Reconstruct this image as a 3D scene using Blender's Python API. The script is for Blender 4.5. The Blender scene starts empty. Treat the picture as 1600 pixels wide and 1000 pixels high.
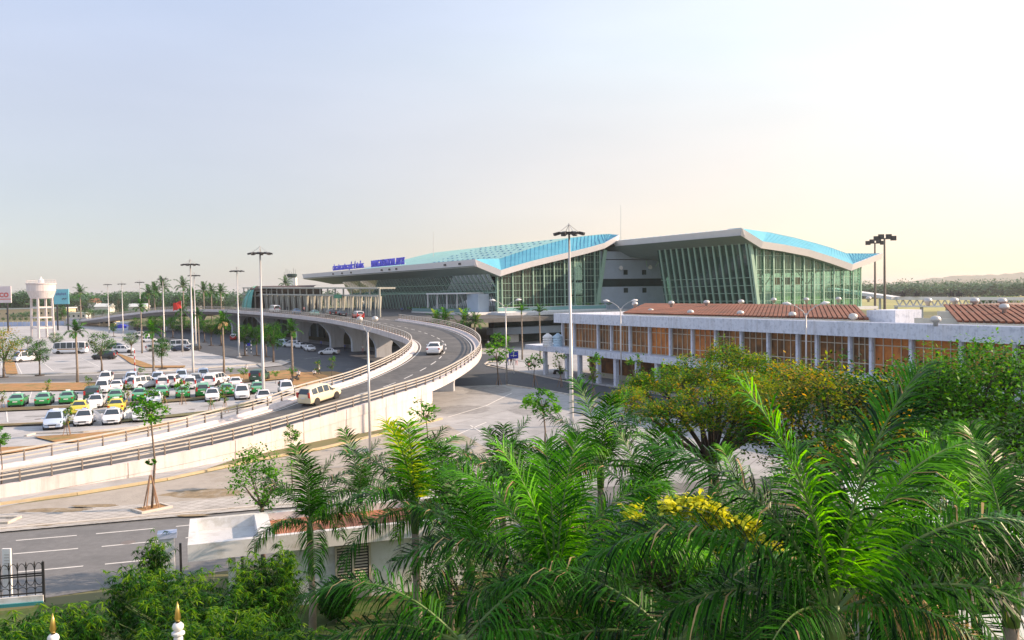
import bpy, bmesh, math, random
from mathutils import Vector, Matrix, noise
R = math.radians
scene = bpy.context.scene
# ------------------------------------------------------------------ camera, sky, sun, exposure
FPX, CAMH = 1370.0, 12.5
TH, RO = math.atan(43/1370), R(-.95)
cam = bpy.data.cameras.new('camera'); camo = bpy.data.objects.new('camera', cam)
scene.collection.objects.link(camo); scene.camera = camo
cam.sensor_width = 36; cam.lens = 36*FPX/1600; cam.clip_end = 20000; cam.clip_start = .5
CM = Matrix.Rotation(math.pi/2-TH, 3, 'X') @ Matrix.Rotation(RO, 3, 'Z')
camo.matrix_world = Matrix.Translation((0, 0, CAMH)) @ CM.to_4x4()
SUN_AZ, SUN_EL = R(84), R(27)      # azimuth clockwise from +Y
world = bpy.data.worlds.new('World'); scene.world = world; world.use_nodes = True
nt = world.node_tree; nt.nodes.clear()
out = nt.nodes.new('ShaderNodeOutputWorld')
sky = nt.nodes.new('ShaderNodeTexSky'); sky.sky_type = 'NISHITA'; sky.sun_disc = False
sky.sun_elevation = SUN_EL; sky.sun_rotation = SUN_AZ; sky.dust_density = .6; sky.air_density = 1.0; sky.ozone_density = 1.5
bg = nt.nodes.new('ShaderNodeBackground'); bg.inputs[1].default_value = .10
# thin evening overcast of haze in the real sky: pale mauve low on the left, creamy towards the sun, pale blue overhead
tc = nt.nodes.new('ShaderNodeTexCoord'); sep = nt.nodes.new('ShaderNodeSeparateXYZ')
nt.links.new(tc.outputs['Generated'], sep.inputs[0])
def ramp(inp, stops, lo, hi):
    m = nt.nodes.new('ShaderNodeMapRange'); m.inputs[1].default_value = lo; m.inputs[2].default_value = hi
    nt.links.new(inp, m.inputs[0]); r = nt.nodes.new('ShaderNodeValToRGB'); r.color_ramp.interpolation = 'B_SPLINE'
    e = r.color_ramp.elements
    for i, (p, c) in enumerate(stops):
        if i < 2: e[i].position = p; el = e[i]
        else: el = e.new(p)
        el.color = (*c, 1)
    nt.links.new(m.outputs[0], r.inputs[0]); return r
SKL = [(0, (.35,.35,.40)), (.25, (.47,.435,.46)), (.6, (.59,.56,.605)), (1, (.54,.63,.84))]
SKR = [(0, (.96,.66,.50)), (.25, (1.04,.72,.52)), (.6, (1.14,.90,.73)), (1, (1.30,1.24,1.24))]
rl = ramp(sep.outputs[2], SKL, 0, .36); rr = ramp(sep.outputs[2], SKR, 0, .36)
mx = nt.nodes.new('ShaderNodeMix'); mx.data_type = 'RGBA'
az = nt.nodes.new('ShaderNodeMapRange'); az.inputs[1].default_value = -.42; az.inputs[2].default_value = .50; az.interpolation_type = 'SMOOTHSTEP'
nt.links.new(sep.outputs[0], az.inputs[0]); nt.links.new(az.outputs[0], mx.inputs[0])
nt.links.new(rl.outputs[0], mx.inputs[6]); nt.links.new(rr.outputs[0], mx.inputs[7])
bg2 = nt.nodes.new('ShaderNodeBackground'); bg2.inputs[1].default_value = 0.535
cn = nt.nodes.new('ShaderNodeTexNoise'); cn.inputs['Scale'].default_value = 3.2; cn.inputs['Detail'].default_value = 5
cmp_ = nt.nodes.new('ShaderNodeMapping'); cmp_.inputs['Scale'].default_value = (1, 1, 4.5); nt.links.new(tc.outputs['Generated'], cmp_.inputs[0]); nt.links.new(cmp_.outputs[0], cn.inputs[0])
cr_ = nt.nodes.new('ShaderNodeMapRange'); cr_.inputs[1].default_value = .3; cr_.inputs[2].default_value = .7; cr_.inputs[3].default_value = .955; cr_.inputs[4].default_value = 1.045; nt.links.new(cn.outputs[0], cr_.inputs[0])
cm_ = nt.nodes.new('ShaderNodeVectorMath'); cm_.operation = 'SCALE'; nt.links.new(mx.outputs[2], cm_.inputs[0]); nt.links.new(cr_.outputs[0], cm_.inputs['Scale'])
nt.links.new(cm_.outputs[0], bg2.inputs[0])
nt.links.new(sky.outputs[0], bg.inputs[0])
add = nt.nodes.new('ShaderNodeAddShader')
nt.links.new(bg.outputs[0], add.inputs[0]); nt.links.new(bg2.outputs[0], add.inputs[1])
bg.inputs[1].default_value = .05
nt.links.new(add.outputs[0], out.inputs[0])
sl = bpy.data.lights.new('sun', 'SUN'); sl.energy = 5.0; sl.angle = R(.6); sl.color = (1, .73, .51)
so = bpy.data.objects.new('sun', sl); scene.collection.objects.link(so)
sd = Vector((math.sin(SUN_AZ)*math.cos(SUN_EL), math.cos(SUN_AZ)*math.cos(SUN_EL), math.sin(SUN_EL)))
so.rotation_euler = (-sd).to_track_quat('-Z', 'Y').to_euler()
scene.view_settings.view_transform = 'Standard'; scene.view_settings.look = 'None'; scene.view_settings.gamma = 1
scene.view_settings.exposure = .62
try:
    scene.cycles.transparent_max_bounces = 24; scene.cycles.max_bounces = 6
except Exception: pass

# ------------------------------------------------------------------ helpers
def ray(px, py): return CM @ Vector(((px-800)/FPX, (500-py)/FPX, -1))
def at(px, py, z=0.):
    d = ray(px, py); t = (z-CAMH)/d.z; return Vector((0, 0, CAMH)) + d*t
def atd(px, py, D):
    d = ray(px, py); return Vector((0, 0, CAMH)) + d*(D/d.y)
def horizon(px): return 457-(px-800)*.0166
rnd = random.Random(7)
def tag(o, label=None, cat=None, group=None, kind=None):
    if label: o['label'] = label
    if cat: o['category'] = cat
    if group: o['group'] = group
    if kind: o['kind'] = kind
    return o
def thing(name, label, cat, loc=(0,0,0), rz=0, group=None):
    o = bpy.data.objects.new(name, None); scene.collection.objects.link(o); o.empty_display_size = .3
    o.location = loc; o.rotation_euler = (0, 0, rz); return tag(o, label, cat, group)
def child(name, data, parent, loc=(0,0,0), rot=(0,0,0), sc=(1,1,1)):
    o = bpy.data.objects.new(name, data); scene.collection.objects.link(o)
    o.parent = parent; o.location = loc; o.rotation_euler = rot; o.scale = sc; return o
def copy_tree(o, parent=None):
    c = o.copy(); scene.collection.objects.link(c)
    if parent: c.parent = parent
    for ch in o.children: copy_tree(ch, c)
    return c
class MB:
    def __init__(s): s.v = []; s.f = []; s.m = []
    def add(s, vs, fs, m=0):
        b = len(s.v); s.v += [tuple(v) for v in vs]; s.f += [tuple(b+i for i in f) for f in fs]; s.m += [m]*len(fs); return s
    def poly(s, pts, m=0): return s.add(pts, [tuple(range(len(pts)))], m)
    def box(s, c, d, rz=0, m=0):
        x, y, z = d[0]/2, d[1]/2, d[2]/2; ca, sa = math.cos(rz), math.sin(rz)
        vs = [(c[0]+a*x*ca-b*y*sa, c[1]+a*x*sa+b*y*ca, c[2]+e*z) for a in (-1,1) for b in (-1,1) for e in (-1,1)]
        return s.add(vs, [(0,1,3,2),(4,6,7,5),(0,4,5,1),(2,3,7,6),(0,2,6,4),(1,5,7,3)], m)
    def beam(s, a, b, w, h, m=0, up=(0,0,1)):
        a = Vector(a); b = Vector(b); d = (b-a)
        if d.length < 1e-6: return s
        d.normalize(); u = Vector(up)
        if abs(d.dot(u)) > .98: u = Vector((1,0,0))
        r = d.cross(u).normalized(); t = r.cross(d)
        vs = [p+r*(i*w/2)+t*(j*h/2) for p in (a, b) for i, j in ((-1,-1),(1,-1),(1,1),(-1,1))]
        return s.add(vs, [(3,2,1,0),(4,5,6,7),(0,1,5,4),(1,2,6,5),(2,3,7,6),(3,0,4,7)], m)
    def tube(s, pts, rs, n=8, m=0, cap=True):
        pts = [Vector(p) for p in pts]; b = len(s.v)
        if not isinstance(rs, (list, tuple)): rs = [rs]*len(pts)
        for i, p in enumerate(pts):
            d = (pts[min(i+1, len(pts)-1)]-pts[max(i-1, 0)]).normalized()
            u = Vector((0,0,1)) if abs(d.z) < .9 else Vector((0,1,0))
            r = d.cross(u).normalized(); t = r.cross(d)
            for k in range(n):
                a = 2*math.pi*k/n; s.v.append(tuple(p+r*(rs[i]*math.cos(a))+t*(rs[i]*math.sin(a))))
        fs = [(b+i*n+k, b+i*n+(k+1)%n, b+(i+1)*n+(k+1)%n, b+(i+1)*n+k) for i in range(len(pts)-1) for k in range(n)]
        if cap: fs += [tuple(b+k for k in range(n))[::-1], tuple(b+(len(pts)-1)*n+k for k in range(n))]
        s.f += fs; s.m += [m]*len(fs); return s
    def lathe(s, prof, n=16, c=(0,0,0), m=0):
        b = len(s.v)
        for r, z in prof:
            for k in range(n):
                a = 2*math.pi*k/n; s.v.append((c[0]+r*math.cos(a), c[1]+r*math.sin(a), c[2]+z))
        fs = [(b+i*n+k, b+i*n+(k+1)%n, b+(i+1)*n+(k+1)%n, b+(i+1)*n+k) for i in range(len(prof)-1) for k in range(n)]
        fs += [tuple(b+k for k in range(n))[::-1], tuple(b+(len(prof)-1)*n+k for k in range(n))]
        s.f += fs; s.m += [m]*len(fs); return s
    def prism(s, pts, z0, z1, m=0):   # plan polygon extruded
        n = len(pts); vs = [(p[0], p[1], z0) for p in pts]+[(p[0], p[1], z1) for p in pts]
        return s.add(vs, [tuple(range(n))[::-1], tuple(range(n, 2*n))]+[(i, (i+1)%n, n+(i+1)%n, n+i) for i in range(n)], m)
    def extr(s, pts, off, m=0):       # any planar polygon extruded by a vector
        n = len(pts); off = Vector(off); vs = [Vector(p) for p in pts]+[Vector(p)+off for p in pts]
        return s.add(vs, [tuple(range(n))[::-1], tuple(range(n, 2*n))]+[(i, (i+1)%n, n+(i+1)%n, n+i) for i in range(n)], m)
    def mesh(s, name, mats, smooth=False, fix=True):
        me = bpy.data.meshes.new(name); me.from_pydata(s.v, [], s.f)
        if not isinstance(mats, (list, tuple)): mats = [mats]
        for m in mats: me.materials.append(m)
        if len(mats) > 1: me.polygons.foreach_set('material_index', s.m)
        if smooth: me.polygons.foreach_set('use_smooth', [True]*len(me.polygons))
        me.update()
        if fix:
            bm = bmesh.new(); bm.from_mesh(me); bmesh.ops.recalc_face_normals(bm, faces=bm.faces); bm.to_mesh(me); bm.free()
        return me
    def obj(s, name, mats, parent=None, smooth=False, loc=(0,0,0), fix=True):
        o = bpy.data.objects.new(name, s.mesh(name, mats, smooth, fix)); scene.collection.objects.link(o)
        if parent: o.parent = parent
        o.location = loc; return o

def material(name, col, rough=.7, metal=0., var=.12, vs=1.5, bump=0., bs=8., col2=None, spec=.5, stain=None, sscale=.3, coat=0., detail=6, joint=None, streak=0.):
    m = bpy.data.materials.new(name); m.use_nodes = True; n = m.node_tree; b = n.nodes['Principled BSDF']
    b.inputs['Roughness'].default_value = rough; b.inputs['Metallic'].default_value = metal
    b.inputs['Specular IOR Level'].default_value = spec; b.inputs['Coat Weight'].default_value = coat
    g = n.nodes.new('ShaderNodeNewGeometry')
    t = n.nodes.new('ShaderNodeTexNoise'); t.inputs['Scale'].default_value = vs; t.inputs['Detail'].default_value = detail; t.inputs['Roughness'].default_value = .65
    n.links.new(g.outputs['Position'], t.inputs['Vector'])
    r = n.nodes.new('ShaderNodeValToRGB'); r.color_ramp.elements[0].position = .32; r.color_ramp.elements[1].position = .68
    c2 = col2 or tuple(min(1, c*(1+var)) for c in col); c1 = col if col2 else tuple(c*(1-var) for c in col)
    r.color_ramp.elements[0].color = (*c1, 1); r.color_ramp.elements[1].color = (*c2, 1)
    n.links.new(t.outputs[0], r.inputs[0]); last = r.outputs[0]
    if stain:
        t2 = n.nodes.new('ShaderNodeTexNoise'); t2.inputs['Scale'].default_value = sscale; t2.inputs['Detail'].default_value = 8; t2.inputs['Roughness'].default_value = .7
        n.links.new(g.outputs['Position'], t2.inputs['Vector'])
        r2 = n.nodes.new('ShaderNodeValToRGB'); r2.color_ramp.elements[0].position = .50; r2.color_ramp.elements[1].position = .66
        n.links.new(t2.outputs[0], r2.inputs[0]); mm = n.nodes.new('ShaderNodeMix'); mm.data_type = 'RGBA'
        n.links.new(r2.outputs[0], mm.inputs[0]); n.links.new(last, mm.inputs[6]); mm.inputs[7].default_value = (*stain, 1); last = mm.outputs[2]
    if streak:
        ms = n.nodes.new('ShaderNodeMapping'); ms.inputs['Scale'].default_value = (1.6, 1.6, .12); n.links.new(g.outputs['Position'], ms.inputs[0])
        ts = n.nodes.new('ShaderNodeTexNoise'); ts.inputs['Scale'].default_value = 1.3; ts.inputs['Detail'].default_value = 7; ts.inputs['Roughness'].default_value = .7; n.links.new(ms.outputs[0], ts.inputs[0])
        rs = n.nodes.new('ShaderNodeMapRange'); rs.inputs[1].default_value = .48; rs.inputs[2].default_value = .72; rs.inputs[3].default_value = 0; rs.inputs[4].default_value = streak; n.links.new(ts.outputs[0], rs.inputs[0])
        mk_ = n.nodes.new('ShaderNodeMix'); mk_.data_type = 'RGBA'; mk_.blend_type = 'MULTIPLY'; n.links.new(rs.outputs[0], mk_.inputs[0]); n.links.new(last, mk_.inputs[6]); mk_.inputs[7].default_value = (.45, .42, .38, 1); last = mk_.outputs[2]
    if joint:
        mp = n.nodes.new('ShaderNodeMapping'); mp.inputs['Rotation'].default_value = (0, 0, joint[2] if len(joint) > 2 else 0); n.links.new(g.outputs['Position'], mp.inputs[0])
        bt = n.nodes.new('ShaderNodeTexBrick'); bt.offset = 0; bt.inputs['Scale'].default_value = 1; bt.inputs['Mortar Size'].default_value = joint[1]; bt.inputs['Brick Width'].default_value = joint[0]; bt.inputs['Row Height'].default_value = joint[0]
        bt.inputs['Color1'].default_value = (1, 1, 1, 1); bt.inputs['Color2'].default_value = (.90, .90, .90, 1); bt.inputs['Mortar'].default_value = (.62, .60, .58, 1); n.links.new(mp.outputs[0], bt.inputs[0])
        mj = n.nodes.new('ShaderNodeMix'); mj.data_type = 'RGBA'; mj.blend_type = 'MULTIPLY'; mj.inputs[0].default_value = 1; n.links.new(last, mj.inputs[6]); n.links.new(bt.outputs[0], mj.inputs[7]); last = mj.outputs[2]
    n.links.new(last, b.inputs['Base Color'])
    if bump:
        t3 = n.nodes.new('ShaderNodeTexNoise'); t3.inputs['Scale'].default_value = bs; t3.inputs['Detail'].default_value = 5
        n.links.new(g.outputs['Position'], t3.inputs['Vector'])
        bp = n.nodes.new('ShaderNodeBump'); bp.inputs['Strength'].default_value = bump; bp.inputs['Distance'].default_value = .05
        n.links.new(t3.outputs[0], bp.inputs['Height']); n.links.new(bp.outputs[0], b.inputs['Normal'])
    return m
def leafmat(name, c1, c2, trans=.35, scale=.6, rough=.5):
    m = bpy.data.materials.new(name); m.use_nodes = True; n = m.node_tree; b = n.nodes['Principled BSDF']
    g = n.nodes.new('ShaderNodeNewGeometry'); t = n.nodes.new('ShaderNodeTexNoise'); t.inputs['Scale'].default_value = scale; t.inputs['Detail'].default_value = 3
    n.links.new(g.outputs['Position'], t.inputs['Vector'])
    ad = n.nodes.new('ShaderNodeMath'); ad.operation = 'MULTIPLY_ADD'; ad.inputs[1].default_value = .75; ad.inputs[2].default_value = -.375
    n.links.new(g.outputs['Random Per Island'], ad.inputs[0])
    a2 = n.nodes.new('ShaderNodeMath'); a2.operation = 'ADD'; n.links.new(t.outputs[0], a2.inputs[0]); n.links.new(ad.outputs[0], a2.inputs[1])
    r = n.nodes.new('ShaderNodeValToRGB'); r.color_ramp.elements[0].position = .28; r.color_ramp.elements[1].position = .72
    r.color_ramp.elements[0].color = (*c1, 1); r.color_ramp.elements[1].color = (*c2, 1)
    n.links.new(a2.outputs[0], r.inputs[0]); n.links.new(r.outputs[0], b.inputs['Base Color']); b.inputs['Roughness'].default_value = rough
    b.inputs['Specular IOR Level'].default_value = .14
    tr = n.nodes.new('ShaderNodeBsdfTranslucent'); hs = n.nodes.new('ShaderNodeHueSaturation'); hs.inputs['Value'].default_value = 1.6; hs.inputs['Saturation'].default_value = 1.1; hs.inputs['Hue'].default_value = .49
    n.links.new(r.outputs[0], hs.inputs['Color']); n.links.new(hs.outputs[0], tr.inputs[0])
    mixs = n.nodes.new('ShaderNodeMixShader'); mixs.inputs[0].default_value = trans
    n.links.new(b.outputs[0], mixs.inputs[1]); n.links.new(tr.outputs[0], mixs.inputs[2]); n.links.new(mixs.outputs[0], n.nodes['Material Output'].inputs[0])
    return m
def glassmat(name, tint=(.5,.72,.62), refl=.12, rough=.03, diff=.15, dcol=(.12,.22,.19)):
    m = bpy.data.materials.new(name); m.use_nodes = True; n = m.node_tree; n.nodes.remove(n.nodes['Principled BSDF'])
    t = n.nodes.new('ShaderNodeBsdfTransparent'); t.inputs[0].default_value = (*tint, 1)
    d = n.nodes.new('ShaderNodeBsdfDiffuse'); d.inputs[0].default_value = (*dcol, 1)
    gl = n.nodes.new('ShaderNodeBsdfGlossy'); gl.inputs['Roughness'].default_value = rough
    lw = n.nodes.new('ShaderNodeFresnel'); lw.inputs[0].default_value = 1.22
    a = n.nodes.new('ShaderNodeMath'); a.operation = 'ADD'; a.inputs[1].default_value = refl; n.links.new(lw.outputs[0], a.inputs[0])
    m1 = n.nodes.new('ShaderNodeMixShader'); m1.inputs[0].default_value = diff; n.links.new(t.outputs[0], m1.inputs[1]); n.links.new(d.outputs[0], m1.inputs[2])
    m2 = n.nodes.new('ShaderNodeMixShader'); n.links.new(a.outputs[0], m2.inputs[0]); n.links.new(m1.outputs[0], m2.inputs[1]); n.links.new(gl.outputs[0], m2.inputs[2])
    n.links.new(m2.outputs[0], n.nodes['Material Output'].inputs[0]); return m

M = {}
M['ground'] = material('ground', (.11,.12,.05), .95, var=.3, vs=.02, col2=(.20,.18,.09), stain=(.07,.10,.035), sscale=.008)
M['paving'] = material('paving', (.425,.435,.45), .85, var=.09, vs=.8, stain=(.31,.32,.335), sscale=.12, bump=.15, joint=(4.0, .05, .35))
M['tiles'] = material('tiles', (.47,.46,.44), .85, var=.08, vs=.8, stain=(.36,.35,.33), sscale=.3, joint=(.6, .035, .43))
M['plaza'] = material('plaza', (.37,.38,.39), .85, var=.12, vs=.6, stain=(.29,.30,.31), sscale=.1, bump=.15, joint=(5.0, .05, .5))
M['asphalt'] = material('asphalt', (.165,.17,.175), .88, var=.12, vs=2.5, stain=(.13,.135,.14), sscale=.35, bump=.3, bs=20)
M['asphalt_deck'] = material('asphalt_deck', (.085,.088,.09), .8, var=.25, vs=.9, stain=(.14,.14,.14), sscale=.2, bump=.2, bs=20)
M['asphalt_dark'] = material('asphalt_dark', (.06,.07,.085), .85, var=.12, vs=1, stain=(.08,.09,.10), sscale=.12)
M['rough_lot'] = material('rough_lot', (.36,.335,.30), .92, var=.1, vs=1.2, stain=(.26,.23,.18), sscale=.18, bump=.5, bs=6)
M['ochre'] = material('ochre', (.36,.20,.08), .95, var=.2, vs=.9, stain=(.15,.16,.05), sscale=.35, bump=.5)
M['kerb'] = material('kerb', (.55,.52,.47), .8, var=.08, vs=2, stain=(.38,.34,.28), sscale=1)
M['kerb_yellow'] = material('kerb_yellow', (.52,.42,.26), .8, var=.1, vs=2, stain=(.42,.36,.27), sscale=.8)
M['paint'] = material('paint', (.68,.68,.66), .7, var=.08, vs=4)
M['concrete'] = material('concrete', (.66,.605,.60), .75, var=.04, vs=.6, stain=(.58,.53,.52), sscale=.35, bump=.08, streak=.5)
M['concrete_grey'] = material('concrete_grey', (.56,.59,.63), .75, var=.06, vs=.6, stain=(.48,.51,.55), sscale=.3, streak=.4)
M['rail'] = material('rail', (.50,.47,.42), .5, .0, var=.1)
M['rail_post'] = material('rail_post', (.20,.17,.15), .5, .2, var=.1)
M['white'] = material('white', (.78,.78,.78), .5, var=.03)
M['steel'] = material('steel', (.55,.54,.53), .4, .35, var=.05)
M['dark_metal'] = material('dark_metal', (.05,.05,.055), .5, .3)
M['black'] = material('black', (.02,.02,.022), .6)
M['rubber'] = material('rubber', (.025,.025,.025), .8)
M['lens'] = material('lens', (.70,.72,.74), .15, .1)
M['red_lens'] = material('red_lens', (.45,.02,.02), .2)
M['car_glass'] = material('car_glass', (.03,.045,.06), .08, 0, var=.1, spec=.8)
M['bark'] = material('bark', (.17,.13,.10), .9, var=.3, vs=4, bump=.5)
M['bark_dark'] = material('bark_dark', (.055,.042,.035), .9, var=.3, vs=3, bump=.5)
M['palm_bark'] = material('palm_bark', (.25,.21,.17), .9, var=.25, vs=3, bump=.3)
M['red'] = material('red', (.55,.03,.02), .6)
M['blue'] = material('blue', (.02,.03,.45), .5)
M['gold'] = material('gold', (.70,.50,.15), .3, .9)
M['stake'] = material('stake', (.32,.20,.13), .9)
M['skin'] = material('skin', (.42,.26,.18), .6)
M['leaf_mid'] = leafmat('leaf_mid', (.018,.10,.006), (.085,.29,.012))
M['leaf_bright'] = leafmat('leaf_bright', (.045,.19,.006), (.15,.40,.015), .4)
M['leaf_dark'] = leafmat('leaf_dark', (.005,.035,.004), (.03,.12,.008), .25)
M['leaf_olive'] = leafmat('leaf_olive', (.06,.19,.007), (.30,.34,.010), .45, .35)
M['leaf_autumn'] = leafmat('leaf_autumn', (.22,.18,.010), (.50,.30,.02), .4)
M['leaf_yellow'] = leafmat('leaf_yellow', (.45,.50,.03), (.80,.78,.06), .3, 2)
M['leaf_far'] = leafmat('leaf_far', (.045,.12,.06), (.11,.21,.11), .15, .1)  # paler and bluer green, distance haze put into the leaf colour
M['palm_leaf'] = leafmat('palm_leaf', (.002,.020,.002), (.036,.18,.006), .28, .5, .35)  # deep shade among the fronds put into this darker green
M['palm_leaf_lit'] = leafmat('palm_leaf_lit', (.010,.085,.003), (.13,.44,.010), .45, .5, .4)  # brighter copy for sunlit fronds, light put into the colour
M['palm_leaf_yellow'] = leafmat('palm_leaf_yellow', (.16,.28,.015), (.42,.50,.04), .45, .8, .4)
M['palm_leaf_dry'] = leafmat('palm_leaf_dry', (.30,.19,.09), (.55,.40,.20), .25, 1, .6)
M['rachis'] = material('rachis', (.10,.17,.04), .5)
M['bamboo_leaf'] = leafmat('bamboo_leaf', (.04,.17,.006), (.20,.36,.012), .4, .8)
M['bamboo_dark'] = leafmat('bamboo_dark', (.005,.035,.003), (.03,.13,.006), .25, .8)  # darker copy for low and inner leaves, shade put into the colour
M['lawn'] = material('lawn', (.06,.10,.02), .95, var=.3, vs=1.5, stain=(.12,.10,.03), sscale=.5, bump=.6, bs=10)
M['dirt'] = material('dirt', (.16,.12,.06), .95, var=.3, vs=1.5, stain=(.09,.11,.04), sscale=.5, bump=.4)  # for the dark kerb strips, kerb shadow put into the soil colour
# ------------------------------------------------------------------ ground, roads, pavements (sheets 4 mm apart)
def sheet(name, pts, mat, z, kind='structure'):
    o = MB().poly([(p[0], p[1], z) for p in pts]).obj(name, M[mat], fix=False)
    if o.data.polygons[0].normal.z < 0: o.data.flip_normals()
    return tag(o, kind=kind)
def px_sheet(name, pxs, mat, z): return sheet(name, [at(x, y, z) for x, y in pxs], mat, z)
g = MB()
N = 40; S_ = 9000
g.poly([(-S_, -300, 0), (S_, -300, 0), (S_, S_, 0), (-S_, S_, 0)])
tag(g.obj('ground', M['ground'], fix=False), kind='structure')
px_sheet('parking_lot', [(-420, 508), (60, 508), (330, 514), (480, 530), (600, 545), (700, 600), (600, 640), (300, 740), (0, 792), (-420, 860)], 'paving', .004)
px_sheet('plaza', [(560, 545), (740, 530), (830, 528), (1010, 560), (1500, 700), (1500, 830), (700, 770), (400, 797), (330, 760), (600, 675), (690, 600)], 'plaza', .008)
px_sheet('ramp_road_below', [(205, 512), (300, 515), (420, 527), (520, 540), (640, 556), (760, 553), (805, 562), (900, 588), (1020, 606), (1200, 660), (1200, 700), (1010, 640), (860, 611), (790, 601), (700, 604), (600, 596), (520, 594), (450, 584), (420, 571), (330, 553), (240, 534)], 'asphalt_dark', .014)
px_sheet('sidewalk_strip', [(-400, 872), (0, 803), (400, 775), (900, 745), (900, 763), (400, 796), (0, 831), (-400, 902)], 'tiles', .10)
px_sheet('rough_lot', [(-300, 850), (0, 792), (120, 775), (260, 752), (400, 722), (500, 704), (610, 678), (700, 664), (760, 700), (820, 752), (400, 776), (0, 804), (-300, 862)], 'rough_lot', .012)
px_sheet('foreground_road', [(-400, 903), (0, 831), (400, 796), (900, 763), (1400, 736), (1400, 795), (900, 850), (400, 885), (130, 925), (0, 945), (-400, 1040)], 'asphalt', .016)
px_sheet('garden_lawn', [(-300, 985), (0, 955), (300, 920), (640, 925), (1000, 860), (1500, 820), (2300, 900), (2300, 1800), (-300, 1800)], 'lawn', .020)
# kerbs
def kerb(name, pxs, mat='kerb', w=.25, h=.14, z0=0, lab=None, kind='structure'):
    pts = [at(x, y, 0) for x, y in pxs]; mb = MB()
    for a, b in zip(pts[:-1], pts[1:]):
        L = (b-a).length; k = max(1, int(L/1.6)); d = (b-a)/k
        for i in range(k): mb.beam(a+d*i+Vector((0, 0, z0+h/2)), a+d*(i+1)*.997+Vector((0, 0, z0+h/2)), w, h)
    return tag(mb.obj(name, M[mat]), kind=kind)
kerb('road_kerb', [(-400, 901), (0, 829), (120, 818.5), (400, 794), (900, 761)], h=.15)
kerb('ramp_kerb', [(-200, 830), (0, 789), (120, 773), (260, 750), (400, 720), (500, 702), (610, 676), (690, 655)], 'kerb_yellow', w=.3, h=.15)
kerb('parking_kerb', [(-60, 640), (0, 640), (160, 634), (300, 624), (420, 611)], h=.14, w=.35)
kerb('parking_kerb', [(-60, 666), (0, 664), (75, 661), (115, 659)], h=.14, w=.3)
kerb('parking_kerb', [(190, 656), (260, 651), (330, 642), (400, 628)], h=.14, w=.3)
kerb('parking_kerb', [(40, 682), (55, 678), (130, 676), (215, 668), (300, 652)], h=.14, w=.25)
kerb('parking_kerb', [(-60, 589), (40, 586), (130, 584), (250, 580), (340, 574), (430, 568), (452, 563)], h=.14, w=.3)
kerb('plaza_kerb', [(792, 602), (860, 612), (1010, 640)], h=.14, w=.3)
kerb('plaza_kerb', [(757, 570), (762, 566), (800, 563), (760, 572), (830, 585), (900, 600)], h=.14, w=.3)
def strip(name, pxs, mat, z): return px_sheet(name, pxs, mat, z)
strip('planting_strip', [(-60, 600), (140, 597), (300, 590), (420, 580), (452, 578), (460, 590), (420, 594), (300, 603), (140, 609), (-60, 612)], 'ochre', .15)
strip('lane', [(-60, 590), (140, 586), (300, 580), (420, 572), (455, 570), (452, 577), (300, 589), (140, 596), (-60, 599)], 'asphalt', .018)
strip('planting_strip', [(52, 682), (130, 677), (215, 669), (300, 653), (230, 672), (120, 690), (90, 691)], 'ochre', .12)
strip('planting_strip', [(-40, 700), (40, 697), (90, 693), (40, 704), (-40, 715)], 'ochre', .12)
strip('planting_strip', [(6, 562), (22, 562), (28, 584), (9, 584)], 'ochre', .13)
strip('planting_strip', [(183, 553), (188, 553), (240, 571), (290, 571), (288, 574), (225, 574), (205, 568)], 'ochre', .13)
strip('planting_strip', [(455, 582), (520, 580), (540, 583), (500, 598), (470, 605), (440, 607)], 'ochre', .13)
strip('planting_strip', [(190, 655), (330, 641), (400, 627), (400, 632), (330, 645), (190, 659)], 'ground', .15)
strip('planting_strip', [(-60, 637), (0, 637), (160, 631), (300, 621), (420, 609), (420, 612), (300, 625), (160, 635), (0, 642), (-60, 642)], 'dirt', .152)  # grass strip with the shadow of the kerb put into its dark colour
strip('planting_strip', [(-60, 663), (0, 662), (75, 659), (115, 657.5), (115, 660), (75, 662.5), (0, 665.5), (-60, 667)], 'dirt', .152)
strip('traffic_island', [(400, 568), (440, 562), (455, 565), (440, 571), (410, 574)], 'plaza', .14)
strip('traffic_island', [(760, 568), (800, 563), (860, 572), (930, 590), (880, 592), (830, 584)], 'paving', .14)
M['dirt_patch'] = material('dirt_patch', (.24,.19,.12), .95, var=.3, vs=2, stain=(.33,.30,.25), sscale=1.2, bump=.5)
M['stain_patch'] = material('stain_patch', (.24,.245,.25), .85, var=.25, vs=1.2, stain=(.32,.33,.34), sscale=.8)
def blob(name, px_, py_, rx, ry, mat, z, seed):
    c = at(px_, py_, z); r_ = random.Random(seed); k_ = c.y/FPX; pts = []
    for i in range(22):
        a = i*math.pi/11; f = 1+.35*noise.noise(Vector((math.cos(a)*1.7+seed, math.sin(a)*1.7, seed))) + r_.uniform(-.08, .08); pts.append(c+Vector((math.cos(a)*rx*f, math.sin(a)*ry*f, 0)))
    sheet(name, pts, mat, z)
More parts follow.
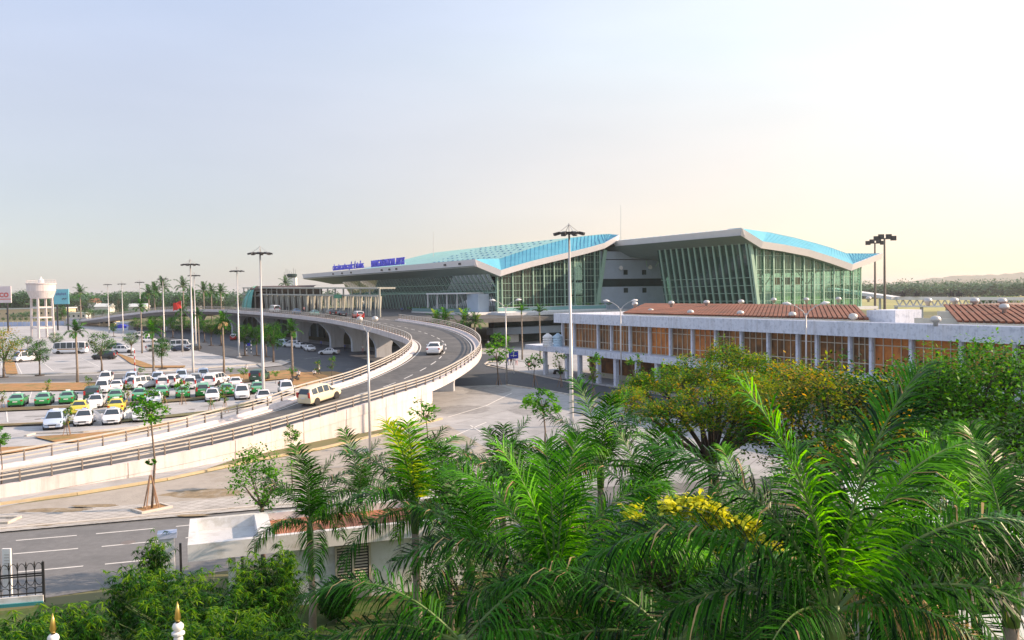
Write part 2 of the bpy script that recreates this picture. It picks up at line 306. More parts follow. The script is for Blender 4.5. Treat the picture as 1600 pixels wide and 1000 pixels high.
for n_, (x, y, rx, ry, m_) in enumerate([(320, 771, 2.6, 1.2, 'dirt_patch'), (90, 797, 2.2, .5, 'dirt_patch'), (150, 790, 1.4, .35, 'dirt_patch'), (720, 640, 3.5, 3.5, 'stain_patch'), (760, 610, 3, 5, 'stain_patch'), (830, 640, 2, 4, 'stain_patch'), (690, 700, 3, 1.6, 'stain_patch'), (95, 668, 1.0, .9, 'stain_patch'), (150, 664, .9, .8, 'stain_patch'), (205, 661, .9, .8, 'stain_patch'), (60, 650, 1.5, .6, 'stain_patch'), (330, 634, 1.2, 1.2, 'stain_patch'), (120, 575, 2.5, 3, 'stain_patch'), (200, 566, 2.5, 4, 'stain_patch'), (330, 575, 2.5, 2, 'stain_patch'), (60, 820, .8, .35, 'dirt_patch'), (300, 805, 1.0, .25, 'dirt_patch')]):
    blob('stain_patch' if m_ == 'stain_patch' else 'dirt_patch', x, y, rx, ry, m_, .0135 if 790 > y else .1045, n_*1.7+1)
for x, y in ((200, 848), (470, 812), (700, 670), (60, 655), (300, 640)):
    c = at(x, y); MB().lathe([(.36, 0), (.36, .006)], 20, (c.x, c.y, .019)).obj('manhole_cover', M['rail_post'])['kind'] = 'structure'
# painted markings
mk = MB()
def dash(a, b, w=.13, z=.020):
    A = at(*a); B = at(*b); A.z = B.z = z; d = (B-A).normalized(); n_ = Vector((-d.y, d.x, 0))*w/2
    mk.poly([A-n_, B-n_, B+n_, A+n_])
for a, b in [((25,845),(120,837)),((150,834.5),(242,826)),((20,866),(122,857.5)),((159,854.5),(250,845.5)),((27,894.5),(130,885)),((164,882),(255,873)),((297,868),(350,863)),
             ((-95,855),(-10,848)),((-100,878),(-12,869)),((-110,909),(-5,898)),((275,823),(370,814)),((290,841),(380,833)),((400,829),(500,820)),((400,811),(500,802)),((1000,776),(1080,770)),((1080,790),(1180,783))]: dash(a, b)
for a, b in [((-420, 908), (0, 833)), ((0, 833), (400, 798)), ((400, 798), (900, 765))]: dash(a, b, .12)
for i in range(9): dash((170+i*27+0, 553+i*1.0), (195+i*30, 566+i*.8), .12, .010)
for a, b in [((128, 560), (155, 573)), ((66, 566), (84, 580)), ((20, 555), (34, 584)), ((0, 560), (6, 584)), ((445, 569), (460, 567)), ((475, 561), (500, 558)), ((540, 577), (575, 575)), ((10, 641), (12, 660)),
             ((560, 545), (590, 549)), ((440, 528), (470, 531))]: dash(a, b, .14, .022)
for a, b in [((700, 652), (760, 634)), ((760, 634), (800, 614)), ((735, 665), (790, 700)), ((330, 553), (355, 560)), ((355, 560), (405, 567)), ((690, 690), (760, 660)), ((960, 740), (1060, 733)), ((970, 690), (1000, 650))]: dash(a, b, .15, .022)
for i in range(12):
    x = 20+i*30; dash((x, 612-i*1.2), (x-7, 636-i*1.6), .10, .010)
tag(mk.obj('road_markings', M['paint'], fix=False), kind='structure')
# distant hills
for i, (x0, x1, D, h, s) in enumerate([(1380, 1900, 5200, 150, 1), (-200, 420, 6000, 60, 2), (1500, 2100, 4200, 90, 3)]):
    mb = MB(); n = 60; rw = []
    for k in range(n+1):
        px = x0+(x1-x0)*k/n; X = (px-800)/FPX*D; e = math.sin(math.pi*k/n)**.6*(h*(.55+.6*noise.noise(Vector((k*.13, s*7, 0)))+.15*noise.noise(Vector((k*.5, s*3, 0)))))
        rw.append((X, max(1, e)))
    vs = []; 
    for X, e in rw: vs += [(X, D-500, -2), (X, D-220, e*.55), (X, D, e), (X, D+700, -2)]
    fs = [(4*k+j, 4*k+4+j, 4*k+5+j, 4*k+1+j) for k in range(n) for j in range(3)]
    tag(mb.add(vs, fs).obj('hills', M['ground'], smooth=True), kind='structure')
tag(MB().poly([Vector((x, y, .03)) for x, y in ((180, 420), (1500, 420), (2600, 1300), (300, 1300))]).obj('airfield_grass', material('airfield_grass', (.34,.32,.12), .95, var=.2, vs=.01, stain=(.20,.24,.08), sscale=.006), fix=False), kind='structure')

# ------------------------------------------------------------------ overpass
CTRL = [(-47, 47.5, .25, 7.4), (-35.86, 57.33, .78, 7.5), (-26.55, 67.59, 1.34, 8.46), (-20.57, 77.62, 2.03, 9.01), (-16.44, 84.14, 2.87, 10.3), (-12.2, 93.68, 3.6, 10), (-9.2, 110.42, 4.75, 9.85), (-10.2, 129.99, 5.68, 10.26), (-16.25, 151.27, 6.51, 13.1), (-25.91, 175.56, 7.13, 13.7), (-38.14, 202.9, 7.53, 13.49), (-53.64, 232.13, 7.88, 13.2), (-72.06, 262.2, 8.29, 13.0), (-93.13, 292.05, 8.66, 12.83), (-117.46, 319.88, 8.51, 12.78), (-139.66, 348.83, 7.52, 12.71), (-170, 385, 5.4, 12), (-205, 425, 2.6, 12), (-240, 462, .3, 12)]
def catmull(P, n):
    P = [Vector(p) for p in P]; P = [P[0]*2-P[1]]+P+[P[-1]*2-P[-2]]; o = []
    for i in range(1, len(P)-2):
        for k in range(n):
            t = k/n; a, b, c, d = P[i-1:i+3]
            o.append(.5*((2*b)+(-a+c)*t+(2*a-5*b+4*c-d)*t*t+(-a+3*b-3*c+d)*t**3))
    o.append(P[-2]); return o
st = catmull([Vector(c) for c in CTRL], 10)
cl = []
for i, p in enumerate(st):
    d = (st[min(i+1, len(st)-1)]-st[max(i-1, 0)]); d = Vector((d.x, d.y, 0)).normalized()
    cl.append((Vector((p.x, p.y, p.z)), Vector((d.y, -d.x, 0)), p.w))   # right normal = outer side
def off(i, s, dz=0):      # s in metres from centreline (+outer)
    p, n_, w = cl[i]; return p+n_*s+Vector((0, 0, dz))
nC = len(cl)
def sweep(prof, i0=0, i1=None):      # prof(i) -> closed cross section list of (s,dz)
    i1 = nC-1 if i1 is None else i1; mb = MB(); pr = [[off(i, s, z) for s, z in prof(i)] for i in range(i0, i1+1)]; k = len(pr[0])
    vs = [v for r_ in pr for v in r_]; L = len(pr)
    fs = [(i*k+j, i*k+(j+1)%k, (i+1)*k+(j+1)%k, (i+1)*k+j) for i in range(L-1) for j in range(k)]
    fs += [tuple(range(k))[::-1], tuple((L-1)*k+j for j in range(k))]
    return mb.add(vs, fs)
over = thing('overpass', 'long curved elevated road ramp in pale concrete that sweeps up to the terminal', 'overpass')
# index where ramp leaves its solid abutment (x~672 px)
iA = min(range(nC), key=lambda i: (off(i, cl[i][2]/2).xy-Vector((at(672, 640).x, at(672, 640).y))).length if i < 80 else 1e9)
def pxof(P):
    v = CM.transposed() @ (P-Vector((0, 0, CAMH))); return 800+FPX*v.x/-v.z
iA = min(range(20, 80), key=lambda i: abs(pxof(off(i, cl[i][2]/2))-672) if cl[i][0].y < 115 else 1e9)
iCut = min(range(80, 140), key=lambda i: abs(pxof(off(i, cl[i][2]/2))-627)); print('iA', iA, cl[iA][0], 'iCut', iCut, cl[iCut][0])
iB = min(range(120, nC), key=lambda i: abs(cl[i][0].z-3.0) if cl[i][0].y > 360 else 1e9)
RD = -.38    # road surface below parapet top
def zg(i): return -cl[i][0].z-.2
sweep(lambda i: [(-cl[i][2]/2+.05, zg(i)), (-cl[i][2]/2+.05, RD-.02), (cl[i][2]/2-.05, RD-.02), (cl[i][2]/2-.05, zg(i))], 0, iA).obj('abutment', M['concrete'], over)
sweep(lambda i: [(-cl[i][2]/2+.05, zg(i)), (-cl[i][2]/2+.05, RD-.02), (cl[i][2]/2-.05, RD-.02), (cl[i][2]/2-.05, zg(i))], iB, nC-1).obj('abutment', M['concrete'], over)
sweep(lambda i: [(-cl[i][2]/2+.03, RD-.02), (cl[i][2]/2-.03, RD-.02), (cl[i][2]/2-.03, -.85), (cl[i][2]*.30, -1.55), (cl[i][2]*.24, -2.0), (-cl[i][2]*.24, -2.0), (-cl[i][2]*.30, -1.55), (-cl[i][2]/2+.03, -.85)], iA, iB).obj('deck', M['concrete'], over)
tag(sweep(lambda i: [(-cl[i][2]/2+1.05, RD), (cl[i][2]/2-1.05, RD), (cl[i][2]/2-1.05, RD-.03), (-cl[i][2]/2+1.05, RD-.03)]).obj('road_surface', M['asphalt_deck'], over))
for s in (-1, 1):
    sweep(lambda i: [(s*(cl[i][2]/2), -.9), (s*(cl[i][2]/2), 0), (s*(cl[i][2]/2-.32), 0), (s*(cl[i][2]/2-.45), RD+.14), (s*(cl[i][2]/2-1.02), RD+.12), (s*(cl[i][2]/2-1.06), RD-.03), (s*(cl[i][2]/2-.2), RD-.05), (s*(cl[i][2]/2-.2), -.9)], 0, nC-1 if s < 0 else iCut).obj('parapet', M['concrete'], over)
for k in range(4, iA, 6):
    a = off(k, cl[k][2]/2+.004); MB().beam((a.x, a.y, 0), (a.x, a.y, cl[k][0].z-.02), .03, .03).obj('wall_joint', M['rail_post'], over)
# lane marking on the ramp
lm = MB(); acc = 0
for i in range(nC-1):
    for s in (-1, 1):
        w0 = cl[i][2]/2-1.35; w1 = cl[i+1][2]/2-1.35
        lm.poly([off(i, s*w0, RD+.006), off(i, s*(w0-.12), RD+.006), off(i+1, s*(w1-.12), RD+.006), off(i+1, s*w1, RD+.006)])
for i in range(nC-1):
    a = off(i, 0, RD+.006); b = off(i+1, 0, RD+.006); L = (b-a).length; d = (b-a)/L; n_ = cl[i][1]*.07; k = 0.
    while k < L:
        if (acc+k) % 5.0 < 2.6: 
            e = min(L, k+.4); lm.poly([a+d*k-n_, a+d*e-n_, a+d*e+n_, a+d*k+n_])
        k += .4
    acc += L
tag(lm.obj('lane_marking', M['paint'], over, fix=False))
# railings
for s in (-1, 1):
    rb = MB(); sd_ = s*1.
    iE = nC-1 if s < 0 else iCut
    for dz, w, h in ((.88, .14, .11), (.60, .07, .085), (.33, .07, .085)):
        for i in range(iE): rb.beam(off(i, s*(cl[i][2]/2-.15), dz), off(i+1, s*(cl[i+1][2]/2-.15), dz), w, h)
    rail = rb.obj('railing', M['rail'], over)
    rail['label'] = 'railing along the inner edge of the curve' if s < 0 else 'railing along the outer edge of the curve'
    posts = []; acc = 0.; 
    for i in range(iE):
        a = off(i, s*(cl[i][2]/2-.15)); b = off(i+1, s*(cl[i+1][2]/2-.15)); L = (b-a).length
        while acc < L: posts.append((a+(b-a)*(acc/L), (b-a).normalized())); acc += 1.9
        acc -= L
    posts.sort(key=lambda q: q[0].y)
    rest = MB(); pm = None
    for k, (p, d) in enumerate(posts):
        if k < 95:
            if pm is None: pm = MB().extr([(-.09, -.04, 0), (.09, -.04, 0), (.06, -.04, .84), (-.03, -.04, .84)], (0, .08, 0)).mesh('railing_post', M['rail_post'])
            child('railing_post', pm, rail, p, (0, 0, math.atan2(d.y, d.x)+math.pi/2))
        else: rest.beam(p, p+Vector((0, 0, .84)), .08, .12)
    tag(rest.obj('railing_post', M['rail_post'], rail), kind='stuff')
# piers: flared Y-shaped columns
def pier(i, back=0):
    p, n_, w = cl[i]; zt = p.z-1.9; mb = MB(); t = Vector((-n_.y, n_.x, 0))
    prof = []
    for k in range(9):
        u = k/8; z = -.2+(zt+.2)*u; half = 1.55+max(0, (u-.35)/.65)**2.2*(w*.28-1.2); prof.append((half, z))
    L = [p*1+n_*(-h) for h, z in prof]
    pts = [Vector((p.x, p.y, 0))-n_*h+Vector((0, 0, z)) for h, z in prof]+[Vector((p.x, p.y, 0))+n_*h+Vector((0, 0, z)) for h, z in prof[::-1]]
    mb.extr([q-t*.7 for q in pts], t*1.4); return mb.obj('pier', M['concrete_grey'], over)
def near_i(x, y): return min(range(nC), key=lambda i: (cl[i][0].xy-Vector((x, y))).length)
for (x, y) in ((-8.8, 112), (-11, 133), (-18, 155), (-26, 176), (-34.6, 194), (-43, 213), (-57, 240), (-73, 264), (-91, 289), (-112, 314), (-133, 340)): pier(near_i(x, y))
# terminal-side slab that joins the ramp to the departures forecourt
# ------------------------------------------------------------------ terminal
A0 = at(777, 481.9, 8.6); GA = math.atan2(.507, .862); GU = Vector((math.cos(GA), math.sin(GA), 0)); GV = Vector((-GU.y, GU.x, 0))
def onv(px, py, v):
    d = ray(px, py); o = Vector((0, 0, CAMH)); t = ((A0-o).dot(GV)+v)/d.dot(GV); P = o+d*t-A0; return (P.dot(GU), v, P.z+A0.z)
def onu(px, py, u):
    d = ray(px, py); o = Vector((0, 0, CAMH)); t = ((A0-o).dot(GU)+u)/d.dot(GU); P = o+d*t-A0; return (u, P.dot(GV), P.z+A0.z)
def loc2(px, py, z):
    P = at(px, py, z)-A0; return (P.dot(GU), P.dot(GV), z)
M['roof_cyan'] = material('roof_cyan', (.10,.38,.52), .6, .0, var=.08, vs=.3, spec=.25, stain=(.12,.40,.54), sscale=.15)
M['roof_pale'] = material('roof_pale', (.27,.49,.52), .55, .0, var=.06, vs=.3, spec=.3, stain=(.28,.52,.54), sscale=.2)
M['fascia'] = material('fascia', (.80,.79,.82), .5, .0, var=.03, vs=.5)
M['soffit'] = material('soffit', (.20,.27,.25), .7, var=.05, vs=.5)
M['term_grey'] = material('term_grey', (.36,.44,.54), .7, var=.06, vs=.5, stain=(.32,.40,.50), sscale=.4)
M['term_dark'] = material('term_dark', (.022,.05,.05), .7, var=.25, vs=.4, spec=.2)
M['steel_green'] = material('steel_green', (.30,.47,.38), .5, .1, var=.08, vs=1)
M['glass_dark'] = glassmat('glass_dark', (.26,.46,.40), .035, .05, .34, (.06,.13,.115))
M['glass_clear'] = glassmat('glass_clear', (.60,.86,.74), .03, .04, .14, (.14,.32,.25))
M['guard_glass'] = glassmat('guard_glass', (.5,.8,.8), .15, .08, .6, (.32,.62,.64))
term = thing('terminal_building', 'large glass airport terminal with wavy cyan roof and blue letters on its edge', 'airport terminal', (A0.x, A0.y, 0), GA)
VN, VF, V2, VB = -2., 137., -47.4, 30.
def vend(u, v1): return v1 if v1 < 100 else max(95, 137-(u+7.1)*2.0)       # near end of the left roof, far end, near end of the right roof, back
# rim (fascia top) profiles
rimL = [(-7.1, 20.7)] + [(q[0], q[2]) for q in (onv(783, 422, VN), onv(800, 416.5, VN), onv(830, 408, VN), onv(863, 400, VN), onv(891, 393.5, VN), onv(920, 386.5, VN), onv(946, 379, VN), onv(968, 367, VN))]
mainL = [(-3.0, 20.9)] + [(q[0], q[2]) for q in (onv(781, 404, VN+8), onv(800, 397.5, VN+8), onv(830, 388, VN+8), onv(863, 379, VN+8), onv(891, 372, VN+8), onv(920, 368.5, VN+8), onv(940, 366.5, VN+8), onv(955, 366, VN+8))]
rimR = [(36.1, 25.9)] + [(q[0], q[2]) for q in (onv(1192, 377, V2), onv(1225, 382, V2), onv(1265, 390, V2), onv(1300, 401, V2), onv(1333, 413, V2), onv(1380, 395, V2))]
mainR = [(38.5, 26.2)] + [(q[0], q[2]) for q in (onv(1200, 363, V2+7), onv(1240, 371.5, V2+7), onv(1275, 380.5, V2+7), onv(1300, 388, V2+7), onv(1322, 396, V2+7), onv(1371, 396.5, V2+7))]
def roof(rim, mn, v0, vi, v1, back_u, name):
    b = MB(); n = len(rim)
    # border band between fascia and main roof
    band = MB(); 
    for i in range(n-1): band.poly([(rim[i][0], v0, rim[i][1]), (rim[i+1][0], v0, rim[i+1][1]), (mn[i+1][0], vi, mn[i+1][1]), (mn[i][0], vi, mn[i][1])])
    for i in range(n-1):
        L_ = rim[i+1][0]-rim[i][0]; q_ = max(1, int(L_/1.1))
        for k in range(q_):
            t = k/q_; a = Vector((rim[i][0]+L_*t, v0+.3, rim[i][1]+(rim[i+1][1]-rim[i][1])*t+.1)); c = Vector((mn[i][0]+(mn[i+1][0]-mn[i][0])*t, vi, mn[i][1]+(mn[i+1][1]-mn[i][1])*t+.05)); band.beam(a, c, .09, .12)
    bo = band.obj('roof_border', M['roof_cyan'], term, smooth=False)
    mnp = MB(); K = 14
    for i in range(n-1):
        for k in range(K):
            A_ = [vi+(vend(mn[q][0], v1)-vi)*kk/K for q in (i, i+1) for kk in (k, k+1)]
            mnp.poly([(mn[i][0], A_[0], mn[i][1]), (mn[i+1][0], A_[2], mn[i+1][1]), (mn[i+1][0], A_[3], mn[i+1][1]), (mn[i][0], A_[1], mn[i][1])])
    # standing seams across the slope
    for k in range(int((min(v1, 95)-vi)/2.4)):
        vv_ = vi+k*2.4
        for i in range(n-1): mnp.beam((mn[i][0], vv_, mn[i][1]+.04), (mn[i+1][0], vv_, mn[i+1][1]+.04), .12, .14)
    mnp.obj('roof', M['roof_pale'], term)
    # fascia along the gable
    f = MB()
    for i in range(n-1):
        (u0, z0), (u1, z1) = rim[i], rim[i+1]; h0 = 1.55; h1 = 1.55
        f.add([(u0, v0, z0), (u1, v0, z1), (u1, v0+.5, z1-h1), (u0, v0+.5, z0-h0), (u0, v0+.6, z0+.02), (u1, v0+.6, z1+.02)], [(0, 1, 2, 3), (0, 4, 5, 1), (3, 2, 5, 4)])
        k = max(1, int((u1-u0)/1.6))
    f.obj('fascia', M['fascia'], term)
    # underside
    s = MB()
    for i in range(n-1):
        (u0, z0), (u1, z1) = rim[i], rim[i+1]
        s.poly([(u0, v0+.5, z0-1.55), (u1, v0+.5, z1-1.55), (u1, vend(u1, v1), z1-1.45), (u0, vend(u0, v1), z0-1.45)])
    s.obj('soffit', M['soffit'], term, fix=False)
    bk = MB(); 
    for i in range(n-1): bk.poly([(rim[i][0], vend(rim[i][0], v1), rim[i][1]-1.5), (rim[i+1][0], vend(rim[i+1][0], v1), rim[i+1][1]-1.5), (mn[i+1][0], vend(mn[i+1][0], v1), mn[i+1][1]), (mn[i][0], vend(mn[i][0], v1), mn[i][1])])
    bk.obj('fascia', M['fascia'], term)
roof(rimL, mainL, VN, VN+8, VF, 0, 'left'); roof(rimR, mainR, V2, V2+7, VB, 0, 'right')
# long front fascia of the left roof (tip), with the canopy lip
f = MB(); f.add([(-7.1, VN, 20.7), (-7.1, VF, 20.7), (-6.6, VF, 18.9), (-6.6, VN, 18.9), (-3.0, VN+8, 20.9), (-3.0, vend(-3, VF), 20.9)], [(0, 1, 2, 3), (0, 1, 5, 4)])
f.obj('fascia', M['fascia'], term)
s = MB(); s.poly([(-6.6, VN+.5, 18.9), (-6.6, VF, 18.9), (.9, vend(.9, VF), 16.6), (.9, VN+.5, 16.6)]); s.obj('soffit', M['soffit'], term, fix=False)
# ridge fascia of the right roof: long lip facing left
f = MB(); f.add([(36.1, V2, 25.9), (36.1, VN+2, 25.9), (36.9, VN+2, 24.1), (36.9, V2, 24.1), (38.5, V2+7, 26.2), (38.5, VN+2, 26.2)], [(0, 1, 2, 3), (0, 1, 5, 4)])
f.obj('fascia', M['fascia'], term)
s = MB(); s.poly([(36.9, V2+.4, 24.1), (36.9, VN+40, 24.1), (42, VN+40, 23.0), (42, V2+.4, 23.0)]); s.obj('soffit', M['soffit'], term, fix=False)
# skylight rows on the roof
vm = None
def mz(mn, u):
    for (a, za), (b_, zb) in zip(mn[:-1], mn[1:]):
        if a <= u <= b_: return za+(zb-za)*(u-a)/(b_-a)
    return mn[-1][1]
vent = MB().box((0, 0, .1), (.34, .85, .2)).mesh('roof_skylight', material('skylight', (.12,.28,.46), .4))
for r_, u in enumerate((3, 6.5, 10, 13.5, 17, 21, 25)):
    for k in range(14):
        v = 8+k*3.1+r_*.9
        child('roof_skylight', vent, term, (u, v, mz(mainL, u)), (0, -.12, 0))
# gable glass walls with trussed mullions
FL = 7.6
def zr(rim, u):
    for (a, za), (b_, zb) in zip(rim[:-1], rim[1:]):
        if a <= u <= b_: return za+(zb-za)*(u-a)/(b_-a)
    return rim[-1][1]
def rowwall(us, v, rim, zb, gm, mm, fin, tr, lab, zoff=1.6):
    wl = MB(); us = sorted(us)
    for a, b_ in zip(us[:-1], us[1:]):
        wl.poly([(a, v, zb), (b_, v, zb), (b_, v, zr(rim, b_)-zoff), (a, v, zr(rim, a)-zoff)])
    gw = wl.obj('glass_wall', M[gm], term, fix=False); gw['label'] = lab
    for u in us:
        m_ = MB(); zt = zr(rim, u)-zoff
        m_.beam((u, v-.25, zb), (u, v-.25, zt), fin, .22, up=(0, 1, 0))
        m_.beam((u, v+.55, zb), (u, v+.55, zt), fin*.7, .18, up=(0, 1, 0))
        z = zb+.8
        while z < zt-1: m_.beam((u, v-.2, z), (u, v+.55, z+.5), fin*.8, .10); z += 1.4
        m_.obj('mullion', M[mm], gw)
    for a, b_ in zip(us[:-1], us[1:]):
        for t in (.33, .67):
            u = a+(b_-a)*t; MB().beam((u, v-.04, zb), (u, v-.04, zr(rim, u)-zoff), .07, .08, up=(0, 1, 0)).obj('glazing_bar', M['steel_green'], gw)
    h = MB()
    for z in tr:
        run = [u for u in us if zr(rim, u)-zoff > z]
        if len(run) > 1: 
            for a, b_ in zip(run[:-1], run[1:]): h.beam((a, v-.06, z), (b_, v-.06, z), .1, .10)
    h.obj('transom', M['steel_green'], gw)
    return gw
u1 = [onv(x, 478, .5)[0] for x in (777, 784, 801, 817, 833, 850, 866, 882, 898, 913, 929)]
rowwall(u1+[31.8], .5, rimL, FL, 'glass_dark', 'steel_green', .32, (9.4, 11.2, 13, 14.8, 16.6, 18.4, 20.2, 22), 'dark glazed gable wall under the left roof')
u2 = [onv(x, 472, V2+2)[0] for x in (1181, 1193, 1208, 1224, 1240, 1255.5, 1271, 1286, 1302, 1317, 1332, 1344)]
rowwall(u2, V2+2, rimR, FL, 'glass_clear', 'steel_green', .38, (9.6, 11.4, 13.2, 15.0, 16.8, 20), 'clear glazed gable wall under the right roof')
# raked corner mullions
for a, b_, w in (((30.5, .2, FL), (33.6, .2, 23.5), 1.1), ((42.9, V2+1.8, FL), (40.2, V2+1.8, 23.5), .9)):
    m_ = MB().beam(a, b_, w, .5, up=(0, 1, 0))
    m_.obj('corner_mullion', M['steel_green'], term)
# fluted side wall of the right wing, raked outwards, faces left
gw = MB().poly([(42.7, V2+2, FL), (42.7, -13.5, FL), (39.9, -13.5, 23.4), (39.9, V2+2, 23.4)]).obj('glass_wall', M['glass_dark'], term, fix=False); gw['label'] = 'raked glass wall facing left under the right roof'
for k in range(15):
    v = V2+2.6+k*2.15
    m_ = MB(); m_.beam((42.5, v, FL), (39.7, v, 23.4), .4, .25, up=(1, 0, 0)); m_.beam((43.3, v+.3, FL), (40.6, v+.3, 23.4), .3, .2, up=(1, 0, 0))
    m_.obj('mullion', M['steel_green'], gw)
h = MB()
for z in (9.6, 11.4, 13.2, 15.0): 
    uu = 42.7-(z-FL)/(23.4-FL)*2.8-.1; h.beam((uu, V2+2, z), (uu, -13.5, z), .12, .12)
h.obj('transom', M['steel_green'], gw)
MB().poly([(46.5, V2+6, FL), (46.5, -12, FL), (45, -12, 20.5), (45, V2+6, 20.5)]).obj('inner_wall', material('inner_green', (.06,.13,.10), .7, var=.4, vs=.3, spec=.1), term, fix=False)  # added dark screen, blocks the bright view through the raked glass
# back glass of the right wing and far side
MB().poly([(84, V2+6, 2), (84, 60, 2), (84, 60, 19), (84, V2+6, 19)]).obj('glass_wall', M['glass_clear'], term, fix=False)
# floors
fl = MB(); fl.box((19, 50, FL-.35), (43, 118, .7)); fl.box((62, 20, FL-.35), (42, 134, .7)); fl.obj('floor_slab', M['concrete_grey'], term)
# interior: structural columns and rooms seen through the glass
for k in range(6):
    for u in (50, 66):
        v = V2+8+k*14
        c = MB(); zt = zr(rimR, u)-1.6; c.tube([(u, v, FL), (u, v, zt-5)], .3, 8)
        for a in range(4): c.tube([(u, v, zt-5), (u+3.2*math.cos(a*1.57+.78), v+3.2*math.sin(a*1.57+.78), zt-.2)], .14, 6)
        c.obj('tree_column', M['steel_green'], term)
MB().box((60, V2+22, 9.6), (20, .3, 4)).box((57, V2+22, 12.6), (.3, .3, 2)).obj('partition', M['term_grey'], term)
for k, (x0, c) in enumerate(((1213, 'ad_red'), (1229, 'term_dark'), (1245, 'ad_red'))):
    if 'ad_red' not in M: M['ad_red'] = material('ad_red', (.45,.13,.05), .6, var=.3, vs=.6)
    p0 = onv(x0, 440, V2+3); MB().box((p0[0], V2+3, 14.1), (2.2, .12, 1.9)).obj('advert_panel', M[c], term)
r_ = MB(); r_.box((16, 14, FL+4), (28, .4, 8)); 
r_.box((17, 8, 15.2), (27, 14, .5)); r_.box((17, 8, 11.4), (27, 14, .4)); r_.obj('inner_floor', M['term_dark'], term)
MB().box((20, 16.5, 15), (26, .4, 14)).obj('inner_wall', M['term_dark'], term)
MB().box((1.6, .9, 10.8), (1.4, .4, 5.4)).box((4.6, 1.5, 9.9), (2.6, .5, 4.2)).obj('service_panel', M['steel'], term)
# grey service core between the two roofs
core = MB(); cv = .8
core.box((44, cv+4, 22.1), (23, 8, 2.1)); core.box((44, cv+4.2, 18.3), (23, 8, 5.1)); core.box((44, cv+5, 14.7), (22.6, 8, 2.3)); core.box((44, cv+4.2, 9), (23, 8, 9.2))
co = core.obj('service_core', M['term_grey'], term)
MB().box((44, cv+.9, 14.7), (22.4, .2, 2.2)).obj('window_band', M['term_dark'], co)
for (px_, py_) in ((977.5, 425.5), (1006.5, 425.5), (978, 453.5), (1007, 453.5)):
    p = onv(px_, py_, cv+.1); MB().box((p[0], cv+.12, p[2]), (1.3, .2, 1.3)).obj('window', M['term_dark'], co)
for (px_, py_) in ((970, 419), (1016, 418)):
    p = onv(px_, py_, cv-.3); MB().tube([(p[0], cv+.2, p[2]), (p[0], cv-.5, p[2]+.1)], [.45, .6], 10).obj('vent_cowl', M['white'], co)
for px_ in (975, 984):
    p = onv(px_, 389, cv+2); MB().lathe([(.3, 0), (.3, .6), (.6, .8), (.5, 1.2), (.1, 1.4)], 10, (p[0], cv+2, 23.1)).obj('vent_cowl', M['white'], co)
MB().box((41, 10, 24.2), (11, .4, 2.2)).obj('louvre_screen', material('louvre', (.20,.19,.17), .7), co)
# lower storeys of the gable: balcony with glass guard, grey bands
g_ = MB(); g_.box((15, -1.2, FL-.05), (33, 3.6, .55)); g_.obj('balcony_slab', M['white'], term)
gg = MB().box((15, -2.9, FL+.75), (32.6, .06, .9)).obj('glass_guard', M['guard_glass'], term)
MB().box((15, -2.9, FL+1.24), (32.8, .12, .08)).obj('handrail', M['white'], gg)
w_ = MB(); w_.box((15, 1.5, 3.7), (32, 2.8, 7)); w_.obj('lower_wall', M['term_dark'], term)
for z, h_, du in ((6.0, 1.1, 0), (3.0, 1.7, 0)):
    MB().box((14+du, -1.4, z), (34, 3.2, h_)).obj('wall_band', M['term_grey'], term)
MB().box((4.5, -.15, 1.6), (2.8, .3, 3.2)).obj('service_door', M['white'], term)
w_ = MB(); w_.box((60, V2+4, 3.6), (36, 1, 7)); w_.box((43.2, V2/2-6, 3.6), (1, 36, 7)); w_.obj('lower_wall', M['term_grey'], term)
# long front wall (departures side)
fw = MB(); fw.poly([(2.2, .8, FL), (2.2, 108, FL), (1.2, 108, 12.6), (1.2, .8, 12.6)]); fw.poly([(1.2, .8, 12.6), (1.2, 108, 12.6), (-1.6, 108, 17.2), (-1.6, .8, 17.2)])
fwo = fw.obj('front_glass_wall', M['glass_dark'], term, fix=False)
for k in range(44):
    v = 1.2+k*2.45; m_ = MB(); m_.beam((1.9, v, FL), (.9, v, 12.6), .16, .2, up=(0, 1, 0)); m_.beam((.9, v, 12.6), (-1.9, v, 17.3), .16, .2, up=(0, 1, 0)); m_.obj('mullion', M['steel_green'], fwo)
MB().beam((.8, .8, 12.6), (.8, 108, 12.6), .5, .35).beam((-.4, .8, 14.8), (-.4, 108, 14.8), .1, .12).obj('transom', M['steel_green'], fwo)
MB().box((4, 55, 9), (.3, 106, 3)).obj('inner_wall', M['term_dark'], term)
# grey end pier & planters at the front corner
MB().box((-2.2, 6, 9.6), (3.0, 6, 5.4)).obj('end_wall', M['term_grey'], term)
MB().box((-4.6, 17, FL-.2), (7, 34, .6)).obj('terrace_slab', M['white'], term)
gg2 = MB().box((-8.1, 17, FL+.6), (.08, 33, .9)).obj('glass_guard', M['guard_glass'], term)
MB().box((-2.5, 19, 12.5), (5, 24, .35)).obj('canopy_beam', M['white'], term)
for k in range(5): MB().tube([(-3.5, 9+k*6, FL), (-3.5, 9+k*6, 12.4)], .22, 8).obj('column', M['white'], term)
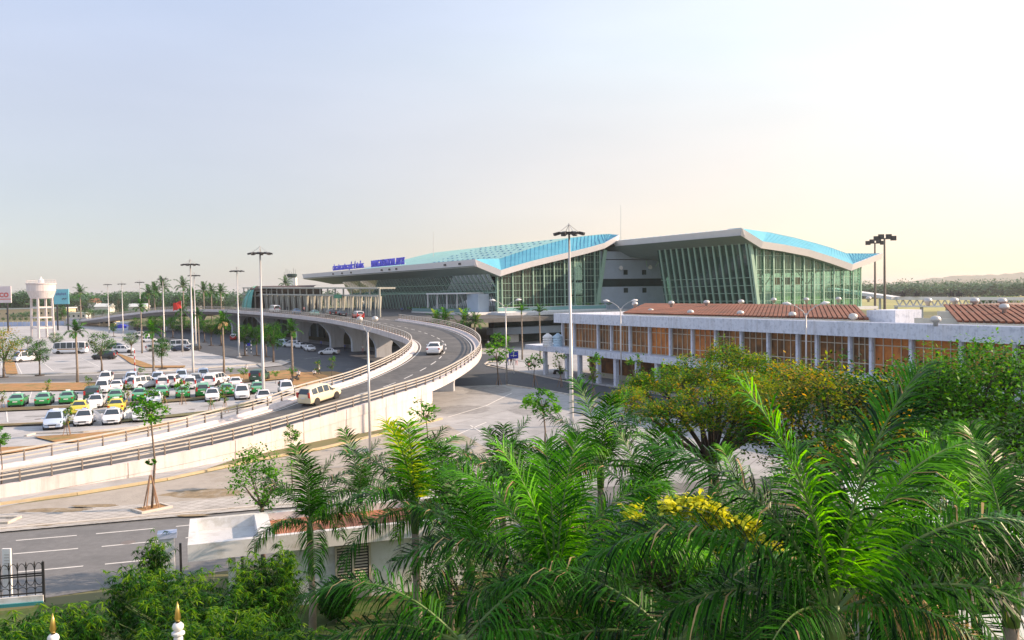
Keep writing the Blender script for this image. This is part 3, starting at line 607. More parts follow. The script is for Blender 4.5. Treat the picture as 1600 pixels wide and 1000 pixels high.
# forecourt deck that the overpass reaches
col0 = loc2(612, 497, FL-.5); uc = col0[0]
def tl(u, v, z): q = A0+GU*u+GV*v; return Vector((q.x, q.y, z))
def tloc(P): d = P-A0; return d.dot(GU), d.dot(GV)
fq = MB(); iF = [i for i in range(iCut-2, nC) if cl[i][0].z > 5]
for i, k in zip(iF[:-1], iF[1:]):
    a, b = off(i, cl[i][2]/2-1.1, RD-.01), off(k, cl[k][2]/2-1.1, RD-.01); va_, vb_ = tloc(a)[1], tloc(b)[1]
    c = tl(max(tloc(b)[0]+.5, 3.0 if vb_ < 100 else uc+9), vb_, b.z); d = tl(max(tloc(a)[0]+.5, 3.0 if va_ < 100 else uc+9), va_, a.z)
    fq.add([a, b, c, d, a-Vector((0,0,.9)), b-Vector((0,0,.9)), c-Vector((0,0,.9)), d-Vector((0,0,.9))], [(0, 1, 2, 3), (7, 6, 5, 4), (1, 5, 6, 2), (0, 3, 7, 4)])
tag(fq.obj('forecourt_deck', M['asphalt_deck']), kind='structure')
for k in range(8): MB().box((-8, 8+k*19, 3), (1.4, 1.4, 7)).obj('deck_column', M['concrete_grey'], term)
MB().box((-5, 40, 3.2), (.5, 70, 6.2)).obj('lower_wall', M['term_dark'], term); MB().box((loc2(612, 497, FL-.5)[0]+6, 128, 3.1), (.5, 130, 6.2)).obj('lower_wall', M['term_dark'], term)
for k in range(16): MB().box((loc2(612, 497, FL-.5)[0]+5.6, 68+k*7.8, 3.1), (.5, .6, 6.1)).obj('lower_column', M['term_grey'], term)
# departures colonnade along the front, continuing far to the left
M['cream'] = material('cream', (.42,.43,.38), .7, var=.08)
col = thing('departures_colonnade', 'long white colonnade with two beams along the front of the terminal forecourt', 'colonnade', (A0.x, A0.y, 0), GA)
vs_ = [col0[1]+9+k*6.3 for k in range(22)]
hi = onu(612, 449.5, uc)[2]; lo = onu(612, 462, uc)[2]; hi2 = hi+1.0
def hz_(v): return hi+max(0, (v-vs_[0]))*.0135
def lz_(v): return lo+max(0, (v-vs_[0]))*.0100
b = MB()
for a, c in zip(vs_[:-1], vs_[1:]): b.beam((uc+2.6, a, hz_(a)), (uc+2.6, c, hz_(c)), 4.6, .4)
b.obj('roof_beam', M['cream'], col)
b = MB()
for a, c in zip(vs_[:-1], vs_[1:]): b.beam((uc+.4, a, lz_(a)), (uc+.4, c, lz_(c)), .4, .4)
b.obj('beam', M['cream'], col)
cm = MB().tube([(0, 0, FL-1), (0, 0, hi+.1)], [.22, .22], 10).mesh('column', [M['cream']])
cf = MB().tube([(0, 0, FL-1), (0, 0, FL+1.6), (0, 0, lo-.1)], [.14, .17, .42], 10).mesh('flared_column', [M['cream']])
for v in vs_:
    s_ = (hz_(v)+.1)/(hi+.1)
    child('column', cm, col, (uc+.8, v, 0), sc=(1, 1, s_))
    for q in (1.7, 3.3, 5.0):
        if v < vs_[-1]: child('flared_column', cf, col, (uc+1.6, v+q, 0), sc=(1, 1, lz_(v)/lo))
b = MB()
for a, c in zip(vs_[9:-1], vs_[10:]): b.poly([(uc+5.5, a, FL-1), (uc+5.5, c, FL-1), (uc+5.5, c, hz_(c)-.1), (uc+5.5, a, hz_(a)-.1)])
b.obj('back_wall', material('brown_wall', (.10,.085,.07), .7, var=.5, vs=.25, spec=.2), col, fix=False)
# low arched annexe with green glass end, far left
D = 300; pr_ = atd(386, 470, D); pl_ = atd(372, 470, D); k_ = D/FPX
ax = thing('arched_annexe', 'low annexe with brown curved roof and green glass arched end beside the overpass', 'building', (pr_.x, pr_.y, 0), R(-8))
zt = CAMH+(463.8-447)*k_; zb = 7.6; hA = zt-zb+1.5; Lr = 104*k_; dpt = 9.
arc = [(-dpt*math.cos(t*math.pi/16)+dpt, zb-1.5+hA*math.sin(t*math.pi/16)) for t in range(9)]
rf = MB(); rf.add([(x, y, z) for x in (0, Lr) for y, z in [(2.5, zt-1.6), (2.6, zt-.9), (3.8, zt-.35), (6.0, zt), (12, zt)]], [(i, i+1, 5+i+1, 5+i) for i in range(4)])
rf.obj('roof', material('brown_roof', (.075,.045,.04), .7, var=.2), ax)
MB().box((Lr/2, 3.2, zt-3.4), (Lr, .3, .35)).box((Lr/2, 3.4, zt-1.75), (Lr, .6, .3)).obj('beam', M['cream'], ax)
for k in range(9): MB().tube([(1.5+k*Lr/8.6, 3.2, zb-1), (1.5+k*Lr/8.6, 3.2, zt-1.7)], .28, 8).obj('column', M['cream'], ax)
MB().box((Lr/2, 6, (zb+zt-2)/2), (Lr, .3, zt-zb-1)).obj('wall', M['brown_wall'] if 'brown_wall' in M else bpy.data.materials['brown_wall'], ax)
eg = MB(); K = 8; vs3 = []
for a in range(K+1):
    phi = a*math.pi/K
    for t in range(9):
        th_ = t*math.pi/16; rr_ = math.cos(th_); vs3.append((1.5-25*k_*rr_*math.sin(phi), 5.0-5.2*rr_*math.cos(phi), zb-1.5+(hA+.1)*math.sin(th_)))
eg.add(vs3, [(a*9+t, a*9+t+1, (a+1)*9+t+1, (a+1)*9+t) for a in range(K) for t in range(8)])
eg.obj('glass_dome', material('teal_glass', (.09,.34,.30), .2, var=.15, vs=.4), ax, smooth=True)
rb = MB()
for a in (1, 2, 3, 4): rb.tube([Vector(vs3[a*9+t])*1.0+Vector((-.05, -.05, .03)) for t in range(9)], .09, 5)
rb.obj('dome_rib', M['steel_green'], ax)
# sign letters on the roof edge
def text_obj(name, body, size, mat, parent, loc, rot, ext=.12, scx=1., align='LEFT'):
    c = bpy.data.curves.new(name, 'FONT'); c.body = body; c.size = size; c.extrude = ext; c.align_x = align; c.offset = size*.02
    o = bpy.data.objects.new(name, c); scene.collection.objects.link(o); bpy.context.view_layer.update()
    me = bpy.data.meshes.new_from_object(o.evaluated_get(bpy.context.evaluated_depsgraph_get())); bpy.data.objects.remove(o); bpy.data.curves.remove(c)
    me.materials.clear(); me.materials.append(M[mat]); q = bpy.data.objects.new(name, me); scene.collection.objects.link(q)
    if parent: q.parent = parent
    q.location = loc; q.rotation_euler = rot; q.scale = (scx, 1, 1); return q
us = -4.4
def sign(body, x0, y0, x1, y1, size):
    a = onu(x0, y0, us); b_ = onu(x1, y1, us); L = a[1]-b_[1]
    t = text_obj('sign_letters', body, size, 'blue', term, (us, a[1], 21.3), (R(90), 0, R(-90)))
    w = t.dimensions.x; t.scale = (L/w, 1, 1); print('sign', a, b_, L, w); return t
sign('CẢNG HÀNG KHÔNG QUỐC TẾ ĐÀ NẴNG', 520, 417, 568, 412, 2.2)
sign('DANANG INTERNATIONAL AIRPORT', 580, 411.5, 632, 407.5, 2.9)
MB().beam((us+.2, onu(520, 414, us)[1], 21.4), (us+.2, onu(632, 407, us)[1], 21.4), .15, .3).obj('sign_frame', M['white'], term)
for i, x in enumerate((520, 534, 548, 596, 608, 619, 695, 718)):
    v = onu(x, 420, -7)[1]; MB().box((-6.95, v, 19.9), (.2, 1.2, .5)).obj('spotlight', M['dark_metal'], term)
# masts / antennas on the roof
for (x, y0, y1) in ((970, 367, 320), (677, 390, 362)):
    D = 255; p = atd(x, y0, D); q = atd(x, y1, D)
    tag(MB().tube([(p.x, p.y, p.z-2), (q.x, q.y, q.z)], [.09, .05], 6).obj('antenna_mast', M['steel']), 'thin antenna mast rising from the %s' % ('roof gap between the two roof halves' if x > 900 else 'long left terminal roof'), 'antenna')
# entrance sign (green) under the colonnade
MB().box((uc-.4, onu(530, 458, uc)[1], lo), (.2, 5.5, 1.0)).obj('entrance_sign', material('sign_green', (.02,.25,.14), .5), col)
# control tower far behind
tw = thing('control_tower', 'small pale control tower with aerials far behind the departures roof', 'tower', (0, 0, 0))
P = atd(457, 470, 520); tw.location = (P.x, P.y, 0); k_ = 520/FPX
ztop = CAMH+(horizon(457)-430)*k_
MB().prism([(-2.2, -2), (2.6, -2), (2.6, 2), (-2.2, 2)], 0, ztop-1.5).obj('shaft', M['white'], tw)
MB().lathe([(2.0, ztop-1.5), (3.0, ztop-.6), (3.1, ztop+.5), (2.2, ztop+.8)], 10).obj('cab', M['term_dark'], tw)
ar = MB()
for i in range(7): ar.tube([(-4.5+i*1.1, 0, ztop-1.5), (-4.5+i*1.1, 0, ztop+2+(i*7 % 4)*.7)], .08, 5)
ar.tube([(-4.8, 0, ztop+.3), (2, 0, ztop+.3)], .08, 5)
ar.obj('aerials', M['dark_metal'], tw)
# airside walkway to the right
wk = thing('airside_walkway', 'long white roofed walkway on lattice trusses running right from the terminal', 'walkway')
pw = [atd(1300, 452, 330), atd(1400, 466, 300), atd(1640, 467, 300)]
b = MB(); 
for a, c in zip(pw[:-1], pw[1:]): b.beam(a, c, 4, 1.1)
b.obj('roof', M['white'], wk)
b = MB(); a, c = pw[1], pw[2]; n = 22
for i in range(n):
    p = a+(c-a)*(i/n); q = a+(c-a)*((i+.5)/n); r2 = a+(c-a)*((i+1)/n)
    for s_, e_ in ((p, q), (r2, q)): b.beam(s_-Vector((0, 0, .4)), e_-Vector((0, 0, 2.6)), .35, .35)
b.beam(a-Vector((0, 0, 2.7)), c-Vector((0, 0, 2.7)), 3.6, .5); b.obj('truss', M['white'], wk)
for i in range(7):
    p = a+(c-a)*(i/6); MB().box((p.x, p.y, (p.z-3)/2), (.8, .8, p.z-3)).obj('column', M['concrete_grey'], wk)
for i in range(3):
    p = pw[0]+(pw[1]-pw[0])*(i/3+.1); MB().box((p.x, p.y, (p.z)/2), (.6, .6, p.z-.6)).obj('column', M['concrete_grey'], wk)
for i, x in enumerate((1410, 1432, 1486, 1498)):
    p = atd(x, 463, 298); tag(MB().box(p+Vector((0, 0, .6)), (1.6, 1.2, 1.2)).lathe([(.35, 1.2), (.35, 1.7), (.1, 1.9)], 8, p).obj('roof_fan', M['dark_metal'], wk))
# ------------------------------------------------------------------ old terminal (brown windows)
M['blue_white'] = material('blue_white', (.66,.71,.82), .75, var=.04, vs=.8, stain=(.46,.51,.62), sscale=2.6, bump=.1, streak=.45)
M['curtain_brown'] = material('curtain_brown', (.04,.025,.018), .4, var=.3, vs=.5, col2=(.42,.17,.045), spec=.3)
M['curtain_orange'] = material('curtain_orange', (.20,.055,.018), .4, var=.3, vs=.4, col2=(.72,.25,.04), spec=.3)
M['curtain_dark'] = material('curtain_dark', (.03,.02,.012), .35, var=.3, vs=.7, col2=(.30,.13,.04), spec=.2)
M['rust'] = material('rust', (.19,.072,.042), .85, var=.3, vs=.5, stain=(.10,.05,.035), sscale=.3)
M['rust_light'] = material('rust_light', (.34,.23,.17), .8, var=.3, vs=.6)
M['beige_frame'] = material('beige_frame', (.50,.45,.36), .6, var=.1)
M['old_wall'] = material('old_wall', (.50,.49,.42), .8, var=.08, vs=.8)
FZ = 9.3
PL = at(865, 490, FZ); PR = at(1600, 511, FZ); fd_ = (PR-PL); fd_.z = 0; fL = fd_.length; fd_.normalize(); fn = Vector((fd_.y*-1, fd_.x, 0))
if fn.x < 0: fn = -fn            # points away from the camera (behind the facade)
OA = math.atan2(fd_.y, fd_.x)
old = thing('old_terminal', 'long low building with bluish white fascia, brown curtained windows and rusty roofs', 'building', (PL.x, PL.y, 0), OA)
fnl = 1 if Vector((-math.sin(OA), math.cos(OA))).dot(fn.xy) > 0 else -1
def ol(px, py, dv=0.):      # pixel -> local x on the facade plane (offset dv behind), and z
    d = ray(px, py); o = Vector((0, 0, CAMH)); Q = Vector((PL.x, PL.y, 0))+fn*dv; t = (Q-o).dot(fn)/d.dot(fn); P = o+d*t-Vector((PL.x, PL.y, 0)); return P.dot(fd_), P.z
LX = fL+14
def bx(mb, x0, x1, v0, v1, z0, z1): return mb.box(((x0+x1)/2, fnl*(v0+v1)/2, (z0+z1)/2), (x1-x0, abs(v1-v0), z1-z0))
zf0 = ol(865, 504)[1]; print('fascia bottom', zf0, 'len', fL, 'dir', fd_, fn)
bx(MB(), 0, LX, 0, .35, zf0, FZ).obj('fascia', M['blue_white'], old)
bx(MB(), .3, LX, .35, 14, FZ-1.2, FZ-.9).obj('roof_slab', M['concrete_grey'], old)
bx(bx(bx(MB(), 0, LX, .36, .6, FZ-.3, FZ+.04), 0, .35, .6, 14, zf0, FZ+.02), .3, LX, .34, 1.5, zf0+.05, zf0+.25).obj('parapet', M['blue_white'], old)
zs = ol(887, 542.5, .5)[1]; zs1 = 3.75; print('slab', zs)
WV = 1.3
slab = MB(); xs0 = ol(822, 545, -.8)[0]; bx(slab, xs0, LX, -1.0, 14, zs-.75, zs); slab.obj('balcony_slab', M['blue_white'], old)
bx(MB(), 1.0, LX, WV+.25, 13.6, zs, FZ-1.2).obj('upper_wall', M['curtain_dark'], old)
pxc = [880, 898, 935, 956, 985, 1015.5, 1048, 1082.5, 1119, 1159, 1201, 1247, 1277, 1329, 1362, 1424.5, 1502.5, 1587, 1660]
xc = [ol(x, 530, WV-.2)[0] for x in pxc]
kinds = ['dark', 'brown', 'dark', 'brown', 'brown', 'orange', 'brown', 'orange', 'brown', 'dark', 'dark', 'dark', 'dark', 'dark', 'orange', 'orange', 'orange', 'brown']
for x in xc: bx(MB(), x-.15, x+.15, .9, 1.2, zs, zf0+.06).obj('column', M['blue_white'], old)
for i, (a, b) in enumerate(zip(xc[:-1], xc[1:])):
    w = MB(); bx(w, a+.2, b-.2, WV-.02, WV+.1, zs+.05, zf0+.02)
    wo = w.obj('window', M['curtain_'+kinds[i]], old); wo['label'] = {'orange': 'window with glowing orange curtains', 'brown': 'window with brown curtains', 'dark': 'window with dark curtains'}[kinds[i]]
    fr = MB(); n = max(2, round((b-a)/.95)); 
    for k in range(n+1):
        x = a+.22+(b-a-.44)*k/n; bx(fr, x-.035, x+.035, WV-.10, WV-.03, zs+.05, zf0)
    for z in (zs+.08, zs+1.0, zf0-.75): bx(fr, a+.2, b-.2, WV-.105, WV-.035, z-.04, z+.04)
    fr.obj('window_frame', M['beige_frame'], wo)
# ground floor
gf = MB(); bx(gf, ol(852, 560)[0]+6, LX, 4.2, 13.5, 0, zs-.75); gf.obj('ground_floor_wall', M['old_wall'], old)
bx(MB(), ol(852, 560)[0]+6, LX, 4.0, 4.2, .9, 3.1).obj('window_band', M['curtain_dark'], old)
x = xs0+1.0
for px_ in (852, 886, 906, 935, 962.5, 996, 1027, 1065, 1110, 1160, 1215):
    x_ = ol(px_, 590, -.4)[0]; bx(MB(), x_-.28, x_+.28, -.6, -.1, 0, zs-.75).obj('column', M['blue_white'], old)
bx(MB(), xs0+5, LX, -.9, 6, .005, .16).obj('walkway', M['paving'], old)
# rusty ribbed roofs behind the fascia
def rust_roof(px0, px1, v0, z0, v1, z1, skew, group=None):
    xa = ol(px0, 490, v0)[0]; xb = ol(px1, 490, v0)[0]; mb = MB(); mb2 = MB()
    mb.poly([(xa, fnl*v0, z0), (xb, fnl*v0, z0), (xb+skew, fnl*v1, z1), (xa+skew, fnl*v1, z1)])
    ro = mb.obj('rusty_roof', M['rust_light'], old, fix=False)
    x = xa; i = 0
    while x < xb:
        mb2.beam((x, fnl*v0, z0+.10), (x+skew, fnl*v1, z1+.10), .34, .16); x += .62; i += 1
    mb2.obj('roof_ribs', M['rust'], ro)
    bx(MB(), xa, xb, v0-.1, v0+.1, FZ-.9, z0-.02).obj('eave_wall', M['old_wall'], old)
    MB().add([(xb, fnl*v0, FZ-1), (xb, fnl*v0, z0-.03), (xb+skew, fnl*v1, z1-.03), (xb+skew, fnl*v1, FZ-1)], [(0, 1, 2, 3)]).obj('gable_wall', M['old_wall'], old, fix=False)
rust_roof(975, 1358, 2.2, FZ+.12, 15, FZ+1.05, -13)
rust_roof(1500, 1720, 2.2, FZ+.12, 15, FZ+1.15, -11)
xa = ol(1360, 490, 4)[0]; bx(MB(), xa, xa+3.2, 3.5, 7, FZ-.9, FZ+1.0).obj('rooftop_block', M['blue_white'], old)
bx(bx(MB(), xa+3.3, xa+14, 9, 13, FZ-.9, FZ+.8), xa+4, xa+11, 5, 5.2, FZ-.6, FZ+.3).obj('rooftop_block', M['old_wall'], old)
bx(bx(MB(), xa+1, xa+16, 15, 22, FZ+.2, FZ+1.1), xa+1.5, xa+17, 14.6, 23, FZ+1.1, FZ+1.3).obj('rooftop_block', M['rust_light'], old)
cowl = MB().lathe([(.22, 0), (.22, .35), (.46, .45), (.50, .62), (.40, .85), (.15, .95)], 12).mesh('roof_ventilator', [M['steel']], smooth=True)
for i, (px_, py_, z) in enumerate([(1017, 492, FZ), (1079, 495, FZ), (1157, 497, FZ), (1238, 500, FZ), (1333, 504, FZ), (1462, 510, FZ), (992, 481, FZ+.9), (1049, 480, FZ+1.0), (1104, 479, FZ+1.0), (1158, 478, FZ+1.0), (1209, 474, FZ+1.0), (1260, 474, FZ+1.0), (1310, 473, FZ+1.0), (1357, 472, FZ+1.0), (1450, 478, FZ+1.2), (1491, 478, FZ+1.2), (1523, 479, FZ+1.2), (1566, 480, FZ+1.2), (1569, 490, FZ+.8)]):
    P = at(px_, py_, z-.1); L = P-Vector((PL.x, PL.y, 0)); child('roof_ventilator', cowl, old, (L.dot(fd_), L.dot(Vector((-fd_.y, fd_.x, 0))), z-.1), sc=(.85, .85, .9))
# two pale water tanks on the balcony slab
for i, (px_, c) in enumerate(((856, 'white water tank on the slab end, left of the bluish one'), (872, 'pale blue water tank on the slab beside the first window'))):
    P = at(px_, 541, zs); mt = M['white'] if i == 0 else material('tank_blue', (.45,.62,.75), .5)
    t = thing('water_tank', c, 'water tank', P); pr = [(.75, 0)]
    for k in range(8): pr += [(.78 if k % 2 else .70, .1+k*.17)]
    pr += [(.7, 1.5), (.35, 1.75), (.2, 1.8)]; MB().lathe(pr, 18).obj('drum', mt, t); MB().lathe([(.24, 1.78), (.24, 1.92), (.1, 1.95)], 12).obj('lid', mt, t)
# ------------------------------------------------------------------ masts and lamps
def mast_proto():
    t = thing('floodlight_mast', '', 'light mast', group='tall floodlight masts over the car park')
    MB().tube([(0, 0, 0), (0, 0, .8), (0, 0, 18.0)], [.24, .2, .09], 12).obj('pole', M['steel'], t, smooth=True)
    MB().box((0, 0, .06), (.9, .9, .12)).obj('base_plate', M['concrete_grey'], t)
    MB().lathe([(.1, 17.75), (1.15, 17.85), (1.2, 17.95), (.1, 18.0)], 16).obj('lamp_ring', M['dark_metal'], t)
    c = MB(); 
    for k in range(4): a = k*1.57; c.tube([(1.0*math.cos(a), 1.0*math.sin(a), 17.95), (0, 0, 18.7)], .025, 5)
    c.tube([(0, 0, 17.9), (0, 0, 18.8)], .05, 6); c.obj('stay', M['steel'], t)
    fm = MB().box((0, 0, 0), (.5, .42, .2)).mesh('floodlight', [M['dark_metal']])
    for k in range(8):
        a = k*math.pi/4; child('floodlight', fm, t, (1.25*math.cos(a), 1.25*math.sin(a), 17.85), (0, .25, a))
    return t
mp = mast_proto(); first = True
for (px_, top, lab) in [(889, 350, 'floodlight mast in front of the bluish white fascia end'), (406, 385, 'floodlight mast rising past the left end of the colonnade'), (297, 405, 'tall floodlight mast behind the taxi rows, left of its thinner neighbour'), (303, 425, 'floodlight mast half hidden behind a nearer mast near the red flag'), (370, 417, 'floodlight mast in front of the green glass arched end'), (254, 431, 'floodlight mast among the coconut palms left of the flag'), (218, 437, 'floodlight mast beside the far left end of the overpass'), (190, 440, 'floodlight mast just left of the overpass end, right of the leftmost one'), (168, 441, 'leftmost floodlight mast, in front of the orange house')]:
    D = FPX*6.25/(horizon(px_)-top); P = atd(px_, top, D); o = mp if first else copy_tree(mp); first = False
    o.location = (P.x, P.y, 0); o['label'] = lab; o.rotation_euler.z = rnd.random()
def lamp2_proto(h=11, w=1.75, globe=False):
    t = thing('street_lamp', '', 'street lamp')
    MB().tube([(0, 0, 0), (0, 0, h-.9)], [.11, .07], 10).obj('pole', M['steel'], t, smooth=True)
    for s in (-1, 1):
        if globe:
            MB().tube([(0, 0, h-.95), (s*.25, 0, h-.6), (s*.5, 0, h-.1)], .035, 6).obj('arm', M['steel'], t); hd = MB().lathe([(.05, 0), (.26, .1), (.32, .25), (.25, .42), (.05, .5)], 12, (s*.56, 0, h-.12)).obj('lamp_head', M['steel'], t, smooth=True)
        else:
            MB().tube([(0, 0, h-1.2), (s*.3, 0, h-.7), (s*.9, 0, h-.2), (s*w*.8, 0, h)], [.05, .045, .04, .035], 6).obj('arm', M['steel'], t)
            MB().lathe([(.02, -.45), (.12, -.25), (.15, .1), (.10, .4), (.02, .5)], 8).obj('lamp_head', M['white'], t, smooth=True); hd = t.children[-1] if False else bpy.data.objects[-1]
    return t
def street_lamp(P, h, w, globe, rz, lab):
    t = thing('street_lamp', lab, 'street lamp', P, rz)
    MB().tube([(0, 0, 0), (0, 0, h-.9)], [.11, .07], 10).obj('pole', M['steel'], t, smooth=True)
    for s in (-1, 1):
        if globe:
            MB().tube([(0, 0, h-.95), (s*.25, 0, h-.6), (s*.5, 0, h-.1)], .035, 6).obj('arm', M['steel'], t); MB().lathe([(.06, 0), (.2, .06), (.25, .18), (.2, .32), (.08, .40)], 12, (s*.56, 0, h-.12)).obj('lamp_head', M['steel'], t, smooth=True)
        else:
            MB().tube([(0, 0, h-1.2), (s*.3, 0, h-.7), (s*.9, 0, h-.25), (s*w*.8, 0, h)], [.05, .045, .04, .035], 6).obj('arm', M['steel'], t)
            MB().tube([(s*w*.72, 0, h-.03), (s*(w*.72+.35), 0, h+.05), (s*(w*.72+.8), 0, h+.06)], [.06, .17, .06], 8).obj('lamp_head', M['white'], t, smooth=True)
P = at(579, 728); street_lamp(P, CAMH-(horizon(575)-0 -461+46)*0-45*P.y/FPX if False else CAMH-48*P.y/FPX+.4, 1, True, 0, 'lamp post with two round heads in front of the pale ramp wall')
P = atd(971, 600, 110); street_lamp((P.x, P.y, 0), CAMH-16*110/FPX, 1.9, False, -.1, 'curved double arm street lamp before the left windows of the old building')
P = atd(1260, 600, 83); street_lamp((P.x, P.y, 0), CAMH-25*83/FPX, 1.9, False, -.1, 'curved double arm street lamp before the orange curtained windows')
P = at(792, 601); street_lamp(P, CAMH-12*P.y/FPX, 1.9, False, .1, 'curved double arm street lamp beside the blue road sign')
P = at(122, 496); street_lamp(P, 8.5, 1.2, False, .1, 'small street lamp right of the water tower')
for (px_, top, D, lab) in ((1367, 380, 290, 'shorter airside floodlight mast behind the right roof tip'), (1382, 373, 250, 'taller airside floodlight mast at the right end of the terminal roof')):
    P = atd(px_, top, D); t = thing('apron_mast', lab, 'light mast', (P.x, P.y, 0))
    MB().tube([(0, 0, 0), (0, 0, P.z)], [.45, .25], 10).obj('pole', M['rail_post'], t)
    MB().box((0, 0, P.z), (5.4, .3, .3)).obj('crossbar', M['dark_metal'], t)
    for k in (-1, -.45, .45, 1): MB().box((k*2.4, -.3, P.z+.1-.5*(abs(k) < .7)*-1), (1.5, .6, 1.3)).obj('floodlight', M['dark_metal'], t)
# ------------------------------------------------------------------ water tower
P = at(67, 528); k_ = P.y/FPX; wt = thing('water_tower', 'white concrete water tower on slender legs at the left of the car park', 'water tower', P, .14)
ztb = (528-466)*k_; 
MB().lathe([(2.2, ztb-.2), (3.4, ztb), (4.25, ztb+2.2), (4.35, ztb+2.4), (4.35, ztb+4.6), (4.6, ztb+4.7), (4.6, ztb+5.0), (.5, ztb+5.2)], 36).obj('tank', M['concrete'], wt)
rg = MB(); 
for k in range(16):
    a = k*math.pi/8; a2 = a+math.pi/8; rg.beam((4.4*math.cos(a), 4.4*math.sin(a), ztb+5), (4.4*math.cos(a), 4.4*math.sin(a), ztb+6), .08, .08)
    for z in (5.5, 6.0): rg.beam((4.4*math.cos(a), 4.4*math.sin(a), ztb+z), (4.4*math.cos(a2), 4.4*math.sin(a2), ztb+z), .07, .07)
rg.obj('guardrail', M['concrete'], wt)
MB().lathe([(.9, ztb+5.1), (.9, ztb+6.1), (.3, ztb+6.5), (.15, ztb+7.2)], 10).obj('hatch', M['white'], wt)
for k in range(4):
    a = k*math.pi/2; MB().beam((3.5*math.cos(a), 3.5*math.sin(a), 0), (3.2*math.cos(a), 3.2*math.sin(a), ztb+.3), .6, .6).obj('leg', M['concrete'], wt)
for z in (3.4, 6.8, 10.2):
    br = MB()
    for k in range(4):
        a = k*math.pi/2; a2 = a+math.pi/2; r1 = 3.5-.3*z/ztb; br.beam((r1*math.cos(a), r1*math.sin(a), z), (r1*math.cos(a2), r1*math.sin(a2), z), .35, .45)
    br.obj('ring_beam', M['concrete'], wt)
# ------------------------------------------------------------------ vehicles
def paintm(name, col, rough=.35): 
    if name not in M: M[name] = material(name, col, rough, .0, var=.03, vs=3, coat=.25)
    return M[name]
paintm('p_white', (.74,.76,.80)); paintm('p_silver', (.45,.56,.74)); paintm('p_green', (.01,.24,.045)); paintm('p_green_top', (.14,.42,.26)); paintm('p_yellow', (.66,.58,.06)); paintm('p_black', (.03,.035,.04)); paintm('p_navy', (.03,.05,.10)); paintm('p_dkgreen', (.03,.09,.06)); paintm('p_red', (.45,.04,.03)); paintm('p_cream', (.84,.74,.52)); paintm('p_blue', (.10,.20,.35)); paintm('p_lgreen', (.30,.55,.42)); paintm('p_grey', (.34,.38,.41))  # p_green_top: pale livery top, sky reflection also put into its colour
# station: x (rear -> front), z bottom, belt z, roof z, half width, roof half width
SH = {
 'sedan': dict(L=4.35, H=1.46, W=.85, st=[(-2.17,.38,.78,.80,.70,.60),(-2.08,.26,.92,.95,.80,.66),(-1.45,.22,.98,1.01,.85,.70),(-.85,.20,.98,1.38,.85,.58),(-.1,.20,.95,1.46,.85,.58),(.35,.20,.93,1.40,.85,.59),(1.05,.20,.90,.93,.85,.74),(1.75,.22,.80,.84,.83,.70),(2.12,.28,.62,.66,.74,.60),(2.18,.36,.55,.57,.66,.54)], win=(2, 3, 5), ax=(-1.32, 1.32)),
 'mpv': dict(L=4.55, H=1.72, W=.89, st=[(-2.27,.40,1.0,1.02,.80,.68),(-2.22,.28,1.05,1.10,.86,.70),(-1.95,.24,1.06,1.62,.88,.64),(-.9,.22,1.04,1.72,.89,.65),(.3,.22,1.00,1.70,.89,.65),(.55,.22,.99,1.62,.89,.65),(1.35,.22,.98,1.02,.88,.76),(1.95,.24,.84,.88,.85,.72),(2.24,.30,.66,.70,.76,.62),(2.28,.38,.58,.6,.68,.56)], win=(1, 2, 5), ax=(-1.38, 1.4)),
 'suv': dict(L=4.65, H=1.80, W=.92, st=[(-2.32,.50,1.08,1.10,.84,.74),(-2.28,.36,1.12,1.15,.88,.76),(-2.08,.34,1.12,1.72,.91,.70),(-.9,.32,1.12,1.82,.92,.71),(.3,.32,1.10,1.80,.92,.71),(.5,.32,1.09,1.74,.92,.70),(1.2,.32,1.08,1.12,.91,.80),(2.0,.34,1.0,1.04,.88,.76),(2.28,.40,.80,.84,.82,.70),(2.33,.48,.70,.72,.74,.64)], win=(1, 2, 5), ax=(-1.4, 1.42)),
 'van': dict(L=5.1, H=2.2, W=.93, st=[(-2.55,.42,1.2,1.22,.88,.80),(-2.53,.34,1.25,2.05,.92,.76),(-2.35,.32,1.25,2.18,.93,.78),(-.5,.30,1.22,2.22,.93,.78),(1.2,.30,1.18,2.20,.93,.78),(1.5,.30,1.16,2.12,.93,.76),(2.25,.30,1.10,1.15,.92,.80),(2.5,.34,.9,.95,.88,.76),(2.56,.42,.7,.72,.8,.7)], win=(0, 1, 5), ax=(-1.6, 1.65)),
 'bus': dict(L=7.4, H=2.75, W=1.08, st=[(-3.7,.5,1.3,1.32,1.0,.9),(-3.68,.4,1.35,2.6,1.06,.92),(-3.4,.38,1.35,2.74,1.08,.92),(0,.36,1.3,2.76,1.08,.92),(2.9,.36,1.28,2.72,1.08,.92),(3.2,.36,1.26,2.62,1.08,.90),(3.62,.38,1.15,1.3,1.05,.92),(3.72,.5,.8,.85,.95,.85)], win=(0, 1, 5), ax=(-2.2, 2.3)),
}
def section(s):
    x, zb, zt, zr_, w, wr = s; h = [(0, zb), (w*.88, zb), (w*.99, zb+.16), (w, (zb+zt)/2), (w*.97, zt), ((wr+w*.95)/2 if zr_-zt < .12 else wr+.03, zr_-.05 if zr_-zt > .12 else zt+.01), (wr*.86, zr_), (0, zr_+.015)]
    return [(x, y, z) for y, z in h]+[(x, -y, z) for y, z in h[-2:0:-1]]
wheel_me = None
def tyre():
    global wheel_me
    if wheel_me is None:
        wheel_me = (MB().lathe([(.20, -.10), (.30, -.11), (.315, -.07), (.315, .07), (.30, .11), (.20, .10)], 18).mesh('tyre', [M['rubber']], smooth=True), MB().lathe([(.0, -.085), (.19, -.07), (.205, -.09), (.205, .09), (.19, .07), (.0, .085)], 12).mesh('rim', [M['steel']]))
    return wheel_me
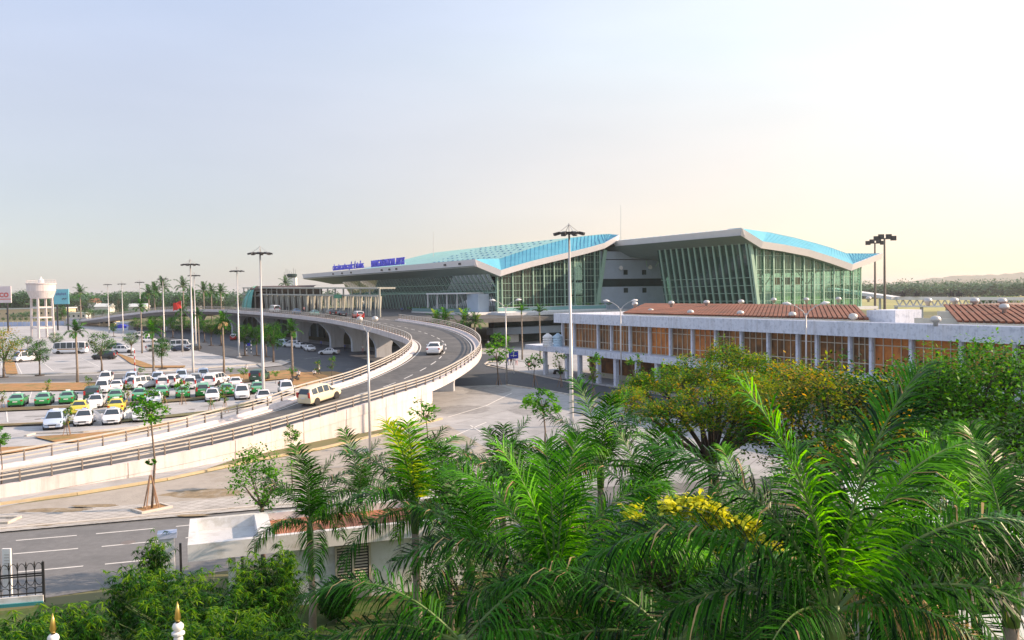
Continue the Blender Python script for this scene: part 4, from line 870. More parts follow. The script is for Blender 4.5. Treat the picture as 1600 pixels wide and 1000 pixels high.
def vehicle(name, cat, shape, body, top=None, lights=True, roof_sign=None, plate=True):
    S = SH[shape]; st = S['st']; t = thing(name, '', cat); secs = [section(s) for s in st]; K = 14; n = len(secs)
    mb = MB(); vs = [v for s in secs for v in s]
    low, up = [], []
    for i in range(n-1):
        for j in range(K):
            f = (i*K+j, i*K+(j+1) % K, (i+1)*K+(j+1) % K, (i+1)*K+j); (up if j in (3, 4, 5, 6, 7, 8, 9, 10) and j not in (3, 10) else low).append(f)
    caps = [tuple(range(K)), tuple((n-1)*K+j for j in range(K))[::-1]]
    mb.add(vs, low+caps, 0); b0 = len(mb.v); mb.f += up; mb.m += [1]*len(up)
    me = mb.mesh('body', [M[body], M[top or body]], smooth=True)
    bm = bmesh.new(); bm.from_mesh(me)
    for e in bm.edges: e.smooth = len(e.link_faces) == 2 and e.calc_face_angle(0) < R(32)
    bm.to_mesh(me); bm.free()
    child('body', me, t)
    r0, r1, w1 = S['win']       # rear glass between r0..r1, windscreen between w1..w1+1, sides between r1..w1
    def lerp(a, b, u): return tuple(a[k]+(b[k]-a[k])*u for k in range(3))
    def quad(a, b, c, d, ins, o):
        c0 = [sum(q[k] for q in (a, b, c, d))/4 for k in range(3)]
        return [tuple(c0[k]+(q[k]-c0[k])*ins+o[k] for k in range(3)) for q in (a, b, c, d)]
    def glass(nm, i0, i1, y4, o, ins=.9):
        a, b = secs[i0], secs[i1]
        # corners at belt height and roof edge on both sides
        g_ = MB().poly(quad(a[4] if a[5][2]-a[4][2] < .2 else a[4], b[6] if b[6][2] > a[6][2] else b[4], (b[8] if b[6][2] > a[6][2] else b[10]), a[10] if a[5][2]-a[4][2] < .2 else a[10], ins, o))
        return g_
    a, b = secs[r0], secs[r1]
    wr = MB().poly(quad((a[4][0], a[4][1]*.94, a[6][2]), (b[6][0], b[6][1]*1.02, b[6][2]), (b[8][0], b[8][1]*1.02, b[8][2]), (a[10][0], a[10][1]*.94, a[8][2]), .88, (-.022, 0, .012)))
    wr.obj('rear_window', M['car_glass'], t)
    a, b = secs[w1+1], secs[w1]
    MB().poly(quad((a[4][0], a[4][1]*.92, a[6][2]), (b[6][0], b[6][1]*1.04, b[6][2]), (b[8][0], b[8][1]*1.04, b[8][2]), (a[10][0], a[10][1]*.92, a[8][2]), .9, (.02, 0, .015))).obj('windscreen', M['car_glass'], t)
    for s in (1, -1):
        w_ = MB(); i4, i5 = (4, 5) if s > 0 else (10, 9)
        xs = [(r1, w1)]; A, B = secs[r1], secs[w1]; seg = 3 if shape in ('mpv', 'suv', 'van') else (5 if shape == 'bus' else 2)
        lo = [secs[i][i4] for i in range(r1, w1+1)]; hi = [secs[i][i5] for i in range(r1, w1+1)]
        def atx(L, x):
            for p, q in zip(L[:-1], L[1:]):
                if p[0] <= x <= q[0]+1e-6: return lerp(p, q, (x-p[0])/(q[0]-p[0]))
            return L[-1]
        fr_ = secs[w1+1][i4]; rr_ = secs[r0][i4]
        x0, x1 = lo[0][0]+.05, lo[-1][0]-.02
        for k in range(seg):
            xa, xb = x0+(x1-x0)*k/seg+.03, x0+(x1-x0)*(k+1)/seg-.03
            w_.poly(quad(atx(lo, xa), atx(lo, xb), atx(hi, xb), atx(hi, xa), .93, (0, s*.02, .0)))
        # front and rear quarter triangles
        w_.poly([tuple(v+o for v, o in zip(q, (0, s*.02, 0))) for q in (lerp(lo[-1], fr_, .05), lerp(lo[-1], fr_, .7), lerp(hi[-1], lo[-1], .12))])
        if shape == 'sedan': w_.poly([tuple(v+o for v, o in zip(q, (0, s*.02, 0))) for q in (lerp(lo[0], rr_, .05), lerp(lo[0], rr_, .6), lerp(hi[0], lo[0], .12))])
        w_.obj('side_window', M['car_glass'], t, fix=False)
        xm = st[w1+1][0]-.15; MB().box((xm-.1, s*(S['W']+.10), st[w1][2]+.08), (.12, .2, .14)).obj('mirror', M[body], t)
    ty, rim = tyre(); sc = {'suv': 1.18, 'van': 1.08, 'bus': 1.3}.get(shape, 1.0)
    for x in S['ax']:
        for s in (1, -1):
            w_ = child('wheel', ty, t, (x, s*(S['W']-.09), .315*sc), (R(90), 0, 0), (sc, sc, sc)); child('rim', rim, w_, (0, 0, 0))
            # dark arch
            MB().lathe([(.385*sc, 0), (.385*sc, .012)], 16).obj('wheel_arch', M['black'], t).matrix_local = Matrix.Translation((x, s*(S['W']*.995)+(-.006), .33*sc)) @ Matrix.Rotation(R(90), 4, 'X')
    fx = st[-2][0]; fz = st[-2][2]; rx_ = st[1][0]
    for s in (1, -1):
        MB().add([(fx+.035, s*.42, fz-.02), (fx+.03, s*.68, fz), (fx-.22, s*.80, fz+.13), (fx-.18, s*.50, fz+.13), (fx+.04, s*.45, fz-.14), (fx+.03, s*.70, fz-.10), (fx-.15, s*.81, fz)], [(0, 1, 2, 3), (0, 4, 5, 1), (1, 5, 6, 2)]).obj('headlight', M['lens'], t)
        zr_ = st[1][2]; hb = .5 if shape in ('mpv', 'suv', 'van', 'bus') else .16
        MB().box((rx_-.045 if shape != 'van' else rx_-.03, s*(S['W']-.17), zr_-.1+(hb/4 if hb > .3 else -.03)), (.10, .22, hb)).obj('tail_light', M['red_lens'], t)
    MB().box((fx+.06, 0, fz-.14), (.06, .72, .12)).obj('grille', M['black'], t)
    MB().box((fx+.09, 0, fz-.30), (.02, .50, .11)).obj('licence_plate', M['white'], t); MB().box((rx_-.13, 0, st[1][2]-.25), (.02, .50, .11)).obj('licence_plate', M['white'], t)
    MB().box((0, 0, .22), (S['L']*.9, S['W']*1.8, .12)).obj('underbody', M['black'], t)
    if roof_sign:
        MB().extr([(-.12, -.26, S['H']-.0), (.12, -.26, S['H']-.0), (.06, -.22, S['H']+.16), (-.06, -.22, S['H']+.16)], (0, .48, 0)).obj('roof_sign', M[roof_sign], t)
    return t
protos = {}
def proto(key):
    if key in protos: return protos[key], True
    spec = {'taxi_white': ('taxi', 'taxi', 'sedan', 'p_white', None, 'p_silver'), 'taxi_mpv': ('taxi', 'taxi', 'mpv', 'p_silver', None, 'p_white'), 'mpv_white': ('taxi', 'taxi', 'mpv', 'p_white', None, 'p_white'),
            'taxi_green': ('taxi', 'taxi', 'sedan', 'p_green', 'p_green_top', 'p_white'), 'mpv_green': ('taxi', 'taxi', 'mpv', 'p_green', 'p_green_top', 'p_white'), 'taxi_yellow': ('taxi', 'taxi', 'sedan', 'p_yellow', None, 'p_white'),
            'suv_black': ('parked_suv', 'suv', 'suv', 'p_black', None, None), 'suv_white': ('parked_suv', 'suv', 'suv', 'p_white', None, None), 'suv_dkgreen': ('parked_suv', 'suv', 'suv', 'p_dkgreen', None, None), 'suv_redwhite': ('parked_suv', 'suv', 'suv', 'p_red', 'p_white', None),
            'car_white': ('parked_car', 'car', 'sedan', 'p_white', None, None), 'car_navy': ('parked_car', 'car', 'sedan', 'p_navy', None, None), 'car_black': ('parked_car', 'car', 'sedan', 'p_black', None, None), 'car_blue': ('parked_car', 'car', 'sedan', 'p_blue', None, None), 'car_lgreen': ('parked_car', 'car', 'sedan', 'p_lgreen', None, None),
            'van_white': ('parked_van', 'van', 'van', 'p_white', None, None), 'van_cream': ('moving_van', 'van', 'mpv', 'p_cream', None, None), 'bus': ('minibus', 'minibus', 'bus', 'p_white', None, None), 'mpv_grey': ('parked_car', 'car', 'mpv', 'p_grey', None, None)}[key]
    protos[key] = vehicle(spec[0], spec[1], spec[2], spec[3], spec[4], roof_sign=spec[5]); return protos[key], False
def put(key, px_, py_, head, lab, group=None, z=0., pos=None, pitch=0):
    p, used = proto(key); o = copy_tree(p) if used else p
    P = at(px_, py_, z) if pos is None else pos; L = {'bus': 3.3}.get(key, 2.0)
    a = R(head); o.location = P; 
    if pos is None:
        k = 1+(1.9 if abs(math.sin(a)) > .6 else .8)/P.y; o.location = (P.x*k, P.y*k, P.z)
    o.rotation_euler = (0, -pitch, a); o['label'] = lab
    if group: o['group'] = group
    return o
F_, B_ = -71, 110
TG = 'taxis waiting in rows in the car park'
for args in [
 ('taxi_mpv', 88, 672, F_, 'pale blue taxi facing out, leftmost of the front row'), ('taxi_white', 133, 666.5, F_, 'white taxi in the front row with its side door open'), ('taxi_white', 177, 664.5, F_, 'white taxi in the front row directly before a yellow one'), ('taxi_white', 222, 660, F_, 'white taxi behind the lone roadside tree with its left door open'),
 ('taxi_yellow', 126, 649, B_, 'yellow taxi behind the white one with the open door'), ('taxi_yellow', 183, 646, B_, 'yellow taxi, right one of the two yellow ones'),
 ('taxi_white', 151, 638.5, F_, 'white taxi facing out just above the gap between the two yellow ones'), ('taxi_white', 242, 633.5, F_, 'white taxi facing out above the lone tree crown'), ('taxi_white', 332, 628, F_, 'white taxi alone at the row end behind a bare sapling'), ('mpv_white', 378, 625, F_, 'white people carrier beside the overpass rail, right of the bare sapling'),
 ('taxi_green', 29, 636.5, B_, 'green taxi seen from behind, leftmost of the green ones'), ('taxi_green', 70, 634.5, B_, 'green taxi from behind partly covered by a leafy sapling'), ('taxi_green', 107, 632, B_, 'green taxi from behind, third from the left, with clear space to its right'), ('suv_dkgreen', 146, 628, B_, 'dark green car behind the front white taxi'),
 ('taxi_green', 182, 629.5, B_, 'green taxi behind a white taxi and left of the bushy sapling'), ('taxi_green', 219, 626.5, B_, 'green taxi just right of the bushy sapling'), ('taxi_green', 253, 622, B_, 'small green taxi half hidden behind a white one'), ('taxi_green', 286, 623, B_, 'green taxi behind a thin sapling stem, with pale green roof'), ('mpv_green', 317, 621, B_, 'dark green taxi behind the pale taxi at the row end'), ('taxi_green', 354, 619, B_, 'green taxi at the right end of the green row'), ('taxi_green', 402, 616, B_, 'green taxi beside the large mast near the overpass rail'),
 ('mpv_white', 161, 615.5, F_, 'white people carrier above the dark green car'), ('car_white', 183, 612, B_, 'grey white car between two white carriers'), ('mpv_white', 166, 600, F_, 'white car at the upper left corner of the taxi park'), ('taxi_mpv', 206, 601, F_, 'pale blue people carrier in the back row beside a blue motorbike'), ('mpv_white', 208, 609, B_, 'white carrier with warm lit flank before the pale blue one'), ('suv_white', 226, 609, 60, 'white car parked aslant near the row middle'),
 ('taxi_mpv', 247, 601, F_, 'pale blue carrier in the back row right of a round bush'), ('mpv_white', 255, 608, B_, 'white carrier with red rear lights below the round bush'), ('suv_white', 270, 606, 100, 'white car squeezed right of the carrier with red lights'), ('taxi_mpv', 284, 597, F_, 'pale blue carrier in the back row left of the tall mast'), ('mpv_white', 297, 609, B_, 'white carrier with orange lit side behind the thin sapling'), ('mpv_grey', 306, 604, F_, 'grey carrier beside the orange lit one'), ('taxi_mpv', 318, 595, F_, 'pale blue carrier in the back row right of the tall mast'), ('mpv_white', 326, 605, B_, 'white carrier with orange lit side, right one of the two'), ('suv_white', 340, 603, 80, 'white car at the right end of the middle row'), ('car_white', 412, 631, F_, 'white car at the foot of the big mast by the overpass rail'), ('car_white', 368, 607, B_, 'white roofed car half hidden beyond the people carrier row'),
 ('mpv_white', 447, 618, F_, 'white people carrier tucked against the overpass rail near the striped islands')]: put(*args, group=TG)
PG = None
for args in [
 ('bus', 110, 553, 185, 'white minibus with a coloured stripe parked behind a palm'), ('suv_black', 163, 562, 182, 'black jeep parked sideways between two small trees'), ('suv_white', 193, 552, 10, 'silver white car right of the black jeep'), ('car_navy', 181, 545, 170, 'dark car behind the black jeep'), ('van_white', 41, 566, -120, 'white van at the left edge of the lot beside the round tree'), ('car_navy', 37, 556, 160, 'dark car behind the white van'),
 ('suv_white', 222, 527, 20, 'white car in the far lot near the blue hoarding'), ('mpv_white', 233, 535, 15, 'white car in the far lot, nearer one of two'), ('car_white', 250, 541, 10, 'white car in the far lot left of the long van'), ('van_white', 284, 545, 5, 'long white van in front of the dark cars by the masts'), ('car_navy', 283, 549, 5, 'navy car in front of the long white van'), ('car_black', 304, 547, 80, 'black car seen from behind at the foot of the twin masts'), ('mpv_grey', 244, 549, 30, 'grey car near the standing dark figure'),
 ('suv_redwhite', 367, 532, 95, 'red and white car on the road under the overpass'), ('suv_dkgreen', 406, 597, 88, 'dark green four wheel drive beside the big mast'), ('taxi_mpv', 444, 541, -30, 'pale car parked under the overpass, leftmost'), ('mpv_white', 456, 543, 160, 'white car under the overpass behind a slender palm'), ('car_white', 470, 545, -40, 'white car under the overpass, middle one'), ('car_white', 484, 549.5, -60, 'white car under the overpass with dark windscreen, nearest of the group'), ('car_white', 514, 554.5, 175, 'white car alone in front of the flared pier')]: put(*args)
DZ = 7.45
# cars on the elevated forecourt and ramp
def on_ramp(px_, py_, s):
    best = None
    for i in range(nC-1):
        for k in range(8):
            p = off(i, s, RD)+(off(i+1, s, RD)-off(i, s, RD))*(k/8); q = p
            v = CM.transposed() @ (p-Vector((0, 0, CAMH))); X = 800+FPX*v.x/-v.z; Y = 500-FPX*v.y/-v.z
            e = (X-px_)**2+(Y-py_)**2
            if best is None or e < best[0]: best = (e, p, off(i+1, s, RD)-off(i, s, RD))
    return best[1], best[2]
def put_ramp(key, px_, py_, s, lab, back=False):
    p, d = on_ramp(px_, py_, s); a = math.degrees(math.atan2(d.y, d.x)); pt = math.atan2(d.z, d.xy.length)
    return put(key, 0, 0, a+(180 if back else 0), lab, pos=p+Vector((0, 0, .01)), pitch=pt*(-1 if back else 1))
o = put_ramp('car_white', 673, 547, -1.2, 'white saloon car driving up the curve of the overpass')
o.scale = (1.05, 1.12, 1.05)
o = put_ramp('van_cream', 500, 624, -1.7, 'cream van with dark rear window driving up the ramp'); o.scale = (.98, 1.0, 1.0)
for args in [('van_white', 429, 485, -2, 'white minivan stopped on the elevated road in front of the colonnade'), ('car_blue', 463, 487, -1, 'blue car on the elevated road right of the white minivan'), ('car_lgreen', 492, 489.5, -1, 'pale green car on the elevated road'), ('suv_black', 517, 491, -1, 'black car with white front on the elevated road'), ('car_black', 533, 491, 1.5, 'small dark car at the kerb on the elevated road'), ('suv_redwhite', 560, 494, 1, 'red and white car at the top of the ramp')]:
    k, x, y, s, lab = args; put_ramp(k, x, y, s, lab)
# orange stripe on the bus, open doors
bus = protos['bus']
for s in (1, -1): MB().box((-.3, s*1.085, 1.12), (5.6, .02, .22)).obj('stripe', M['ochre'], bus)
for i, ob in enumerate([o for o in scene.collection.objects if o.parent is None and 'open' in o.get('label', '') and o.get('category') == 'taxi']):
    s = 1 if 'side door' in ob['label'] else -1
    MB().add([(.2, 0, .35), (.2+.45, s*.75, .35), (.2+.45, s*.75, .95), (.2+.1, s*.15, 1.38), (.2, 0, 1.38)], [(0, 1, 2, 3, 4)]).obj('open_door', M['p_white'], ob, fix=False).location = (.2, s*.86, 0)
# motorbikes
def motorbike(px_, py_, rz, col, lab):
    t = thing('motorbike', lab, 'motorbike', at(px_, py_), R(rz))
    ty, rim = tyre()
    for x in (-.6, .6): w_ = child('wheel', ty, t, (x, 0, .29), (R(90), 0, 0), (.9, .9, .5)); child('rim', rim, w_)
    MB().beam((-.7, 0, .62), (.1, 0, .58), .24, .22).beam((.1, 0, .35), (.45, 0, .8), .28, .18).beam((.6, 0, .3), (.42, 0, 1.0), .06, .06).obj('body', M[col], t)
    MB().beam((-.55, 0, .76), (.05, 0, .74), .24, .1).obj('seat', M['black'], t); MB().beam((.42, -.32, 1.0), (.42, .32, 1.0), .05, .05).obj('handlebar', M['dark_metal'], t)
motorbike(190, 602, 80, 'p_silver', 'blue motorbike beside the pale blue carrier'); motorbike(872, 586, 30, 'p_black', 'dark motorbike near the ground floor columns'); motorbike(461, 596, 60, 'p_black', 'dark motorbike beside the crouching people in white')
# ------------------------------------------------------------------ people: one continuous skinned body each
def person_mesh(pose, shirt, trouser):
    if pose == 'walk': J = {'pel': (0,0,.95), 'ch': (0,.02,1.35), 'nk': (0,.03,1.5), 'hd': (0,.05,1.62), 'ht': (0,.06,1.74), 'hl': (.1,0,.9), 'kl': (.11,.18,.5), 'fl': (.11,.12,.08), 'tl': (.11,.26,.03), 'hr': (-.1,0,.9), 'kr': (-.11,-.05,.5), 'fr': (-.11,-.28,.12), 'tr': (-.11,-.16,.04), 'sl': (.2,.02,1.42), 'el': (.26,-.12,1.16), 'wl': (.25,-.05,.92), 'ml': (.25,-.02,.84), 'sr': (-.2,.02,1.42), 'er': (-.26,.1,1.16), 'wr': (-.25,.22,.95), 'mr': (-.25,.26,.88)}
    elif pose == 'crouch': J = {'pel': (0,-.1,.35), 'ch': (0,.05,.75), 'nk': (0,.1,.9), 'hd': (0,.14,1.0), 'ht': (0,.16,1.12), 'hl': (.12,-.08,.33), 'kl': (.16,.3,.5), 'fl': (.14,.08,.08), 'tl': (.14,.22,.03), 'hr': (-.12,-.08,.33), 'kr': (-.16,.3,.5), 'fr': (-.14,.08,.08), 'tr': (-.14,.22,.03), 'sl': (.2,.08,.82), 'el': (.24,.28,.62), 'wl': (.12,.42,.55), 'ml': (.08,.46,.53), 'sr': (-.2,.08,.82), 'er': (-.24,.28,.62), 'wr': (-.12,.42,.55), 'mr': (-.08,.46,.53)}
    else: J = {'pel': (0,0,.95), 'ch': (0,0,1.35), 'nk': (0,.01,1.5), 'hd': (0,.03,1.62), 'ht': (0,.03,1.74), 'hl': (.1,0,.9), 'kl': (.11,.02,.5), 'fl': (.12,-.02,.08), 'tl': (.13,.12,.03), 'hr': (-.1,0,.9), 'kr': (-.11,.02,.5), 'fr': (-.12,-.02,.08), 'tr': (-.14,.12,.03), 'sl': (.2,0,1.42), 'el': (.25,-.03,1.15), 'wl': (.24,.06,.92), 'ml': (.23,.08,.83), 'sr': (-.2,0,1.42), 'er': (-.25,-.03,1.15), 'wr': (-.22,.08,.93), 'mr': (-.2,.12,.86)}
    E = 'pel-ch ch-nk nk-hd hd-ht pel-hl hl-kl kl-fl fl-tl pel-hr hr-kr kr-fr fr-tr ch-sl sl-el el-wl wl-ml ch-sr sr-er er-wr wr-mr'.split()
    rad = {'pel': (.16,.12), 'ch': (.17,.12), 'nk': (.06,.06), 'hd': (.095,.10), 'ht': (.06,.07), 'h': (.095,.095), 'k': (.065,.065), 'f': (.045,.045), 't': (.04,.03), 's': (.075,.07), 'e': (.045,.045), 'w': (.034,.034), 'm': (.04,.025)}
    names = list(J); me = bpy.data.meshes.new('sk'); me.from_pydata([J[k] for k in names], [(names.index(a), names.index(b)) for a, b in (e.split('-') for e in E)], [])
    o = bpy.data.objects.new('sk', me); scene.collection.objects.link(o); md = o.modifiers.new('s', 'SKIN'); sv = me.skin_vertices[0].data
    for i, k in enumerate(names): sv[i].radius = rad.get(k) or rad[k[0]]; sv[i].use_root = (k == 'pel')
    sb = o.modifiers.new('u', 'SUBSURF'); sb.levels = 1; sb.render_levels = 1
    bpy.context.view_layer.update(); r = bpy.data.meshes.new_from_object(o.evaluated_get(bpy.context.evaluated_depsgraph_get())); bpy.data.objects.remove(o)
    r.materials.clear()
    for m in ('skin', shirt, trouser, 'black'): r.materials.append(M[m])
    zc = {'crouch': (.42, .88)}.get(pose, (.93, 1.48))
    for p in r.polygons:
        c = p.center; p.use_smooth = True
        if c.z > zc[1]+.16 and c.y < (.02 if pose != 'crouch' else .12): p.material_index = 3
        elif c.z > zc[1]: p.material_index = 0
        elif c.z > zc[0]: p.material_index = 1 if abs(c.x) < .25 and not (abs(c.x) > .215 and c.z < zc[0]+.2) else (1 if c.z > zc[0]+.2 else 0)
        elif c.z < .09: p.material_index = 3
        elif abs(c.x) > .19 and c.z > zc[0]-.15: p.material_index = 0
        else: p.material_index = 2
    return r
M['s_white'] = material('s_white', (.75,.75,.78), .8); M['s_dark'] = material('s_dark', (.04,.045,.06), .8); M['s_pink'] = material('s_pink', (.60,.30,.30), .8); M['s_blue'] = material('s_blue', (.08,.12,.35), .8)
pm = {}
def person(px_, py_, pose, sh, tr, rz, lab, z=0.):
    k = (pose, sh, tr)
    if k not in pm: pm[k] = person_mesh(*k)
    o = bpy.data.objects.new('person', pm[k]); scene.collection.objects.link(o); o.location = at(px_, py_, z); o.rotation_euler.z = R(rz); return tag(o, lab, 'person')
for a in [(602, 556, 'stand', 's_white', 's_dark', 20, 'person in white shirt standing right of the flared pier'), (625, 537, 'stand', 's_white', 's_dark', 0, 'person in white shirt farther back under the curve'), (555, 549, 'stand', 's_dark', 's_dark', 60, 'person in dark clothes left of the flared pier'), (539, 549, 'walk', 's_blue', 's_dark', 90, 'person in blue walking between two piers'), (529, 541, 'stand', 's_dark', 's_dark', 30, 'person in dark clothes farther back between the piers'), (567, 551, 'stand', 's_white', 's_pink', 200, 'person in pale clothes beside the pier base'), (502, 543, 'stand', 's_blue', 's_dark', 0, 'person in blue left of the second pier'),
          (467, 589, 'crouch', 's_white', 's_dark', 180, 'crouching person in white shirt near the planting island, left one'), (492, 587, 'crouch', 's_white', 's_dark', 170, 'crouching person in white shirt near the planting island, right one'), (499, 586, 'walk', 's_white', 's_dark', 120, 'walking person in white top and dark trousers near the island'), (385, 586, 'stand', 's_white', 's_dark', 0, 'person in white shirt on the planting strip between saplings'), (232, 549, 'stand', 's_dark', 's_dark', 0, 'dark clothed person standing in the far lot'),
          (826, 580, 'walk', 's_pink', 's_dark', 40, 'person in peach top walking left of the small tree'), (799, 572, 'walk', 's_dark', 's_dark', 150, 'person in dark clothes below the blue sign'), (807, 572, 'stand', 's_white', 's_pink', 0, 'person in pale clothes right of the one below the blue sign'), (793, 572, 'walk', 's_blue', 's_blue', 160, 'person in blue beside the lamp post'), (855, 585, 'stand', 's_dark', 's_dark', 0, 'dark figure by the first ground floor column'), (763, 543, 'stand', 's_white', 's_dark', 0, 'person in white on the grass right of the curve'), (456, 600, 'crouch', 's_dark', 's_dark', 90, 'person in dark clothes sitting by the motorbike')]: person(*a)
for x, s, lab in ((628, 's_blue', 'person in purple blue beside the terrace wall'), (449, 's_dark', 'person in dark clothes on the elevated road'), (475, 's_pink', 'person in pink beside the forecourt columns')):
    P = on_ramp(x, 495 if x > 600 else 486, 4.0)[0]; o = person(x, 490, 'stand', s, 's_dark', 0, lab, z=8.2); o.location = (P.x, P.y, P.z+.05) if x < 600 else o.location
    if x > 600: l = loc2(628, 487, FL); q = A0+GU*l[0]+GV*l[1]; o.location = (q.x, q.y, FL-.45)
# ------------------------------------------------------------------ signs, flag, background buildings
P = at(803, 584); t = thing('road_sign', 'square blue sign with a white cross shaped symbol on a post by the plaza', 'road sign', P)
zc = CAMH-(553-455.5)*P.y/FPX; wd = 15*P.y/FPX; ht = 12*P.y/FPX
MB().tube([(0, 0, 0), (0, 0, zc+.3)], .06, 8).obj('post', M['steel'], t); MB().box((0, -.09, zc), (wd, .06, ht)).obj('panel', M['blue'], t)
MB().box((0, -.135, zc-.12), (wd*.62, .02, .09)).box((0, -.135, zc), (.10, .022, ht*.55)).box((0, -.135, zc+ht*.36), (wd*.2, .02, .10)).obj('symbol', M['white'], t)
P = at(360, 567); t = thing('road_sign', 'blue square sign on two striped posts beside the lower road', 'road sign', at(389, 552))
zz = CAMH-(536-463.7)*t.location.y/FPX; MB().box((0, 0, zz), (1.1, .06, 1.2)).obj('panel', M['blue'], t)
for s in (-1, 1):
    b = MB(); b2 = MB()
    for k in range(7): (b if k % 2 else b2).box((s*.5, 0, .2+k*.4), (.13, .13, .4))
    b.obj('post', M['red_lens'] if False else M['black'], t); b2.obj('post', M['white'], t)
t = thing('striped_pole', 'thin red and white striped barrier pole left of a small tree', 'pole', at(211, 585))
b = MB(); b2 = MB()
for k in range(8): (b if k % 2 else b2).box((0, 0, .25+k*.5), (.12, .12, .5))
b.obj('red_band', M['red'], t); b2.obj('white_band', M['white'], t)
# flag
D = 190; P = atd(281, 540, D); zt = CAMH-(470-465.5)*D/FPX; t = thing('flagpole', 'flagpole with a red flag hanging before the far overpass', 'flagpole', (P.x+.6, P.y, 0))
MB().tube([(0, 0, 0), (0, 0, zt)], [.06, .04], 6).obj('pole', M['steel'], t)
vs = []; n = 10
for i in range(n+1):
    for j in range(6): u = i/n; w = j/5; vs.append((-1.9*u, .25*math.sin(u*7+w*2), zt-.1-1.6*w-.6*u*u+.15*math.sin(u*9)))
MB().add(vs, [(i*6+j, (i+1)*6+j, (i+1)*6+j+1, i*6+j+1) for i in range(n) for j in range(5)]).obj('flag', M['red'], t, smooth=True, fix=False)
# billboards
def billboard(px0, px1, y0, y1, D, mat, lab):
    a = atd(px0, y0, D); b = atd(px1, y1, D); t = thing('billboard', lab, 'billboard', ((a.x+b.x)/2, D, 0)); w = b.x-a.x; zc = (a.z+b.z)/2; h = a.z-b.z
    MB().box((0, 0, zc), (w, .5, h)).obj('panel', mat, t)
    for s in (-.35, .35): MB().box((s*w, .5, zc/2), (.5, .5, zc)).obj('post', M['dark_metal'], t)
    return t, w, h, zc
t, w, h, zc = billboard(-34, 18, 448, 473, 360, material('bb_pink', (.62,.55,.58), .6, var=.04), 'pale pink billboard with the red letters NCO at the left edge')
M['bb_red'] = material('bb_red', (.55,.03,.02), .6)
q = text_obj('letters', 'NCO', 2.5, 'bb_red', t, (w/2-.9, -.35, zc-1.0), (R(90), 0, 0), .05, align='RIGHT')
MB().box((w*.25, -.3, zc-1.9), (w*.5, .05, .25)).obj('text_line', M['bb_red'], t)
t, w, h, zc = billboard(84, 108, 452, 475, 360, material('bb_blue', (.16,.48,.58), .6, var=.15, vs=.1), 'turquoise billboard just right of the water tower tank')
for dz, ww, c in ((1.0, .7, 'p_blue'), (-1.0, .32, 'p_navy')):
    b = MB(); n = 6 if dz > 0 else 4
    for k in range(n): b.box((w*ww*(-.5+(k+.5)/n)+(0 if dz > 0 else w*.2), -.3, zc+dz+(.15 if k % 2 else 0)), (w*ww/n*.75, .06, .9 if dz > 0 else .45))
    b.obj('lettering', M[c], t)
# hoarding, sheds, houses
M['hoarding'] = material('hoarding', (.36,.45,.66), .6, var=.08, vs=.3, stain=(.50,.56,.70), sscale=.1); M['house_cream'] = material('house_cream', (.62,.50,.34), .8, var=.1); M['roof_white'] = material('roof_white', (.60,.65,.65), .5, var=.06, vs=.2); M['tile_red'] = material('tile_red', (.36,.13,.07), .8, var=.2); M['house_white'] = material('house_white', (.62,.62,.60), .8, var=.06)
def wallrun(name, lab, cat, x0, y0, x1, y1, hgt, mat, n=12):
    a = at(x0, y0); b = at(x1, y1); t = thing(name, lab, cat, a); d = b-a; pn = MB()
    for k in range(n):
        p = d*(k/n); q = d*((k+.97)/n); pn.beam(p+Vector((0, 0, hgt/2)), q+Vector((0, 0, hgt/2)), .12, hgt)
    pn.obj('panel', M[mat], t)
    for k in range(n+1): p = d*(k/n); MB().box(p+Vector((0, 0, hgt/2+.1)), (.25, .3, hgt+.2)).obj('post', M['steel'], t)
wallrun('hoarding', 'long bluish site hoarding behind the water tower legs', 'hoarding', -60, 511, 101, 508.5, 2.1, 'hoarding', 22)
wallrun('hoarding', 'bluish hoarding right of the water tower beside the ochre shed', 'hoarding', 104, 508, 146, 508, 3.2, 'hoarding', 8)
def house(x0, x1, ybase, ytop, D, wall, roofm, lab, name='house', depth=9, gable=True, cat='house', wins=4):
    a = atd(x0, ybase, D); b = atd(x1, ytop, D); w = b.x-a.x; H = b.z; t = thing(name, lab, cat, ((a.x+b.x)/2, D, 0)); hw = H*.74 if gable else H*.88
    MB().box((0, depth/2, hw/2), (w, depth, hw)).obj('wall', M[wall], t)
    if gable: MB().extr([(-w/2-.6, -.6, hw), (-w/2-.6, depth+.6, hw), (-w/2-.6, depth/2, H)], (w+1.2, 0, 0)).obj('roof', M[roofm], t)
    else: MB().box((0, depth/2, (hw+H)/2), (w+1.2, depth+1.4, H-hw)).obj('roof', M[roofm], t)
    wm = MB().box((0, 0, 0), (1.1, .1, 1.2)).mesh('window', [M['term_dark']])
    for k in range(wins): child('window', wm, t, (w*(-.5+(k+.5)/wins), -.06, hw*.55))
    return t
house(-50, 103, 497, 480, 610, 'house_cream', 'roof_white', 'long low shed with a pale flat roof behind the hoarding', 'shed', 14, False, 'shed', 14)
house(155, 178, 508, 496, 405, 'house_cream', 'tile_red', 'small ochre shed beside the blue site office', 'shed', 6, False, 'shed', 3)
house(172, 184, 490, 468, 680, 'house_cream', 'tile_red', 'orange tiled house between the trees behind the leftmost masts', wins=2)
house(137, 150, 486, 466, 740, 'house_white', 'tile_red', 'pinkish tiled house among the far left trees', wins=2)
house(148, 171, 492, 474, 660, 'house_white', 'roof_white', 'white walled house left of the orange tiled one', wins=4)
house(200, 226, 490, 474, 640, 'house_white', 'roof_white', 'white house below the far masts at the overpass end', wins=3)
house(268, 308, 480, 459, 700, 'house_white', 'roof_white', 'pale long house behind the flag and coconut palms', wins=6)
house(318, 345, 482, 463, 640, 'house_cream', 'roof_white', 'cream house left of the green glass arched end', wins=4)
